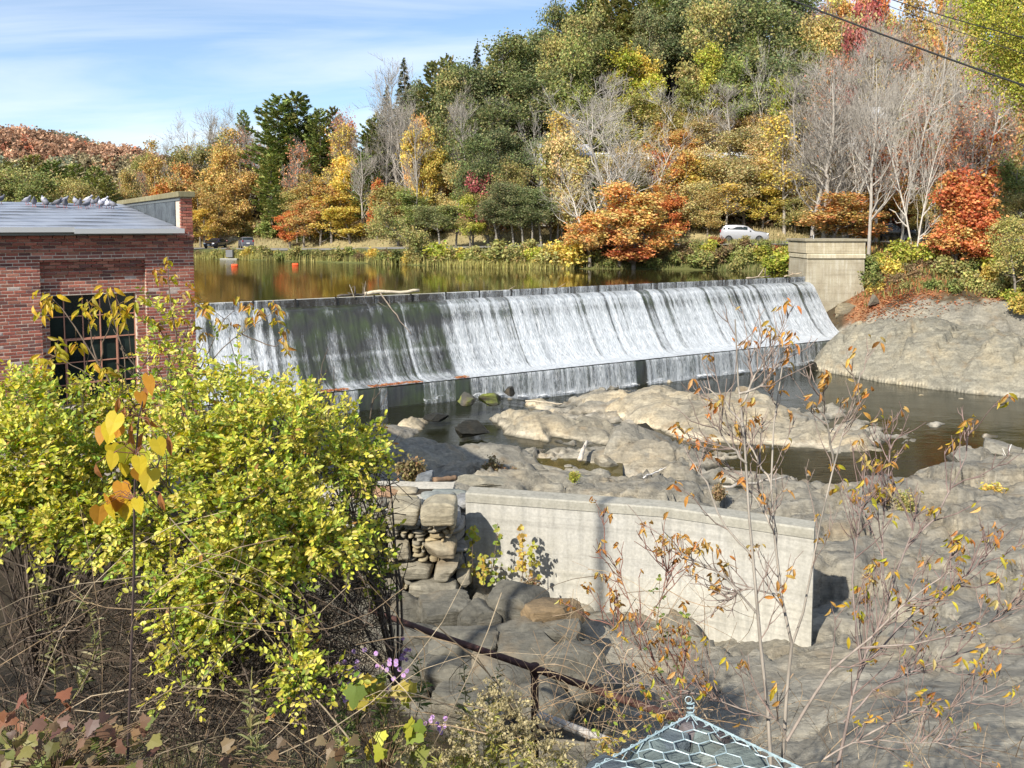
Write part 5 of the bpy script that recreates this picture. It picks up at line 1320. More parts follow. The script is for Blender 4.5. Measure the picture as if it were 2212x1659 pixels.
# centre: orange and tan wall above the road
for a in [('org', 1440, 262, 104, 80), ('org', 1480, 290, 100, 75), ('yel', 1470, 275, 108, 90), ('org', 1410, 285, 106, 60), ('tan', 1520, 260, 104, 100), ('tan', 1580, 290, 98, 110), ('tan', 1640, 290, 95, 110), ('tan', 1540, 350, 92, 120), ('tan', 1610, 350, 91, 120), ('yel', 1500, 350, 93, 90), ('tan', 1670, 330, 92, 110), ('tan', 1700, 240, 100, 110), ('och', 1560, 215, 110, 110), ('och', 1620, 225, 106, 100), ('yel', 1650, 380, 90, 90), ('tan', 1490, 400, 90, 90), ('och', 1700, 390, 91, 90), ('olv', 1740, 350, 94, 100), ('tan', 1740, 200, 108, 110), ('yw', 1570, 400, 89, 90), ('tan', 1530, 420, 88.5, 70), ('olv', 1720, 430, 88, 70),
          ('org', 1470, 335, 93, 90), ('red', 1435, 330, 96, 70), ('org', 1430, 400, 90, 90), ('red', 1455, 420, 88.5, 60), ('olv', 1290, 330, 97, 90), ('grn', 1260, 360, 96, 70), ('olv', 1350, 370, 95, 80), ('org', 1400, 440, 87, 60),
          ('pale', 1330, 205, 89, 190, 'bare white-limbed spreading tree above the shoreline orange maple'), ('pale', 1400, 235, 92, 150), ('pale', 1260, 330, 88, 130)]:
    T(*a)
T('org', 1340, 408, 79.5, 150, 'bright orange maple overhanging the pond edge', ground_z=6.5)
T('org', 1400, 420, 79.0, 130, 'orange maple crowding the bright one at the pond edge', ground_z=6.6)
T('org', 1275, 470, 79.5, 110, 'low orange maple spreading out over the pond edge', ground_z=6.5)
T('red', 1370, 470, 78.5, 120, 'red-orange low maple hanging to the water', ground_z=6.3)
# right: bare trees and glowing maples behind the abutment
for a in [('bare', 1790, 150, 78, 230, 'bare many-stemmed grey tree fanning out behind the abutment'), ('bare', 1840, 120, 82, 200), ('bare', 1870, 60, 84, 190), ('bare', 1760, 230, 80, 190), ('bare', 1890, 100, 71, 150, 'straight tall bare trunk just right of the abutment'), ('bare', 1930, 60, 88, 150), ('wisp', 1840, 200, 90, 150), ('pale', 1990, 190, 70, 90, 'slim bare trunk standing on the leafy bank'), ('bare', 2080, 90, 88, 120), ('pale', 2120, 150, 86, 100), ('bare', 2150, 40, 92, 120), ('bare', 2020, -20, 96, 130),
          ('wisp', 1960, 30, 102, 130), ('wisp', 2080, -20, 110, 130), ('och', 1960, -10, 116, 110), ('org', 2040, -20, 112, 100), ('och', 2120, 30, 106, 110), ('org', 2000, 90, 106, 110), ('och', 2060, 140, 100, 110), ('tan', 1940, 150, 104, 110), ('olv', 1960, 230, 98, 100), ('mag', 1852, 5, 118, 60), ('mag', 1835, 60, 112, 60), ('red', 1905, -10, 118, 60), ('wisp', 1800, 30, 116, 110), ('tan', 1770, 60, 116, 100), ('och', 1880, 70, 112, 110), ('grn', 1750, 110, 114, 90), ('drk', 1730, -20, 122, 120), ('pine', 1700, -60, 132, 110), ('och', 2160, 130, 96, 90), ('org', 2170, 190, 92, 80), ('tan', 2100, 230, 94, 90), ('olv', 2000, 300, 92, 80),
          ('red', 1960, 300, 88, 100), ('red', 1910, 330, 86, 80), ('org', 1930, 370, 84, 90), ('tan', 1830, 340, 90, 100), ('org', 1880, 380, 88, 80), ('mag', 1950, 350, 90, 50), ('red', 2060, 300, 88, 90), ('org', 2020, 380, 84, 80), ('red', 2130, 290, 86, 90), ('och', 1990, 410, 82, 70), ('grn', 2200, 350, 80, 90), ('olv', 2190, 420, 76, 80), ('tan', 1760, 400, 86, 80),
          ('bare', 1790, 330, 80, 120), ('wisp', 1900, 250, 80, 140), ('wisp', 2000, 200, 84, 130), ('wisp', 2100, 200, 80, 130), ('yw', 1700, 260, 88, 110)]:
    T(*a)
T('org', 1800, 425, 76, 150, 'orange maple leaning over the abutment top', ground_z=8.3)
T('org', 1850, 440, 77, 110, 'second orange maple behind the abutment cap', ground_z=8.4)
T('red', 2085, 368, 69, 130, 'vivid red-orange maple on the leafy bank', ground_z=6.3)
T('red', 2095, 420, 68, 120, 'lower scarlet maple beside the vivid one', ground_z=6.3)
T('org', 2070, 450, 68, 110, 'small orange maple at the foot of the red one', ground_z=6.2)
T('limn', 2300, -60, 62, 290, 'close yellow-green tree filling the upper frame edge', ground_z=5.5)
T('limn', 2330, 30, 58, 270, 'second close yellow-green tree at the frame edge', ground_z=5.5)
T('olv', 2200, 470, 60, 90, 'dim olive tree at the frame edge by the road', ground_z=5.5)
# rows behind, closing the slope to the skyline
for i in range(95):
    px = RNG.uniform(880, 2300); y = RNG.uniform(112, 165); x = (px - CX) / FPX * y
    kind = RNG.choice(['drk', 'pio', 'pine', 'drk', 'olv', 'grn', 'spr'] if px < 1720 else ['och', 'tan', 'wisp', 'org', 'olv', 'bare', 'yw'])
    h = RNG.uniform(14, 20); py = proj((x, y, hz(x, y) + h))[1]
    sky = np.interp(px, [850, 900, 1000, 1100, 1180, 1260, 1400], [150, 125, 105, 85, 45, -20, -120])
    if py < sky: continue
    T(kind, px, py, y, RNG.uniform(5.5, 7.5) * px_m(y))
for i in range(34):
    px = RNG.uniform(330, 900); y = RNG.uniform(150, 185); x = (px - CX) / FPX * y
    kind = RNG.choice(['och', 'olv', 'bare', 'pio', 'grn', 'och', 'tan']); sky = np.interp(px, [330, 400, 550, 620, 760, 860], [340, 290, 285, 240, 260, 190])
    T(kind, px, sky + RNG.uniform(20, 110), y, RNG.uniform(6, 8) * px_m(y))
# behind the brick building
for a in [('pio', 20, 348, 116, 110), ('pio', 70, 332, 120, 110), ('pine', 115, 345, 118, 110), ('olv', 45, 365, 110, 100), ('pine', 160, 352, 116, 100), ('pine', 205, 358, 114, 90), ('pio', 230, 378, 112, 70), ('olv', 135, 385, 108, 90), ('grn', 95, 390, 106, 90), ('olv', 180, 395, 106, 80), ('och', 265, 372, 120, 60), ('tan', 285, 385, 122, 50), ('olv', -20, 350, 116, 100), ('grn', 10, 380, 106, 90), ('wisp', 300, 365, 130, 50)]:
    T(*a, ground_z=6.4)

for a in [('bare', 900, 250, 110, 90), ('bare', 1000, 180, 118, 90), ('bare', 1060, 210, 116, 90), ('pale', 1180, 230, 104, 90), ('bare', 1300, 160, 110, 100), ('pale', 1500, 180, 104, 100), ('bare', 1580, 180, 102, 110), ('pale', 1660, 90, 104, 90), ('bare', 1720, 160, 98, 120), ('wisp', 1780, 110, 100, 120), ('pale', 1960, 140, 82, 120), ('pale', 2050, 120, 84, 110), ('wisp', 2160, 100, 86, 120), ('pale', 1830, 170, 79, 150), ('wisp', 640, 300, 135, 80), ('bare', 780, 300, 120, 90), ('tan', 1240, 330, 94, 90), ('olv', 1190, 315, 95, 90), ('tan', 1370, 320, 96, 80), ('tan', 1500, 330, 94, 80), ('och', 1330, 335, 97, 70)]: T(*a)
# ------------------------------------------------------------------ shrubs, reeds and grass on the banks
SKIT = {}
for nm, pal, v in [('lime', LIM, 3), ('green', GRN, 2), ('olive', OLV, 2), ('yellow', YEL, 2), ('rust', [(.34, .13, .06), (.30, .10, .05), (.38, .2, .08)], 1), ('brown', [(.24, .17, .09), (.30, .21, .11), (.2, .16, .08)], 2)]:
    for k in range(v): SKIT.setdefault(nm, []).append(shrub(900 + len(SKIT) * 10 + k, 2.0, 2.6, 1300, .19, pal))
SW = dict(lime='yellow-green', green='green', olive='olive', yellow='golden', rust='rust-red', brown='dry brown')
_si = [0]
def bush(kind, x, y, z, h, w, label, group, leafmul=1.0):
    (fo, st) = SKIT[kind][_si[0] % len(SKIT[kind])]; _si[0] += 1
    t = empty(f'{"shrub"}', (x, y, z), RNG.uniform(0, 6.28))
    sc = (w / 2.6, w / 2.6, h / 2.0)
    link('stems', st, t, scale=sc); f = link('foliage', fo, t, scale=sc); v = RNG.uniform(.8, 1.2); f.color = (v, v * RNG.uniform(.95, 1.05), v, 1)
    return tag(t, label, 'shrub', group)
# along the pond shore
dens = [(430, 940, 46, ['olive', 'green', 'brown', 'olive', 'yellow'], .9, 1.7), (940, 1230, 34, ['lime', 'green', 'lime', 'yellow', 'olive'], 1.2, 2.6), (1230, 1480, 16, ['olive', 'green', 'brown'], .9, 1.6), (1470, 1745, 44, ['olive', 'green', 'rust', 'brown', 'olive', 'lime'], 1.0, 1.9)]
for x0, x1, n, ks, h0, h1 in dens:
    for i in range(n):
        px = x0 + (x1 - x0) * (i + RNG.uniform(.1, .9)) / n
        ys = np.interp(px, [420, 600, 900, 1000, 1200, 1480, 1735], [106.7, 99, 87, 82, 79.5, 77.7, 71.5]); row = RNG.random()
        y = ys + .3 + row * min(6.0, 3 + (900 - px) * .01 if px < 900 else 3.6); x = (px - CX) / FPX * y; z = hz(x, y)
        k = RNG.choice(ks); h = RNG.uniform(h0, h1) * (1.1 - .4 * row)
        where = 'on the far pond shore' if px < 940 else 'on the bank by the orange maple' if px < 1230 else 'under the orange maples' if px < 1480 else 'on the bank below the white car'
        bush(k, x, y, z - .1, h, h * RNG.uniform(1.2, 1.8), f'{SW[k]} shrub {where}', 'shrubs along the pond shore')
# foot of the wood above the road
for i in range(170):
    px = RNG.uniform(420, 2250); rr = RNG.uniform(7, 15)
    d = ray(px, 480); 
    for y in np.arange(70, 175, .5):
        x = d.x / d.y * y
        if _along(ROAD, np.array([x]), np.array([y]))[0][0] > rr: break
    if y > 170: continue
    k = RNG.choice(['brown', 'olive', 'green', 'yellow', 'rust', 'brown', 'olive']); h = RNG.uniform(1.5, 4.6)
    bush(k, x, y, hz(x, y) - .1, h, h * RNG.uniform(1., 1.7), f'{SW[k]} undergrowth shrub {"near the distant cars" if px < 700 else "across the pond" if px < 1400 else "behind the road"}', 'undergrowth beyond the road')
# leafy bank to the right of the abutment
_rb = [('lime', 1945, 545, 70, 2.4), ('lime', 1985, 550, 70, 2.2), ('yellow', 1920, 580, 68, 2.0), ('green', 1880, 570, 67.2, 1.6), ('green', 1878, 600, 66.6, 1.7), ('yellow', 1890, 625, 66, 1.5), ('lime', 1900, 560, 68.5, 1.4), ('brown', 1960, 590, 67, 1.6), ('green', 2010, 615, 64.5, 1.5), ('green', 2060, 620, 63.5, 1.5), ('olive', 2100, 610, 64, 1.8), ('yellow', 2130, 590, 65, 1.6), ('lime', 2160, 560, 66, 2.0), ('lime', 2190, 640, 60, 1.4), ('yellow', 2210, 655, 58, 1.5), ('olive', 2180, 600, 63, 2.0), ('olive', 2040, 580, 67, 2.0), ('rust', 2130, 545, 69, 1.8), ('brown', 2000, 570, 69, 1.6), ('olive', 2140, 625, 62, 1.4), ('green', 2090, 575, 67.5, 2), ('olive', 2210, 590, 62, 2.4), ('yellow', 2030, 545, 71, 1.8), ('olive', 1950, 620, 65, 1.2), ('brown', 1930, 605, 66.5, 1.4), ('olive', 2215, 540, 66, 2.6)]
_rw = ['pressed against the abutment', 'at the roadside', 'on the leafy slope', 'above the big grey dome', 'under the red maple', 'near the frame edge']
for i, (k, px, py, y, h) in enumerate(_rb):
    p = at_y(px, py, y); z = max(ground(p.x, p.y), p.z - h * .6)
    bush(k, p.x, p.y, p.z - h * .55, h, h * 1.25, f'{SW[k]} bush {_rw[0] if px < 1905 else _rw[1] if py < 560 else _rw[4] if 2050 < px < 2140 and py < 600 else _rw[5] if px > 2150 else _rw[3] if py > 605 else _rw[2]}', 'bushes right of the abutment')
def blade_field(name, label, P, h, w, pal, mat='far_leaf', seed=5, lean=.35, kind='stuff', cat='grass'):
    r = np.random.default_rng(seed); n = len(P)
    az = r.uniform(0, 6.28, n); d = np.stack([np.cos(az), np.sin(az), np.zeros(n)], -1); s = np.stack([-np.sin(az), np.cos(az), np.zeros(n)], -1)
    hh = (h * r.uniform(.5, 1.3, n))[:, None]; ww = (w * r.uniform(.6, 1.3, n))[:, None]; ln = r.normal(0, lean, n)[:, None]
    mid = P + np.array([0, 0, 1.]) * hh * .55 + d * ln * hh * .3; tip = P + np.array([0, 0, 1.]) * hh * (1 - .3 * np.abs(ln)) + d * ln * hh
    V = np.stack([P - s * ww * .5, P + s * ww * .5, mid + s * ww * .35, mid - s * ww * .35, tip], 1).reshape(-1, 3)
    b = np.arange(n)[:, None] * 5
    Fq = b + np.array([0, 1, 2, 3]); Ft = b + np.array([3, 2, 4])
    pal = np.array(pal); c = pal[r.integers(0, len(pal), n)] * (1 + .25 * r.normal(size=(n, 1)))
    me = new_mesh(name, V, [Fq, Ft], M[mat], np.repeat(np.clip(c, .01, .8), 5, 0))
    o = link(name, me)
    return tag(o, label, cat, kind=kind)
def shore_pts(px0, px1, n, d0, d1, r):
    px = r.uniform(px0, px1, n); ys = np.interp(px, [420, 600, 900, 1000, 1200, 1480, 1735], [106.7, 99, 87, 82, 79.5, 77.7, 71.5]) + r.uniform(d0, d1, n)
    x = (px - CX) / FPX * ys; return np.stack([x, ys, np.maximum(hill_z(x, ys), POND_Z - .05)], -1)
r_ = np.random.default_rng(3)
blade_field('reeds', 'pale reeds and sedge standing at the pond edge', np.concatenate([shore_pts(420, 560, 900, -.6, .6, r_), shore_pts(960, 1240, 1500, -.7, .4, r_), shore_pts(560, 960, 500, -.4, .4, r_)]), .9, .05, [(.42, .38, .13), (.36, .36, .12), (.5, .42, .16)])
blade_field('bank_grass', 'rough grass and weeds covering the pond bank', np.concatenate([shore_pts(400, 1760, 16000, .2, 7, r_)]), .55, .07, [(.16, .17, .06), (.24, .22, .09), (.32, .28, .13), (.12, .15, .05)])
def road_pts(n, d0, d1, r):
    i = r.uniform(0, len(ROAD) - 1.001, n); a = i.astype(int); t = (i - a)[:, None]; p = ROAD[a] * (1 - t) + ROAD[a + 1] * t; dd = unit(ROAD[a + 1] - ROAD[a]); nn = np.stack([-dd[:, 1], dd[:, 0]], -1)
    q = p + nn * r.uniform(d0, d1, n)[:, None]; return np.stack([q[:, 0], q[:, 1], hill_z(q[:, 0], q[:, 1])], -1)
blade_field('verge_grass', 'dry tan grass on the verge beyond the road', road_pts(16000, 3.6, 11, r_), .42, .09, [(.40, .33, .18), (.34, .29, .15), (.28, .25, .12), (.46, .36, .2)], seed=6)
xx = r_.uniform(29, 52, 9000); yy = r_.uniform(60, 78, 9000)
zz = land_z(xx, yy); ok = (yy > 64 - .25 * (xx - 31)) & (rockiness(xx, yy) < .4)
blade_field('bank_weeds', 'mixed green and rusty weeds on the bank right of the abutment', np.stack([xx, yy, zz], -1)[ok], .5, .09, [(.18, .19, .06), (.30, .24, .09), (.36, .18, .07), (.14, .16, .05)], seed=7)
# fallen leaves
def leaf_litter(name, label, P, size, pal, seed):
    r = np.random.default_rng(seed); V, F = blades(r, P + np.array([0, 0, .02]), size, 2.5, 1.1)
    return tag(link(name, new_mesh(name, V, F, M['far_leaf'], leafcol(r, len(P), pal))), label, 'leaves', kind='stuff')
LEAFC = [(.50, .20, .09), (.42, .17, .08), (.55, .28, .13), (.36, .14, .07)]
p1_ = at_z(1930, 648, 4.6)
xx = np.concatenate([r_.normal(p1_.x + .5, 1.6, 1600), r_.uniform(28.5, 45, 2500)]); yy = np.concatenate([r_.normal(p1_.y + 1.5, 1.6, 1600), r_.uniform(60, 75, 2500)])
leaf_litter('fallen_leaves', 'russet fallen leaves drifted on the bank between the abutment and the grey dome', np.stack([xx, yy, land_z(xx, yy) + .03], -1), .16, LEAFC, 8)
LP = np.concatenate([litter(690, 745, 260), litter(790, 905, 520), litter(985, 1015, 140)])
leaf_litter('apron_litter', 'rusty leaf litter caught on the dry apron of the dam', LP, .10, LEAFC, 9)

# ------------------------------------------------------------------ far hill with its autumn wood
FH = 900.
def farz(px): return at_y(px, np.interp(px, [-400, 0, 100, 150, 200, 260, 310, 420, 700], [300, 300, 303, 312, 328, 335, 345, 380, 430]), FH).z
fx, fy = np.meshgrid(np.linspace(-820, -120, 90), np.linspace(520, 1250, 60), indexing='ij'); fx, fy = fx.ravel(), fy.ravel()
def far_h(x, y):
    px = CX + FPX * x / np.maximum(y, 1); crest = np.array([farz(p) for p in CX + FPX * x / FH]); t = np.clip((y - 520) / (FH - 520), 0, 1)
    return 8 + (crest - 8) * smooth(0, 1, t) ** 1.15 * (1 - .5 * smooth(FH, 1250, y)) + 9 * fbm(xyz(x * .008, y * .008), 3, 5) * t
tag(link('far_hill', new_mesh('far_hill', np.stack([fx, fy, far_h(fx, fy)], -1), grid_faces(90, 60), M['soil'], np.tile([.08, .07, .04], (len(fx), 1)), True)), kind='structure')
nC = 3600; cx_ = r_.uniform(-760, -150, nC); cy_ = r_.uniform(540, 960, nC); cz_ = far_h(cx_, cy_)
k = fbm(xyz(cx_ * .012, cy_ * .012), 3, 15) + .25 * r_.normal(size=nC) * .4; ppx = CX + FPX * cx_ / cy_
hi = (cz_ - 8) / 95
sel = np.where(k + .9 * (hi - .55) + (150 - ppx) * .001 > .10, 0, np.where(k > -.25, 1, 2))
nb_ = 34; palF = np.array([(.46, .29, .19), (.38, .32, .19), (.22, .25, .17)])
ccol = palF[sel] * (1 + .3 * r_.normal(size=(nC, 1))); ccol[r_.random(nC) < .06] *= np.array([1.2, .8, .75])
C = np.repeat(np.stack([cx_, cy_, cz_ + 5], -1), nb_, 0) + r_.normal(size=(nC * nb_, 3)) * np.array([2.4, 2.4, 2.6])
V, F = blades(r_, C, 2.7, .3, 1.1)
tag(link('distant_forest', new_mesh('distant_forest', V, F, M['far_leaf'], np.repeat(np.clip(np.repeat(ccol, nb_, 0) * (1 + .2 * r_.normal(size=(nC * nb_, 1))), .01, .9), 4, 0))), 'rust and green autumn wood covering the distant hill', 'forest', kind='stuff')
# low plain between, so that no gap shows under the far wood
tag(MB().grid([[(-1500, 150, 5.9), (-1500, 1400, 6)], [(400, 240, 5.9), (400, 1400, 6)]], (.10, .10, .05)).build('valley_floor', M['soil']), kind='structure')
# ------------------------------------------------------------------ houses half hidden in the trees
def house(label, px, py_eave, y, w, d, hw, roofh, rot, wallc, roofc, lower=None, nwin=4):
    p = at_y(px, py_eave, y); gz = hz(p.x, y); z0 = p.z - hw
    t = tag(empty('house', (p.x, y, z0), rot), label, 'house')
    MB().box((0, 0, hw / 2 - .4), (w, d, hw + .8), col=wallc).build('wall', M['plain'], t)
    if lower: MB().box((0, -.02, hw * .2), (w * .999, d, hw * .42), col=lower).build('lower_wall', M['plain'], t)
    if z0 - gz > .5: MB().box((0, 0, -(z0 - gz) / 2 - .4), (w * .98, d * .98, z0 - gz + .8), col=(.3, .28, .26)).build('foundation', M['plain'], t)
    o = .35; m = MB()
    for s in (-1, 1):
        m.grid([[(-w / 2 - o, s * (d / 2 + o), hw - .15), (-w / 2 - o, 0, hw + roofh)], [(w / 2 + o, s * (d / 2 + o), hw - .15), (w / 2 + o, 0, hw + roofh)]], roofc)
        m.grid([[(-w / 2 - o, s * (d / 2 + o), hw - .32), (-w / 2 - o, 0, hw + roofh - .17)], [(w / 2 + o, s * (d / 2 + o), hw - .32), (w / 2 + o, 0, hw + roofh - .17)]], roofc)
    m.build('roof', M['plain'], t)
    m = MB()
    for s in (-1, 1): m.add([(s * w / 2, -d / 2, hw - .1), (s * w / 2, d / 2, hw - .1), (s * w / 2, 0, hw + roofh - .1)], [[0, 1, 2]], wallc)
    m.build('gable', M['plain'], t)
    for i in range(nwin):
        x = -w / 2 + w * (i + .5) / nwin
        wi = MB().box((x, -d / 2 - .03, hw * .58), (1.0, .08, 1.35), col=(.7, .7, .68)).build('window', M['plain'], t)
        MB().box((x, -d / 2 - .075, hw * .58), (.82, .03, 1.15), col=(1, 1, 1)).build('pane', M['glass'], wi)
    return t
WH = (.45, .45, .46)
house('white two-tone house with red lower wall among the trees across the pond', 1215, 338, 103, 6.0, 6, 2.9, 1.6, .1, WH, (.30, .30, .32), (.40, .07, .06))
house('long low white house behind the bare white-limbed tree', 1350, 345, 105, 8, 5, 1.6, .9, .05, WH, (.62, .63, .66))
house('white roadside house hidden behind the tan trees', 1540, 345, 104, 9, 5, 1.8, 1.0, -.05, WH, (.60, .61, .64))
house('tall white house with pale grey roof behind the bare trees', 1850, 262, 104, 7.5, 7, 5.2, 1.8, -.15, WH, (.52, .55, .60), None, 3)
house('white house with pale blue-grey metal roof behind the red maples', 2095, 250, 108, 8, 6, 3.2, 1.7, -.2, WH, (.50, .55, .62))
house('white house with tan roof at the frame edge behind the trees', 2190, 282, 96, 5, 5, 2.6, 1.4, -.2, WH, (.45, .36, .26), None, 2)

# ------------------------------------------------------------------ cars
def car(label, name, at, heading, paint, L=4.5, W=1.84, H=1.68, kind='suv', scale=1.0, lights=False, hood=None):
    t = tag(empty(name, at, heading), label, 'car'); t.scale = (scale,) * 3
    # stations from nose (x=L/2) to tail: x, belt z, roof z, roof half width factor
    if kind == 'suv': S = [(.5, .62, .62), (.485, .78, .80), (.46, .90, .93), (.36, .98, 1.02), (.22, 1.05, 1.09), (.07, 1.10, 1.52), (-.02, 1.12, 1.64), (-.18, 1.13, 1.68), (-.34, 1.15, 1.66), (-.42, 1.16, 1.56), (-.475, 1.10, 1.20), (-.49, .95, .98), (-.5, .60, .62)]
    elif kind == 'sedan': S = [(.5, .55, .56), (.48, .70, .72), (.40, .80, .83), (.24, .88, .92), (.10, .95, 1.25), (0, .97, 1.42), (-.16, .98, 1.44), (-.28, 1.0, 1.32), (-.38, 1.02, 1.10), (-.46, 1.0, 1.03), (-.49, .85, .87), (-.5, .55, .56)]
    else: S = [(.5, .70, .70), (.49, 1.05, 1.08), (.46, 1.12, 1.15), (.26, 1.18, 1.22), (.15, 1.22, 1.66), (.08, 1.23, 1.86), (-.06, 1.24, 1.88), (-.12, 1.24, 1.80), (-.14, 1.22, 1.24), (-.45, 1.20, 1.22), (-.495, 1.18, 1.2), (-.5, .65, .66)]
    k = H / max(s[2] for s in S); S = [(x * L, b * k, r * k) for x, b, r in S]; zb = .30 * k * (1.4 if kind == 'truck' else 1)
    rows = []
    for x, b, r in S:
        e = 1 - .16 * max(0, abs(x) / (L / 2) - .82) / .18; w = W / 2 * e; cab = min(1, max(0, (r - b) / .35)); wr = w * (1 - .22 * cab)
        half = [(w * .92, zb), (w, zb + .22), (w, b - .06), (w * .97, b), (wr + .02, r - .05), (wr * .82, r)]
        rows.append([(x, y, z) for y, z in half] + [(x, -y, z) for y, z in half[::-1]])
    m = MB().grid(rows, paint)
    for rr, fl in ((rows[0], 1), (rows[-1], -1)): m.add(np.array(rr), [list(range(12))[::fl]], paint)
    if hood is not None:
        m.grid([[(S[i][0], y, S[i][2] + .012) for y in (-W * .36, -W * .12, W * .12, W * .36)] for i in (2, 3, 4)], hood)
    body = m.build('body', M['paint'], t)
    body.data.polygons.foreach_set('use_smooth', np.ones(len(body.data.polygons), bool)); body.data.set_sharp_from_angle(angle=R(38))
    cab = [i for i, s in enumerate(S) if s[2] - s[1] > .3]
    for s in (1, -1):
        pts = []
        for i in cab:
            x, b, r = S[i]; w = W / 2; wr = w * .78
            pts.append([(x, s * (w * .97 + .008 - (w * .97 - wr) * .15), b + (r - b) * .15), (x, s * (wr + .03), b + (r - b) * .82)])
        MB().grid(pts, (1, 1, 1)).build('side_window', M['glass'], t)
    a, c = cab[0] - 1, cab[0]
    def glassq(i0, i1, f0, f1, name):
        (x0, b0, r0), (x1, b1, r1) = S[i0], S[i1]; q = []
        for f in (f0, f1):
            x = x0 + (x1 - x0) * f; z = r0 + (r1 - r0) * f + .014; hw = W / 2 * (.86 - .18 * f); q.append([(x, -hw, z), (x, hw, z)])
        MB().grid(q).build(name, M['glass'], t)
    glassq(cab[0] - 1, cab[0], .12, .98, 'windshield'); glassq(cab[-1] + 1, cab[-1], .15, .95, 'rear_window')
    wr_ = .35 * k * (1.15 if kind == 'truck' else 1)
    for sx in (.31, -.31):
        for sy in (1, -1):
            th = np.linspace(0, 2 * np.pi, 17)[:-1]
            prof = [(wr_ * .55, .105), (wr_ * .92, .11), (wr_, .06), (wr_, -.06), (wr_ * .92, -.11), (wr_ * .55, -.105)]
            V = np.array([[(r * np.cos(a_), yy_, r * np.sin(a_)) for r, yy_ in prof] for a_ in th]) + np.array([sx * L, sy * (W / 2 - .10), wr_])
            wh = MB().grid(V, (.02, .02, .02), True).build('wheel', M['rubber'], t, True)
            V = [(wr_ * .56 * np.cos(a_) + sx * L, sy * (W / 2 + .005), wr_ * .56 * np.sin(a_) + wr_) for a_ in th] + [(sx * L, sy * (W / 2 - .02), wr_)]
            MB().add(V, np.array([[i, (i + 1) % 16, 16] for i in range(16)]), (.06, .06, .065)).build('rim', M['plain'], wh)
    for s in (1, -1):
        MB().box((L * .478, s * W * .37, S[1][1] + .03), (.16, .36, .13), bev=.03, col=(.85, .86, .88) if not lights else (1, 1, 1)).build('headlight', M['paint'], t)
        MB().box((-L * .482, s * W * .40, S[-3][1] - .02), (.10, .22, .28), bev=.03, col=(.25, .02, .02)).build('tail_light', M['paint'], t)
        MB().box((S[cab[0]][0] + .25, s * (W / 2 + .07), S[cab[0]][1] + .04), (.12, .18, .13), bev=.03, col=paint).build('mirror', M['paint'], t)
    MB().box((L * .497, 0, S[1][1] - .08), (.05, W * .55, .16), bev=.02, col=(.015, .015, .016)).build('grille', M['plain'], t)
    MB().box((L * .495, 0, zb + .12), (.06, W * .8, .2), bev=.03, col=(.03, .03, .03)).build('bumper', M['plain'], t)
    MB().box((-L * .503, 0, .78 * k), (.02, .45, .14), col=(.75, .75, .72)).build('plate', M['plain'], t)
    MB().box((L * .503 + .03, -.0, zb + .2), (.02, .32, .16), col=(.75, .75, .72)).build('plate', M['plain'], t)
    return t
def road_at(px, off=0.0):
    d = ray(px, 500)
    for y in np.arange(70, 190, .1):
        x = d.x / d.y * y
        s, ar = _along(ROAD, np.array([x]), np.array([y]))
        if s[0] > off: break
    i = int(ar[0]); dd = ROAD[min(i + 1, len(ROAD) - 1)] - ROAD[i]
    return (x, y, float(np.interp(ar[0], np.arange(len(ROADZ)), ROADZ)) + .07), math.atan2(dd[1], dd[0])
p, h = road_at(1608, -.4)
car('silver-white crossover with a dark hood driving on the road above the pond', 'crossover_car', p, h - .42, (.30, .30, .31), scale=1.08, hood=(.22, .19, .17))
p, h = road_at(1915, -1.8)
car('black pickup truck with headlights on, half hidden behind the bare trunk', 'pickup_truck', p, h - .75, (.008, .008, .009), L=5.6, W=2.0, H=1.92, kind='truck', lights=True)
p, h = road_at(465, -.5)
car('dark blue car facing the viewer on the far road, beside the broken rock', 'parked_car', p, h - .95, (.018, .022, .05), H=1.5, kind='sedan', scale=1.12, lights=True)
p, h = road_at(531, .3)
car('dark grey crossover seen from behind on the far road', 'parked_car', p, math.pi / 2 + .45, (.10, .10, .115), scale=1.1)

# ------------------------------------------------------------------ buoys, dock, driftwood
def lathe(prof, n=14, axis=0):
    th = np.linspace(0, 2 * np.pi, n + 1)[:-1]
    A = np.array([[(a, r * np.cos(t), r * np.sin(t)) for a, r in prof] for t in th]); return A
for px, py, lb in ((507, 573, 'orange barrel buoy on the pond, nearer the brick building'), (638, 571, 'orange barrel buoy on the pond, farther from the brick building')):
    p = at_z(px, py + 2.5, POND_Z); b = tag(empty('buoy', (p.x, p.y, POND_Z), .2), lb, 'buoy', 'orange buoys on the pond'); b.scale = (.55,) * 3
    MB().grid(lathe([(-.62, .01), (-.62, .22), (-.45, .34), (.45, .34), (.62, .22), (.62, .01)]), (.75, .09, .02), True).build('float', M['plain'], b, True, loc=(0, 0, .14))
    MB().tube([(.6, 0, .14), (.75, 0, .14), (.8, 0, .02)], .03, 6, (.1, .1, .1)).build('shackle', M['plain'], b)
p = at_z(496, 559, POND_Z + .1)
dk = tag(empty('dock', (p.x, p.y, POND_Z)), 'small pale concrete landing with a grey box at the far shore', 'dock')
MB().box((0, 0, .06), (2.2, 1.0, .2), bev=.03, col=(.9, .9, .85)).build('slab', M['concrete'], dk); MB().box((-.2, .7, .75), (.9, .6, .95), bev=.03, col=(.16, .16, .16)).build('box', M['plain'], dk)
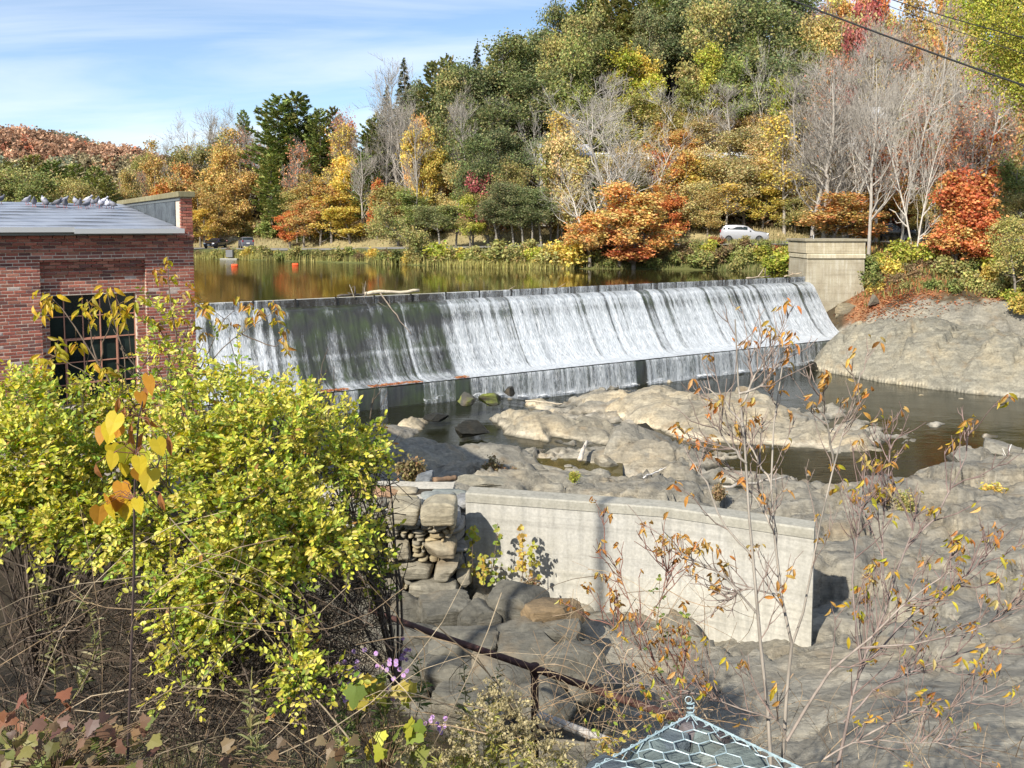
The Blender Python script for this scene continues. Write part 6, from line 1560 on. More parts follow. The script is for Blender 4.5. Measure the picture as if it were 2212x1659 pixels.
def stick(name, label, pts, r0, r1, col, cat='driftwood', side=0):
    pts = [Vector(p) for p in pts]; o = pts[0].copy(); n = 9; out = []
    P = np.array([p - o for p in pts]); t = np.linspace(0, len(P) - 1, n)
    Q = np.stack([np.interp(t, np.arange(len(P)), P[:, i]) for i in range(3)], -1); L = np.linalg.norm(P[-1] - P[0]); Q[1:-1] += RNG.normal(size=(n - 2, 3)) * L * .012
    mb = MB().tube(Q, np.linspace(r0, r1, n) * RNG.uniform(.85, 1.15, n), 7, col)
    for k in range(side):
        i = RNG.integers(2, n - 2); d = Vector(RNG.normal(size=3)); d.z = abs(d.z); d.normalize()
        mb.tube([Q[i], Q[i] + np.array(d) * L * .15, Q[i] + np.array(d) * L * .28 + np.array([0, 0, L * .03])], [r1 * 1.1, r1 * .8, r1 * .4], 5, col)
    ob = tag(mb.build(name, M['wood'], smooth_=True), label, cat, 'driftwood'); ob.location = o; return ob
def cre(px, dz, d=0.0): u = u_px(px); q = dam_pt(u, d, POND_Z + dz); return q
stick('log', 'long pale log lying along the dam crest', [cre(788, .12, -.1), cre(850, .16, -.05), cre(906, .2, -.05)], .12, .09, (.55, .47, .34))
stick('log', 'dark sodden log on the crest to the left of the pale one', [cre(728, .06, .05), cre(790, .1, -.1)], .09, .06, (.10, .085, .07), side=2)
stick('branch', 'bare branch standing up from the crest beside the pale log', [cre(765, -.1, .1), cre(752, .75, .3)], .04, .015, (.5, .43, .32), side=2)
stick('branch', 'branch caught on the crest, hanging down the dam face', [cre(820, .15, .1), dam_pt(u_px(820) + .6, 1.3, 5.0), dam_pt(u_px(820) + 1.3, 2.0, 3.9)], .05, .02, (.22, .18, .14), side=3)
stick('branch', 'thin dry branch sticking up near the middle of the crest', [cre(785, -.1, .1), cre(790, .9, .0)], .03, .01, (.3, .25, .2), side=3)
stick('branch', 'driftwood caught on the crest by the abutment', [cre(1610, .1, .1), cre(1665, .15, -.1)], .06, .04, (.42, .34, .25), side=2)
stick('branch', 'forked drift branch on the crest close to the abutment', [cre(1690, .1, .2), cre(1735, .35, -.2)], .07, .04, (.40, .32, .22), side=3)
stick('twig_on_dam', 'small twig snagged on the crest in front of the yellow reflection', [cre(1098, .0, .1), cre(1110, .25, .2)], .03, .01, (.3, .24, .18), side=1)
stick('twig_on_dam', 'small twig snagged on the crest left of the bright streak', [cre(1205, .0, .1), cre(1218, .3, .2)], .03, .01, (.3, .24, .18), side=1)
a, b = at_z(1252, 993, .95), at_z(1268, 953, 1.35)
stick('driftwood_stick', 'bleached driftwood pole leaning on the domed bench', [a, b], .10, .06, (.52, .46, .38), side=1)
stick('driftwood_stick', 'pale driftwood stick on the low flat rock below the dam', [at_z(1135, 866, .85), at_z(1215, 872, .9)], .05, .03, (.45, .38, .28))
stick('driftwood_stick', 'dark driftwood plank beside the blue-grey slab', [at_y(937, 1038, 20.0), at_y(985, 1032, 20.4)], .09, .07, (.20, .13, .08))
stick('driftwood_stick', 'thin white stick on the bench near the pool', [at_z(1390, 1032, 1.35), at_z(1432, 1012, 1.3)], .03, .015, (.7, .66, .6), side=2)
stick('driftwood_stick', 'grey pole lying behind the concrete wall', [at_z(1560, 1052, 1.5), at_z(1700, 1030, 1.2)], .06, .03, (.42, .38, .32), side=1)
stick('driftwood_stick', 'bleached twig in the boulder heap at the frame edge', [at_y(2170, 1010, 33), at_y(2185, 960, 34)], .05, .02, (.6, .56, .5), side=3)

# ------------------------------------------------------------------ pigeons on the roof
def pigeon_mesh():
    #  x (beak +), z, half width, half height, shade
    R_ = [(-.20, .085, .030, .008, .18), (-.15, .092, .034, .014, .16), (-.10, .105, .046, .034, .35), (-.04, .118, .062, .056, .62), (.02, .128, .066, .064, .70), (.07, .145, .056, .058, .60), (.10, .175, .036, .036, .40), (.115, .200, .026, .027, .34), (.13, .218, .025, .026, .36), (.148, .222, .018, .019, .42), (.16, .218, .006, .007, .30), (.178, .212, .003, .003, .12)]
    th = np.linspace(0, 2 * np.pi, 11)[:-1]
    V = np.array([[(x, w * math.sin(t), z + h * math.cos(t)) for t in th] for x, z, w, h, s in R_]); c = np.array([[(s, s, s * 1.06)] * 10 for *_, s in R_])
    c[3:6, 2:4] *= .55; c[3:6, 7:9] *= .55
    m = MB(); m.add(V.reshape(-1, 3), grid_faces(len(R_), 10), c.reshape(-1, 3))
    i = np.arange(9); a = grid_faces(len(R_), 10); close = np.array([[k * 10 + 9, (k + 1) * 10 + 9, (k + 1) * 10, k * 10] for k in range(len(R_) - 1)])
    m.f[4].append(close)
    return m.mesh('pigeon', M['feather'], True)
def legs_mesh():
    m = MB()
    for s in (-1, 1):
        m.tube([(.01, s * .028, .08), (.018, s * .028, .012)], .006, 5, (.45, .14, .12))
        for a in (-.5, 0, .5): m.tube([(.018, s * .028, .010), (.05, s * .028 + a * .03, .004)], .004, 4, (.45, .14, .12))
    return m.mesh('legs', M['plain'])
PG, LG = pigeon_mesh(), legs_mesh()
def roof_hit(px, py):
    d = ray(px, py); A = roof_pt(0, 0) + bl; B = roof_pt(3, 0) + bl; C_ = roof_pt(0, 1) + bl; n = (B - A).cross(C_ - A); t = (A - Vector((0, 0, EYE))).dot(n) / d.dot(n); return Vector((0, 0, EYE)) + d * t
PGS = [(58, 440, .2, .9, 'light grey pigeon, the leftmost pair on the ridge'), (74, 444, -.4, .55, 'dark pigeon beside the light one, leftmost pair on the ridge'), (96, 440, 3.0, 1.1, 'grey pigeon walking along the ridge, second cluster'), (100, 446, 2.9, .5, 'dark pigeon resting below the grey walker'), (124, 445, .3, .5, 'dark upright pigeon between the clusters on the roof'), (138, 440, 1.9, .8, 'grey pigeon standing tall mid roof'), (141, 447, -.4, .5, 'dark pigeon with lowered tail mid roof'), (164, 442, 2.9, .9, 'grey-backed pigeon at the start of the main flock'), (172, 447, -.3, .75, 'pale grey pigeon low in the main flock'), (187, 448, 2.0, .6, 'dark pigeon facing the ridge in the main flock'), (190, 438, .3, 1.7, 'white pigeon on top of the main flock'), (199, 443, 3.0, .7, 'grey pigeon in the thick of the flock'), (210, 441, -.2, .6, 'dark grey pigeon right of the white one'), (218, 447, 2.8, 1.0, 'grey pigeon in front of the flock'), (225, 441, .2, 1.8, 'white-winged pigeon at the rear of the flock'), (233, 448, 2.7, 1.9, 'white pigeon bending down at the flock edge'), (244, 449, 3.1, .6, 'dark pigeon nearest the parapet'), (0, 438, 2.0, .4, 'black pigeon at the very frame edge of the roof')]
for px, py, rz_, sh, lb in PGS:
    p = roof_hit(px, py + 4); t = tag(empty('pigeon', p + Vector((0, 0, .012)), rz_ - .6), lb, 'pigeon', 'pigeons on the roof'); t.scale = (1.08,) * 3
    b = link('body', PG, t); b.color = (sh * .62, sh * .62, sh * .66, 1); link('legs', LG, t)

# ------------------------------------------------------------------ overhead wires
def wire(name, label, a, b, r, sag, group='overhead wires'):
    a, b = Vector(a), Vector(b); P = [(a.lerp(b, t) - a + Vector((0, 0, -sag * 4 * t * (1 - t)))) for t in np.linspace(0, 1, 25)]
    o = tag(MB().tube([tuple(q) for q in P], r, 6, (.012, .012, .012)).build(name, M['plain'], smooth_=True), label, 'wire', group); o.location = a
def wire_px(name, label, p0, p1, y0, y1, r):
    A, B = at_y(*p0, y0), at_y(*p1, y1); d = B - A; wire(name, label, A - d * 1.2, B + d * .8, r, .12)
wire_px('power_cable', 'thick black cable crossing the upper corner, the lowest of three', (1755, 0), (2212, 167), 12, 9.5, .014)
wire_px('power_cable', 'thin black wire, middle of the three in the upper corner', (1925, 0), (2212, 102), 14, 12, .006)
wire_px('power_cable', 'thin black wire, topmost of the three in the upper corner', (1975, 0), (2212, 68), 14, 12, .009)
wire_px('power_cable', 'faint pale wire in front of the distant hill', (0, 393), (310, 366), 95, 115, .02)
# ------------------------------------------------------------------ leaf shapes for the near plants: along +x, unit length
def _tmpl(pts, faces): return np.array(pts, float), [np.array(f) for f in faces]
LEAF = {
    'oval': _tmpl([(0, 0, 0), (.28, .25, .06), (.68, .24, .05), (1, 0, -.04), (.68, -.24, .05), (.28, -.25, .06)], [[[0, 1, 2, 3], [0, 3, 4, 5]]]),
    'lance': _tmpl([(0, 0, 0), (.3, .10, .03), (.7, .08, 0), (1, 0, -.10), (.7, -.08, 0), (.3, -.10, .03)], [[[0, 1, 2, 3], [0, 3, 4, 5]]]),
    'curl': _tmpl([(0, 0, 0), (.25, .15, .09), (.55, .18, .02), (.85, .09, -.16), (1.0, 0, -.32), (.85, -.07, -.12), (.55, -.14, .10), (.25, -.13, .10), (.5, 0, -.02)], [[[0, 1, 8], [1, 2, 8], [2, 3, 8], [3, 4, 8], [4, 5, 8], [5, 6, 8], [6, 7, 8], [7, 0, 8]]]),
    'heart': _tmpl([(.08, 0, 0), (-.06, .16, .05), (.02, .34, .06), (.22, .43, .03), (.48, .38, 0), (.76, .20, -.05), (1.0, 0, -.12), (.76, -.20, -.05), (.48, -.38, 0), (.22, -.43, .03), (.02, -.34, .06), (-.06, -.16, .05), (.45, 0, -.05)], [[[i, i + 1, 12] for i in range(11)] + [[11, 0, 12]]]),
    'maple': _tmpl([(0, 0, 0.02), (-0.04, 0.2, -0.004), (-0.1, 0.38, -0.027), (0.12, 0.42, -0.032), (0.3, 0.6, -0.061), (0.42, 0.42, -0.048), (0.55, 0.38, -0.056), (0.58, 0.24, -0.042), (0.8, 0.2, -0.068), (1.0, 0.02, -0.082), (0.82, -0.18, -0.069), (0.58, -0.25, -0.044), (0.57, -0.4, -0.06), (0.42, -0.41, -0.047), (0.26, -0.6, -0.059), (0.13, -0.41, -0.031), (-0.12, -0.36, -0.025), (-0.03, -0.2, -0.004), (0.3, 0, 0.011)], [[[i, i + 1, 18] for i in range(17)] + [[17, 0, 18]]]),
}
def leaves(tp, P, D, Nn, size, col, r=None, curl=0.0):
    """many leaves of one shape -> V, F list, C"""
    T, Fs = LEAF[tp]; n = len(P); k = len(T)
    D = unit(np.asarray(D, float)); B = unit(np.cross(Nn, D)); N2 = np.cross(D, B)
    s = np.broadcast_to(np.asarray(size, float), (n,))[:, None, None]
    V = P[:, None] + s * (T[None, :, 0:1] * D[:, None] + T[None, :, 1:2] * B[:, None] + T[None, :, 2:3] * N2[:, None])
    F = [(np.arange(n)[:, None, None] * k + f[None]).reshape(-1, f.shape[1]) for f in Fs]
    return V.reshape(-1, 3), F, np.repeat(np.broadcast_to(col, (n, 3)), k, 0)
LMESH = {}
def leaf_obj(tp, p, d, nrm, size, col, parent, off):
    if tp not in LMESH:
        T, Fs = LEAF[tp]; LMESH[tp] = new_mesh('leaf', T, Fs, M['leaf'], np.ones((len(T), 3)))
    d = Vector(d).normalized(); b = Vector(nrm).cross(d).normalized(); n2 = d.cross(b)
    o = link('leaf', LMESH[tp], parent)
    m = Matrix(((d.x, b.x, n2.x), (d.y, b.y, n2.y), (d.z, b.z, n2.z))).to_4x4() @ Matrix.Scale(size, 4); m.translation = Vector(p) - off
    o.matrix_local = m; o.color = (*col, 1); return o
def varcol(r, n, pal, j=.18):
    pal = np.array(pal, float); return np.clip(pal[r.integers(0, len(pal), n)] * (1 + j * r.normal(size=(n, 1))) * (1 + .07 * r.normal(size=(n, 3))), .005, .85)

# ------------------------------------------------------------------ the big yellow-green bush
PRIV = [(.58, .55, .07), (.64, .59, .11), (.52, .51, .06), (.43, .46, .06), (.66, .58, .17), (.56, .50, .08)]
PRIG = [(.24, .33, .05), (.29, .37, .055), (.19, .28, .04), (.34, .40, .06)]
def spray_bush(name, label, base, clusters, nspray, seed, leaf=.034, pal=PRIV, green=PRIG, nparts=0, gfrac=.2, lpt=11, tw=.16, cat='bush', bark=(.11, .085, .065)):
    r = np.random.default_rng(seed); base = Vector(base)
    t = tag(empty(name, base), label, cat)
    wts = np.array([c[3] * c[4] * (c[5] if len(c) > 5 else 1) for c in clusters], float); wts /= wts.sum(); ci = r.choice(len(clusters), nspray, p=wts)
    C = np.array([tuple(at_y(c[0], c[1], c[2])) for c in clusters]); RX = np.array([c[3] / px_m(c[2]) for c in clusters]); RZ = np.array([c[4] / px_m(c[2]) for c in clusters])
    q = unit(r.normal(size=(nspray, 3))); rad = r.uniform(.3, 1.0, nspray) ** .6
    S = C[ci] + q * rad[:, None] * np.stack([RX[ci], RX[ci] * .75, RZ[ci]], -1)
    D = unit(q * .7 + r.normal(size=(nspray, 3)) * .55 + np.array([-.05, -.25, .30]))
    L = tw * r.uniform(.6, 1.3, nspray)
    # sprays droop at their ends
    k = 4; s = np.linspace(0, 1, k)[None, :, None]
    TP = S[:, None] + D[:, None] * L[:, None, None] * s - np.array([0, 0, 1.]) * (L[:, None, None] * .18 * s ** 2)
    TV, TF = tubes(TP, np.full((nspray, k), .0016) * np.linspace(1.2, .5, k), 3)
    # leaves in pairs
    n = nspray * lpt; si = np.repeat(np.arange(nspray), lpt); tt = np.tile(np.linspace(.08, 1, lpt), nspray)
    P = S[si] + D[si] * (L[si] * tt)[:, None] - np.array([0, 0, 1.]) * (L[si] * .18 * tt ** 2)[:, None]
    sd = unit(np.cross(D, r.normal(size=(nspray, 3)) * .5 + np.array([0, 0, 1.])))[si] * np.where(np.arange(n) % 2, 1, -1)[:, None]
    last = (np.arange(n) % lpt == lpt - 1)[:, None]
    LD = unit(np.where(last, D[si], D[si] * .55 + sd * .85) + r.normal(size=(n, 3)) * .22); NN = unit(np.array([-.15, -.5, .9]) + r.normal(size=(n, 3)) * .6)
    sz = leaf * r.uniform(.65, 1.25, n)
    gq = (r.random(nspray) < gfrac)[si] | (r.random(n) < .08)
    col = np.where(gq[:, None], varcol(r, n, green), varcol(r, n, pal))
    dead = r.random(n) < .012; col[dead] = np.array([.38, .20, .06])
    order = np.argsort(P[:, 1] - .3 * (P[:, 2] - 8)); ind = set(order[:nparts * 3:3].tolist()) if nparts else set()
    keep = np.array([i not in ind for i in range(n)])
    V, F, Cc = leaves('oval', P[keep] - np.array(base), LD[keep], NN[keep], sz[keep], col[keep])
    # woody stems from the root to each cluster
    P0 = []; R0 = []
    for c in C:
        for e in range(2):
            q_ = np.linspace(0, 1, 6)[:, None]; a = np.array(base); m = (a + c) / 2 + np.array([0, 0, .35]) + r.normal(size=3) * .15
            P0.append((1 - q_) ** 2 * a + 2 * q_ * (1 - q_) * m + q_ ** 2 * (c + r.normal(size=3) * .15)); R0.append(np.linspace(.011, .003, 6))
    P0, R0 = np.array(P0), np.array(R0)
    L1, R1 = grow(r, P0, R0, len(P0) * 9, .25, 1., .45, .6, .15, .6, k=4)
    mb = MB()
    for a, b, sds in ((P0, R0, 5), (L1, np.maximum(R1, .002), 4)): v, f = tubes(a, b, sds); mb.add(v - np.array(base), f, bark)
    mb.add(TV - np.array(base), TF, (.16, .15, .06)); mb.build('stems', M['bark'], t)
    f = link('foliage', new_mesh('foliage', V, F, M['leaf'], Cc), t); f['kind'] = 'stuff'
    for i in sorted(ind): leaf_obj('oval', P[i], LD[i], NN[i], sz[i], col[i], t, base)
    return t
spray_bush('privet_bush', 'large yellow-green leafy bush filling the middle of the left side', at_y(470, 1500, 4.6),
    [(400, 960, 4.3, 70, 60), (500, 1010, 4.3, 80, 55), (590, 920, 4.5, 95, 60), (690, 985, 4.7, 80, 55, .8), (480, 1110, 4.15, 85, 50, 1.1), (600, 1080, 4.2, 80, 50), (650, 1165, 4.1, 95, 50, 1.1), (740, 1160, 4.15, 60, 40), (540, 1190, 4.0, 70, 40), (500, 1240, 3.95, 90, 50), (400, 1290, 3.85, 55, 70, .9), (455, 1360, 3.8, 55, 70, .7), (640, 1440, 3.7, 40, 60, .6), (710, 1470, 3.7, 26, 36, .5), (450, 880, 4.7, 110, 80, .8), (370, 790, 5.0, 60, 60, .35), (470, 780, 5.1, 70, 50, .22), (560, 850, 5.0, 60, 50, .35), (640, 870, 5.0, 45, 40, .35), (400, 830, 4.9, 60, 40, .4), (770, 1000, 4.7, 40, 40, .7), (600, 1270, 3.95, 60, 40, .8), (340, 700, 5.2, 30, 60, .4), (385, 1450, 3.75, 30, 60, .3)], 1950, 11, nparts=220)
spray_bush('privet_bush', 'yellow-green leafy bush at the left frame edge below the brick wall', at_y(80, 1500, 4.6),
    [(40, 880, 4.7, 70, 60), (-20, 960, 4.6, 60, 90), (70, 980, 4.4, 95, 80), (150, 1010, 4.5, 80, 70), (110, 1100, 4.3, 110, 60), (20, 1100, 4.3, 70, 60), (230, 930, 4.9, 80, 50), (200, 1130, 4.3, 90, 50), (300, 1160, 4.2, 70, 55), (280, 880, 5.0, 60, 40, .8), (60, 830, 5.0, 30, 30, .6), (160, 880, 5.0, 60, 40, .8), (320, 980, 4.8, 60, 70), (200, 850, 5.1, 24, 34, .5)], 1650, 12, nparts=70)
spray_bush('privet_bush', 'low yellow shoots of the bush hanging before the stone wall', at_y(860, 1500, 5.2), [(770, 1000, 5.4, 50, 50), (800, 960, 5.5, 30, 50, .7), (790, 1180, 5.2, 40, 40, .7), (810, 1230, 5.2, 24, 30, .5), (740, 930, 5.5, 40, 60, .6), (660, 900, 5.6, 45, 45, .7)], 300, 13, gfrac=.15, leaf=.04)

# dark tangle of dead twigs under the bush
r = np.random.default_rng(21)
def tangle(name, label, boxes, n, col, seed, ln=.55, rad=.0035, spread=1.0):
    r = np.random.default_rng(seed); P = []
    for k in range(n):
        px0, px1, py0, py1, y0, y1 = boxes[r.integers(len(boxes))]
        p = np.array(at_y(r.uniform(px0, px1), r.uniform(py0, py1), r.uniform(y0, y1))); d = unit(r.normal(size=3) * np.array([1, .5, .9])) * ln * r.uniform(.5, 1.4)
        m = r.normal(size=3) * ln * .12; q = np.linspace(-.5, .5, 6)[:, None]
        P.append(p + d * q + m * (1 - 4 * q ** 2) + np.array([0, 0, -ln * .15]) * q ** 2)
    P = np.array(P); V, F = tubes(P, np.linspace(1, .4, 6)[None] * (rad * r.uniform(.5, 1.3, n))[:, None], 3)
    c = np.repeat(np.array(col)[r.integers(0, len(col), n)] * (1 + .3 * r.normal(size=(n, 1))), 18, 0)
    return tag(link(name, new_mesh(name, V, F, M['bark'], np.clip(c, .01, .6))), label, 'twigs', kind='stuff')
tangle('dead_twigs', 'dense tangle of dead brown twigs beneath the bush', [(300, 800, 1120, 1600, 4.3, 5.2), (600, 820, 1000, 1450, 5.0, 6.0), (0, 760, 1280, 1659, 3.8, 4.6), (0, 760, 1280, 1659, 3.8, 4.6), (300, 800, 1200, 1500, 4.6, 5.4)], 2300, [(.06, .042, .03), (.10, .072, .05), (.15, .115, .085), (.045, .034, .027)], 22)
tangle('dry_stalks', 'long pale dry stalks slanting through the shaded corner', [(50, 650, 1250, 1640, 3.4, 4.0), (400, 1000, 1400, 1650, 3.4, 4.2)], 90, [(.30, .24, .16), (.24, .17, .10)], 23, ln=.9, rad=.003)
tangle('dry_stalks', 'thin weed stalks and briars in front of the ledge', [(1000, 1500, 1420, 1659, 4.2, 5.5), (1450, 2212, 1500, 1659, 4.4, 6.0), (1200, 1600, 1250, 1600, 4.6, 5.6)], 330, [(.30, .22, .14), (.22, .15, .09), (.36, .28, .18)], 24, ln=.5, rad=.0028)
# grass and leaf litter on the near bank
def near_pts(n, x0, x1, y0, y1, r): x = r.uniform(x0, x1, n); y = r.uniform(y0, y1, n); return np.stack([x, y, land_z(x, y)], -1)
blade_field('near_grass', 'dim dry grass on the shaded near bank', near_pts(9000, -5.5, 1.2, 2.6, 8, r), .30, .007, [(.10, .11, .04), (.20, .17, .08), (.26, .21, .11), (.07, .09, .03)], mat='leaf', seed=31, lean=.8)
blade_field('near_grass', 'tan grass and weeds at the foot of the ravine', near_pts(2200, -1, 2.4, 5, 10.5, r), .30, .009, [(.30, .25, .11), (.22, .20, .08), (.16, .17, .06)], mat='leaf', seed=32, lean=.7)
q = near_pts(3800, -5.5, 3, 2.4, 9, r); V, F, C = leaves('maple', q + np.array([0, 0, .02]), unit(r.normal(size=(3800, 3)) * np.array([1, 1, .2])), unit(r.normal(size=(3800, 3)) * .3 + np.array([0, 0, 1])), .075 * r.uniform(.5, 1.2, 3800), varcol(r, 3800, [(.20, .12, .06), (.26, .15, .07), (.14, .09, .05), (.30, .20, .08)]))
tag(link('leaf_litter', new_mesh('leaf_litter', V, F, M['leaf'], C)), 'brown leaf litter on the near bank', 'leaves', kind='stuff')

# ------------------------------------------------------------------ heart-leaved sapling in front of the bush
YL, GL, OR_, BR = (.52, .40, .03), (.38, .38, .035), (.50, .24, .035), (.34, .15, .055)
HEART = [(1180, 215, OR_), (1190, 285, BR), (1130, 380, BR), (1110, 350, OR_), (940, 400, BR), (985, 470, BR), (935, 520, YL), (885, 600, YL), (815, 630, OR_), (955, 610, OR_), (1040, 610, BR), (1045, 680, BR), (880, 760, YL), (905, 830, YL), (995, 770, GL), (1240, 720, YL), (1160, 820, GL), (1105, 860, YL), (985, 920, YL), (1090, 950, OR_), (1200, 960, YL), (760, 920, BR), (965, 1060, OR_), (850, 1170, OR_), (855, 1240, YL), (985, 1190, (.5, .33, .03)), (1085, 1190, YL), (925, 1170, OR_), (1140, 670, BR), (1330, 700, BR), (1270, 1150, BR), (1150, 530, BR), (1195, 570, BR), (790, 1250, OR_), (1020, 1240, YL)]
hb = at_y(276, 1640, 3.35); hs = tag(empty('heart_leaf_sapling', hb), 'thin sapling with big hanging heart-shaped yellow and orange leaves', 'sapling')
stem = [at_y(a, b, 3.35) - hb for a, b in ((276, 1640), (290, 1220), (290, 1080), (294, 980), (300, 900), (318, 830))]
mb = MB().tube(stem, np.linspace(.006, .0025, 6), 6, (.07, .05, .045))
r = np.random.default_rng(41)
for cx_, cy_, col in HEART:
    p = at_y(cx_ * .2728, 768 + cy_ * .2728 - 18, 3.35 + r.normal() * .06); sz = .088 * r.uniform(.75, 1.2) * (.75 if col is BR else 1)
    j = min(range(6), key=lambda i: (stem[i] + hb - p).length); s0 = stem[j]
    mb.tube([s0, (s0 + (p - hb)) / 2 + Vector((0, 0, .03)), p - hb], [.0022, .0018, .0014], 4, (.20, .09, .06))
    leaf_obj('heart' if col is not BR else 'curl', p, (r.normal() * .25, r.normal() * .2 - .1, -1), (r.normal() * .35 - .1, -1, .25), sz * (1 if col is not BR else 1.25), np.array(col) * r.uniform(.85, 1.15), hs, hb)
mb.build('stem', M['bark'], hs)

# ------------------------------------------------------------------ compound-leaved saplings rising before the brick wall
def twig_sapling(name, label, paths, depth, clusters, pal, seed, leaf=.075, r0=.008, tp='curl', parts=True, nl=(5, 8), droop=.9, barkc=(.16, .12, .09), sub=0, cat='sapling', thin=.3, lsub=.35, jitter=.10):
    rr = np.random.default_rng(seed); base = at_y(*paths[0][0], depth); b = np.array(base)
    t = tag(empty(name, base), label, cat); mb = MB(); Ps = []; Rs = []
    for i, pth in enumerate(paths):
        d0 = depth + rr.normal() * jitter * (i > 0); P = np.array([tuple(at_y(px, py, d0 if i == 0 else depth + (d0 - depth) * k / max(1, len(pth) - 1))) for k, (px, py) in enumerate(pth)])
        tq = np.linspace(0, len(P) - 1, 8); Q = np.stack([np.interp(tq, np.arange(len(P)), P[:, k]) for k in range(3)], -1); Q[1:-1] += rr.normal(size=(6, 3)) * .006
        ra = np.linspace(r0 if i == 0 else r0 * .62, r0 * thin * (1 if i == 0 else .7), 8)
        if len(pth[0]) > 2: pass
        Ps.append(Q); Rs.append(ra)
    Ps, Rs = np.array(Ps), np.array(Rs)
    V, F = tubes(Ps, Rs, 6); mb.add(V - b, F, barkc)
    tips = [p[-1] for p in Ps]
    if sub:
        L1, R1 = grow(rr, Ps, Rs, sub, .25, .97, lsub, .75, .25, .55, k=5, fall=.4, bend=.25); V, F = tubes(L1, np.maximum(R1, .0016), 4); mb.add(V - b, F, np.array(barkc) * np.array([.80, .70, .70]))
        L2, R2 = grow(rr, L1, R1, sub * 2, .3, 1., lsub * .45, .7, .2, .6, k=4, bend=.2); V, F = tubes(L2, np.maximum(R2, .0012), 3); mb.add(V - b, F, np.array(barkc) * np.array([.80, .70, .70]))
        tips += [p[-1] for p in L1] + [p[-1] for p in L2]
    mb.build('stem', M['bark'], t, True)
    pts = [np.array(at_y(px, py, depth + rr.normal() * jitter)) for px, py in clusters] if clusters is not None and not isinstance(clusters, float) else [p for p in tips if rr.random() < clusters]
    acc = []; LL = []
    for p in pts:
        if clusters is not None and not isinstance(clusters, float):
            k = min(range(len(Ps)), key=lambda i: np.min(np.linalg.norm(Ps[i] - p, axis=1))); j = int(np.argmin(np.linalg.norm(Ps[k] - p, axis=1))); q = Ps[k][j]
            acc.append((q, p))
        for e in range(rr.integers(*nl)):
            az = rr.uniform(0, 6.28); d = np.array([math.cos(az), math.sin(az) * .6, rr.normal() * .35 - droop]); c = varcol(rr, 1, pal)[0]
            LL.append((p + rr.normal(size=3) * leaf * .2, d, np.array([rr.normal() * .4, -1, .6 + rr.normal() * .3]), leaf * rr.uniform(.6, 1.25), c))
    LL.sort(key=lambda q: -q[3])
    for q in LL[:60]: leaf_obj(tp, *q, t, base)
    if LL[60:]:
        A, B, C_, S_, K = [np.array(v) for v in zip(*LL[60:])]; V, F, Cc = leaves(tp, A - b, B, C_, S_, K); link('foliage', new_mesh('foliage', V, F, M['leaf'], Cc), t)['kind'] = 'stuff'
    if acc:
        m2 = MB()
        for q, p in acc: m2.tube([q - b, (q + p) / 2 - b + np.array([0, 0, .02]), p - b], [.0022, .0016, .0012], 4, (.20, .13, .07))
        m2.build('petioles', M['bark'], t)['kind'] = 'stuff'
    return t
YC = [(.50, .38, .035), (.44, .36, .04), (.54, .36, .04), (.40, .36, .05)]
OC = [(.46, .24, .06), (.52, .30, .08), (.40, .18, .05), (.50, .34, .12)]
twig_sapling('leafy_sapling', 'slender sapling with drooping yellow leaf clusters before the window', [[(330, 960), (270, 880), (215, 790), (150, 690), (108, 640)], [(270, 880), (180, 800), (120, 770)], [(215, 790), (235, 700), (262, 668)], [(215, 790), (192, 700), (190, 655)], [(300, 920), (270, 800), (255, 720), (230, 628)]], 5.0,
    [(92, 632), (108, 640), (96, 655), (115, 658), (90, 678), (125, 738), (118, 750), (128, 762), (88, 772), (105, 782), (95, 795), (186, 652), (205, 660), (176, 668), (198, 690), (225, 628), (236, 620), (250, 655), (268, 668), (240, 672), (262, 690), (292, 650), (205, 790), (228, 800), (165, 745)], YC, 51)
twig_sapling('leafy_sapling', 'slender sapling with thin tan-yellow leaves over the corner of the brick building', [[(420, 980), (400, 880), (385, 760), (370, 650), (362, 562)], [(385, 760), (410, 700), (425, 655)], [(385, 760), (345, 720), (325, 690)], [(400, 880), (460, 770), (520, 720), (600, 668)], [(400, 880), (430, 800), (480, 700), (516, 648)], [(520, 720), (590, 750), (612, 740)]], 5.2,
    [(362, 562), (350, 600), (375, 596), (340, 585), (398, 632), (410, 612), (365, 640), (415, 645), (325, 690), (345, 700), (372, 690), (395, 690), (430, 660), (450, 655), (440, 668), (470, 690), (480, 700), (515, 645), (540, 660), (590, 655), (605, 668), (600, 690), (612, 715), (615, 735), (620, 752), (545, 690), (560, 672), (440, 720), (345, 745), (500, 700), (420, 705)], YC + OC, 52, leaf=.06)
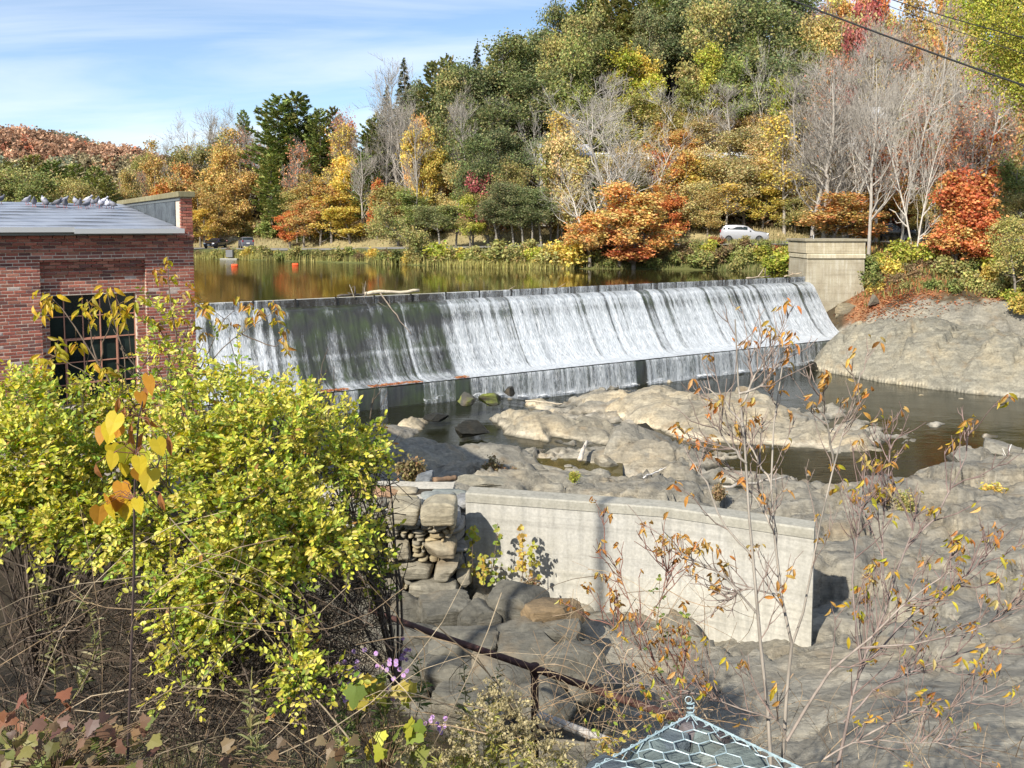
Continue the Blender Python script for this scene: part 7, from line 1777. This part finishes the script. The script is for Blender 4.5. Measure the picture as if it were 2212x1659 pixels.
# ------------------------------------------------------------------ bare-stemmed saplings on the right
twig_sapling('boxelder_sapling', 'tallest thin grey sapling with a few orange leaves, in front of the dam', [[(1668, 1690), (1660, 1500), (1642, 1350), (1626, 1200), (1612, 1000), (1597, 850), (1588, 690)], [(1604, 920), (1560, 860), (1520, 835)], [(1600, 880), (1640, 800), (1680, 745)], [(1612, 1000), (1570, 960), (1530, 905)], [(1640, 1330), (1560, 1240), (1480, 1200), (1420, 1150)], [(1626, 1200), (1560, 1130), (1530, 1050), (1500, 1000)], [(1597, 850), (1650, 830), (1700, 770)]], 4.4, .33, OC + [(.55, .22, .06)], 61, leaf=.058, r0=.0125, nl=(1, 5), barkc=(.34, .30, .25), sub=48)
twig_sapling('boxelder_sapling', 'grey sapling with two forks leaning together over the wall end', [[(1688, 1690), (1702, 1500), (1712, 1390), (1692, 1290), (1674, 1150), (1668, 1050), (1672, 920), (1690, 790)], [(1712, 1390), (1735, 1300), (1770, 1150), (1800, 1000), (1835, 900), (1860, 800)], [(1674, 1150), (1640, 1090), (1600, 1020)], [(1668, 1050), (1630, 980), (1600, 930)], [(1800, 1000), (1790, 930), (1770, 850)], [(1692, 1290), (1620, 1270), (1560, 1300)]], 4.6, .33, OC, 62, leaf=.058, r0=.012, nl=(1, 5), barkc=(.34, .30, .25), sub=70)
twig_sapling('boxelder_sapling', 'reddish many-branched sapling over the bedrock slab', [[(1800, 1690), (1822, 1560), (1862, 1440), (1920, 1300), (1960, 1180), (1990, 1060)], [(1862, 1440), (1950, 1350), (2060, 1270), (2150, 1180)], [(1920, 1300), (1900, 1180), (1915, 1050), (1925, 960)], [(1822, 1560), (1900, 1480), (2040, 1420), (2190, 1390)], [(1960, 1180), (2030, 1100), (2080, 1000), (2095, 905)], [(1862, 1440), (1840, 1300), (1850, 1150), (1870, 1000)]], 4.5, .36, OC + YC[:2], 63, leaf=.058, r0=.010, nl=(1, 5), barkc=(.27, .215, .19), sub=100)
twig_sapling('boxelder_sapling', 'low arching sapling reaching along the bottom right of the bedrock', [[(1700, 1600), (1780, 1460), (1850, 1400), (1960, 1300), (2060, 1230)], [(1780, 1640), (1850, 1600), (2000, 1600), (2150, 1640)], [(1850, 1600), (1960, 1540), (2080, 1520), (2180, 1470)], [(1700, 1600), (1690, 1560), (1560, 1520), (1430, 1480), (1300, 1475)], [(1850, 1400), (1990, 1390), (2120, 1360), (2212, 1300)]], 4.3, .36, OC + YC, 64, leaf=.055, r0=.009, nl=(1, 5), barkc=(.30, .25, .21), sub=84)
twig_sapling('briar', 'orange-leaved briar in front of the concrete wall', [[(1500, 1600), (1440, 1480), (1380, 1360), (1330, 1220), (1300, 1180)], [(1440, 1480), (1400, 1420), (1290, 1330)], [(1380, 1360), (1450, 1250), (1420, 1190)], [(1500, 1600), (1470, 1500), (1480, 1400)]], 4.8, .7, OC, 65, leaf=.05, r0=.006, nl=(2, 5), sub=44, barkc=(.30, .17, .13), cat='shrub')
twig_sapling('green_shoots', 'thin dark-green leafy shoot in front of the concrete wall', [[(1440, 1640), (1430, 1500), (1420, 1380), (1425, 1260)], [(1430, 1500), (1470, 1420), (1480, 1330)], [(1430, 1560), (1380, 1480)]], 4.9, [(1425, 1250), (1412, 1275), (1432, 1290), (1415, 1310), (1430, 1330), (1418, 1350), (1440, 1370), (1478, 1330), (1470, 1360), (1485, 1380), (1400, 1400), (1440, 1420), (1420, 1450), (1460, 1440), (1390, 1490), (1440, 1500), (1480, 1460), (1410, 1540), (1450, 1560)], [(.11, .18, .04), (.16, .23, .05), (.30, .33, .06)], 66, leaf=.032, r0=.004, tp='oval', nl=(3, 6), droop=.2, cat='shrub')
twig_sapling('green_shoots', 'lime-leaved shoots beside the rail post', [[(1380, 1680), (1360, 1600), (1340, 1540), (1310, 1500)], [(1360, 1600), (1420, 1550), (1440, 1510)], [(1380, 1660), (1300, 1590), (1250, 1560)]], 4.2, [(1310, 1500), (1330, 1520), (1300, 1530), (1345, 1545), (1320, 1560), (1360, 1580), (1420, 1550), (1440, 1520), (1400, 1570), (1290, 1580), (1260, 1560), (1340, 1600), (1310, 1620), (1380, 1610)], [(.38, .40, .06), (.28, .34, .05), (.46, .36, .08)], 67, leaf=.030, r0=.003, tp='oval', nl=(3, 6), droop=.1, cat='shrub')
# shoots rooted at the foot of the concrete wall
for i, (path, y, pal, lb) in enumerate([([(1022, 1262), (1020, 1200), (1022, 1135)], 16.2, [(.44, .38, .06), (.30, .33, .05)], 'yellow-leaved shoot in the wall corner by the stone masonry'), ([(1060, 1262), (1068, 1200), (1075, 1130)], 16.1, [(.20, .27, .05), (.34, .36, .06)], 'green-leaved shoot against the pale concrete'), ([(1128, 1250), (1130, 1200), (1127, 1133)], 16.0, [(.46, .34, .07), (.44, .28, .06)], 'tall amber-leaved shoot against the pale concrete'), ([(1150, 1255), (1148, 1200), (1150, 1170)], 16.0, [(.40, .36, .06)], 'short yellow shoot beside the amber one'), ([(1045, 1265), (1043, 1230), (1040, 1195)], 16.0, [(.28, .32, .05), (.44, .36, .06)], 'short bushy green shoot between the wall shoots')]):
    n = 34; cl_ = [(np.interp(t, [0, .5, 1], [p[0] for p in path]) + RNG.normal() * (16 if i in (0, 1, 4) else 10) * (1.1 - t), np.interp(t, [0, .5, 1], [p[1] for p in path])) for t in RNG.uniform(.08, 1, n)]
    twig_sapling('wall_shoot', lb, [path], y, cl_, pal, 70 + i, leaf=.095, r0=.010, tp='heart', nl=(1, 3), droop=.35, cat='shrub', jitter=.12)

# ------------------------------------------------------------------ goldenrod, asters and other weeds of the near bank
def weed(name, label, px, py_top, y, h, seed, kind='goldenrod', pal=((.40, .38, .08), (.30, .33, .07)), plume=(.42, .36, .20), cat='plant'):
    r = np.random.default_rng(seed); tip = np.array(at_y(px, py_top, y)); b = tip - np.array([r.normal() * .06, r.normal() * .05, h]); t = tag(empty(name, b), label, cat)
    q = np.linspace(0, 1, 8)[:, None]; P = b + (tip - b) * q + np.array([r.normal() * .05, 0, 0]) * np.sin(q * 3.1); mb = MB(); V, F = tubes(P[None], np.linspace(.004, .0016, 8)[None], 5); mb.add(V - b, F, (.26, .24, .09))
    n = int(46 * h / .6); tt = r.uniform(.12, .86, n); base = np.stack([np.interp(tt, q[:, 0], P[:, k]) for k in range(3)], -1); az = np.arange(n) * 2.4
    D = np.stack([np.cos(az), np.sin(az), r.normal(.35, .25, n)], -1); col = varcol(r, n, pal)
    V, F, C = leaves('lance', base - b, D, unit(np.array([0, -.3, 1.]) + r.normal(size=(n, 3)) * .2), (.085 * (1.15 - .6 * tt)) * r.uniform(.7, 1.2, n), col); 
    link('leaves', new_mesh('leaves', V, F, M['leaf'], C), t)['kind'] = 'stuff'
    if kind == 'goldenrod':
        m = 260; s = r.integers(0, 9, m); az = s * 2.4; u = r.uniform(0, 1, m); base = tip + np.array([0, 0, -.16]) * (s / 9)[:, None] + np.stack([np.cos(az) * u * .09, np.sin(az) * u * .09, .05 * u - .05 * u ** 2], -1) + r.normal(size=(m, 3)) * .007
        V, F = blades(r, base - b, .012, .2, 1.6); link('plume', new_mesh('plume', V, F, M['leaf'], np.repeat(np.clip(np.array(plume) * (1 + .25 * r.normal(size=(m, 1))), .02, .8), 4, 0)), t)
    elif kind == 'aster':
        for k in range(9):
            c = tip + r.normal(size=3) * np.array([.05, .03, .045]) - np.array([0, 0, .03]); az = np.linspace(0, 6.28, 11)[:-1]; nn = unit(np.array([r.normal() * .4, -1, .5])); a = unit(np.cross(nn, [0, 0, 1.])); bb = np.cross(nn, a)
            D = np.cos(az)[:, None] * a + np.sin(az)[:, None] * bb; V, F, C = leaves('oval', np.tile(c - b, (10, 1)), D, np.tile(nn, (10, 1)), .014, varcol(r, 10, [(.50, .30, .58), (.58, .38, .62)], .1)); V2, F2 = blades(r, np.array([c - b]), .009, 0, 1)
            f = link('flower', new_mesh('flower', np.concatenate([V, V2]), F + [F2 + len(V)], M['leaf'], np.concatenate([C, np.tile([.45, .33, .05], (4, 1))])), t)
    mb.build('stem', M['bark'], t); return t
_gr = [(1070, 1478, 4.3, .75), (1040, 1495, 4.4, .7), (1090, 1500, 4.2, .7), (1010, 1545, 4.1, .6), (1120, 1520, 4.2, .65), (975, 1575, 3.9, .5), (1060, 1530, 4.0, .6), (1140, 1560, 4.1, .6), (930, 1590, 3.9, .45), (1100, 1570, 3.9, .5), (1180, 1590, 4.1, .5), (1020, 1600, 3.8, .4), (880, 1610, 3.8, .4), (1215, 1610, 4.0, .45), (1150, 1610, 3.8, .35), (960, 1625, 3.7, .35)]
_gw = ['tallest', 'second tallest', 'leaning tall', 'slim', 'broad-plumed', 'lone front', 'middle', 'outer', 'short front', 'stubby', 'farthest right', 'low', 'leftmost', 'low right', 'hidden low', 'bottom edge']
for i, (px, py, y, h) in enumerate(_gr): weed('goldenrod', f'{_gw[i]} tan-plumed goldenrod in the clump left of the gabion', px, py, y, h, 300 + i, pal=((.42, .40, .10), (.34, .35, .08), (.46, .40, .14)))
for i, (px, py, y, h) in enumerate([(770, 1432, 4.0, .6), (828, 1424, 4.0, .6), (745, 1478, 3.9, .5), (836, 1470, 4.0, .45), (932, 1556, 3.9, .35), (880, 1398, 5.0, .5)]): weed('aster', f'purple aster {["with the widest bloom above the maple leaves", "with the tallest spike", "lowest at the left of the asters", "half way down beside the tall spike", "small bloom beside the goldenrod", "faint bloom far behind on the ledge"][i]}', px, py, y, h, 330 + i, 'aster', ((.14, .19, .06), (.20, .22, .08)))
for i, (px, py, y, h) in enumerate([(545, 1440, 3.6, .45), (560, 1560, 3.5, .4), (400, 1340, 3.9, .5), (150, 1250, 4.0, .7), (60, 1200, 4.2, .8), (700, 1560, 3.7, .4), (860, 1480, 4.6, .5), (1000, 1420, 5.4, .5), (1080, 1430, 5.6, .45), (1280, 1560, 4.4, .5), (1330, 1570, 4.3, .45)]): weed('tall_weed', f'{["pale grey-green weed under the bush", "short weed under the bush tip", "feathery weed in the dark hollow", "drying brown weed at the left", "drying weed at the left frame edge", "withered weed below the hanging spray", "green weed on the ledge foot", "weed against the dark ledge", "fine-leaved green tuft behind the rail", "yellow weed beside the gabion", "second yellow weed beside the gabion"][i]}', px, py, y, h, 350 + i, 'plain', ((.20, .22, .08), (.28, .26, .12)) if i < 9 else ((.40, .36, .08), (.44, .30, .08)))
def leafy(name, label, base, spots, y, pal, size, seed, tp='maple', stem=True, cat='plant', face=(0, -.75, .7), dir_=(0, -.2, -.6)):
    r = np.random.default_rng(seed); b = Vector(base); t = tag(empty(name, b), label, cat); mb = MB()
    for px, py in spots:
        p = at_y(px, py, y + r.normal() * .12); d = np.array(dir_) + r.normal(size=3) * .6; n = np.array(face) + r.normal(size=3) * .3
        leaf_obj(tp, p, d, n, size * r.uniform(.7, 1.25), varcol(r, 1, pal)[0], t, b)
        mb.tube([(0, 0, 0), (p - b) * .5 + Vector((r.normal() * .04, 0, .06)), p - b], [.003, .002, .0012], 4, (.18, .12, .07))
    mb.build('stem', M['bark'], t)
    return t
r = np.random.default_rng(81)
leafy('maple_seedling', 'young maple with big yellow-green lobed leaves below the asters', at_y(830, 1680, 3.9), [(x, y) for x, y in zip(r.uniform(755, 905, 30), r.uniform(1455, 1620, 30))], 3.85, [(.40, .36, .05), (.30, .33, .05), (.46, .33, .05), (.20, .24, .05)], .088, 82)
leafy('maple_seedling', 'pinkish and yellow maple seedling in the bottom left corner', at_y(110, 1720, 3.0), [(x, y) for x, y in zip(r.uniform(-10, 340, 110), 1665 - 115 * r.random(110) ** 1.2)], 3.0, [(.20, .19, .05), (.22, .13, .08), (.15, .08, .06), (.25, .19, .09), (.16, .18, .05)], .048, 83)  # leaf colours darkened to carry the shade of this corner
leafy('maple_seedling', 'few tan maple leaves at the bottom edge under the bush', at_y(690, 1720, 3.2), [(x, y) for x, y in zip(r.uniform(420, 760, 16), r.uniform(1590, 1660, 16))], 3.2, [(.20, .14, .07), (.16, .11, .06)], .05, 84)
leafy('red_seedling', 'dark reddish seedling leaves in the shade at the left edge', at_y(40, 1640, 3.3), [(x, y) for x, y in zip(r.uniform(0, 150, 12), r.uniform(1480, 1570, 12))], 3.3, [(.22, .08, .05), (.26, .11, .06)], .06, 85)
# small plants in cracks of the rock
for i, (px, py, y, h, k, lb) in enumerate([(2140, 1068, 27.5, 1.0, 'yellow', 'bright yellow small bush among the boulders'), (1065, 1012, 27, .8, 'brown', 'dry brown bush on the grey ledge above the wall'), (1100, 1022, 26.5, .6, 'brown', 'smaller dry brown bush on the ledge'), (1510, 868, 45, .5, 'yellow', 'tiny yellow plant on the mid-river slab'), (895, 1010, 22.5, .9, 'brown', 'tall dried weed behind the stone wall'), (1240, 1028, 26, .4, 'lime', 'small yellow-green plant at the pool edge'), (1145, 1265, 15.3, .5, 'brown', 'dry weeds at the foot of the amber shoot'), (1550, 1060, 24, .5, 'brown', 'dry tuft on the bedrock behind the wall'), (1905, 1070, 25, .8, 'brown', 'dry brown bush in front of the layered ledge'), (1960, 1080, 25, .7, 'olive', 'olive weed clump below the layered ledge'), (1850, 1230, 19, .6, 'yellow', 'yellow-leaved weed at the end of the concrete wall')]):
    p = at_y(px, py, y); bush(k, p.x, p.y, p.z - h * .6, h, h * 1.15, lb, 'plants in the rock')

# ------------------------------------------------------------------ gabion: stones under hexagonal wire
GZ = 8.4; gc = at_z(1492, 1534, GZ); gb = tag(empty('gabion', (gc.x, gc.y, GZ - .5)), 'wire-mesh gabion corner filled with dark slate stones at the bottom edge', 'gabion'); go = Vector(gb.location)
e1 = (at_z(1262, 1659, GZ) - gc).normalized(); e2 = (at_z(1752, 1659, GZ) - gc).normalized()
def gsurf(a, b): p = gc + e1 * a + e2 * b; return Vector((p.x, p.y, GZ + .05 * (1 - math.exp(-a * 6)) * (1 - math.exp(-b * 6)) * 1.2 - .02 - .03 * math.sin(a * 7) * math.sin(b * 6)))
mb = MB(); hs_ = .052; dx = hs_ * math.sqrt(3)
def seg(p, q, rad=.0021): mb.tube([p - go, q - go], rad, 5, (1, 1, 1), cap=False)
GA = 1.15
def inside(u): return -.001 <= u[0] <= GA and -.001 <= u[1] <= GA
for i in range(-14, 28):
    for j in range(-2, 26):
        cx_ = i * dx + (j % 2) * dx / 2; cy_ = j * hs_ * 1.5
        v = [(cx_ + hs_ * math.sin(k * math.pi / 3), cy_ + hs_ * math.cos(k * math.pi / 3)) for k in range(6)]
        rot = lambda p: ((p[0] + p[1]) * .707, (p[1] - p[0]) * .707)
        for k in range(3):
            a, b = rot(v[k]), rot(v[k + 1])
            if inside(a) and inside(b):
                A_, B_ = gsurf(*a), gsurf(*b)
                j_ = Vector(RNG.normal(size=3)) * .0015; seg(A_ + j_, B_ + j_, .0030 if k == 0 else .0021)
for e in (0, 1):
    pts = [gsurf(*((t, 0) if e == 0 else (0, t))) for t in np.linspace(0, GA, 26)]
    for k in range(len(pts) - 1): seg(pts[k], pts[k + 1], .0042)
    for k in range(len(pts) - 1):                 # lacing wire wound round the edge
        for s in range(3):
            th = s * 2.1; p = pts[k].lerp(pts[k + 1], s / 3); seg(p + Vector((math.cos(th) * .010, 0, math.sin(th) * .010)), p + (pts[k + 1] - pts[k]) * .33 + Vector((math.cos(th + 2.1) * .010, 0, math.sin(th + 2.1) * .010)), .0018)
    # side panels
    for a in np.arange(0, GA, dx):
        for zz in np.arange(0, .5, hs_ * 1.5):
            P0 = gsurf(*((a, 0) if e == 0 else (0, a))) - Vector((0, 0, zz)); P1 = gsurf(*((a + dx / 2, 0) if e == 0 else (0, a + dx / 2))) - Vector((0, 0, zz + hs_ * .75)); P2 = gsurf(*((a + dx, 0) if e == 0 else (0, a + dx))) - Vector((0, 0, zz))
            seg(P0, P1); seg(P1, P2)
for k in range(14):                               # knot at the corner
    th = k * 1.3; seg(gc + Vector((math.cos(th) * .016, math.sin(th) * .012, .004 * k - .02)), gc + Vector((math.cos(th + 1.3) * .016, math.sin(th + 1.3) * .012, .004 * k - .016)), .0026)
for k in range(10): th = k * .63; seg(gc + Vector((math.cos(th) * .014 - .01, 0, .045 + math.sin(th) * .014)), gc + Vector((math.cos(th + .63) * .014 - .01, 0, .045 + math.sin(th + .63) * .014)), .0018)
mb.build('wire_mesh', M['wire'], gb)
r = np.random.default_rng(91); kst = 0
for a, b, lay in [(a, b, l) for l in (0, 1) for a in np.arange(.045, GA, .12) for b in np.arange(.045, GA, .12)]:
    if 1:
        sz = r.uniform(.15, .24, 3) * np.array([1.15, 1.0, .7]); p = gsurf(a + r.normal() * .02, b + r.normal() * .02); V, F = block_shape(900 + kst, sz, 3, 9, .08)
        base = np.array([(.10, .125, .125), (.135, .16, .155), (.085, .105, .12), (.16, .185, .175), (.12, .105, .11), (.26, .19, .14)][r.choice(6, p=[.25, .25, .2, .15, .1, .05])])
        me = new_mesh('stone', V, F, M['rock'], base * (1 + .15 * fbm(V * 9 + kst, 3, kst))[:, None], True, attrs=dict(wet=np.zeros(len(V)))); me.set_sharp_from_angle(angle=R(26))
        link('stone', me, gb, loc=p - go - Vector((0, 0, sz[2] * .5 + .002 + r.uniform(0, .03) + .11 * lay)), rot=tuple(r.normal(size=3) * np.array([.25, .25, 1.5]))); kst += 1
# unseen trees added behind the viewer's left shoulder to shade the near bank
for i, (x, y, hh, ww) in enumerate([(-4.6, -1.6, 2.5, 3.0), (-7.6, -1.4, 3.0, 3.4)]):
    t = empty('added_shade_tree', (x, y, 8.6), i * 1.3); (c, w), H0, W0 = KIT['grn'][i % 2]
    for nm, m_ in (('trunk', w), ('crown', c)): link(nm, m_, t, scale=(ww / W0, ww / W0, hh / H0))
    tag(t, f'leafy green tree added behind the viewer to shade the near bank, {["nearest", "outermost"][i]} of two', 'tree', 'trees added behind the viewer for shade')

# utility pole on the road side behind the viewer; its soft shadow crosses the concrete wall
up_ = tag(empty('utility_pole', (-10.9, -2.0, 8.6)), 'tall wooden utility pole beside the road behind the viewer', 'pole')
MB().tube([(0, 0, -.5), (0, 0, 6), (0, 0, 14.2)], [.12, .10, .08], 10, (.22, .17, .12)).build('post', M['wood'], up_, True)
MB().box((0, 0, 13.6), (2.0, .1, .12), col=(.2, .16, .12)).build('crossarm', M['wood'], up_)

# ------------------------------------------------------------------ labels: where several look alike, say which one by its place in the row
_ord = lambda n: {1: 'first', 2: 'second', 3: 'third', 4: 'fourth', 5: 'fifth', 6: 'sixth', 7: 'seventh', 8: 'eighth', 9: 'ninth', 10: 'tenth'}.get(n, f"{n}{'th' if 10 < n % 100 < 14 else {1: 'st', 2: 'nd', 3: 'rd'}.get(n % 10, 'th')}")
_by = {}
for o in SC.objects:
    if o.parent is None and o.get('label') and o.get('category'): _by.setdefault(o['label'], []).append(o)
for lb, os_ in _by.items():
    if len(os_) > 1 and os_[0].get('kind') != 'stuff':
        os_.sort(key=lambda o: proj(o.location)[0])
        for i, o in enumerate(os_): o['label'] = f"{lb}, {'leftmost' if i == 0 else 'rightmost' if i == len(os_) - 1 else _ord(i + 1) + ' from left'} of {len(os_)}"
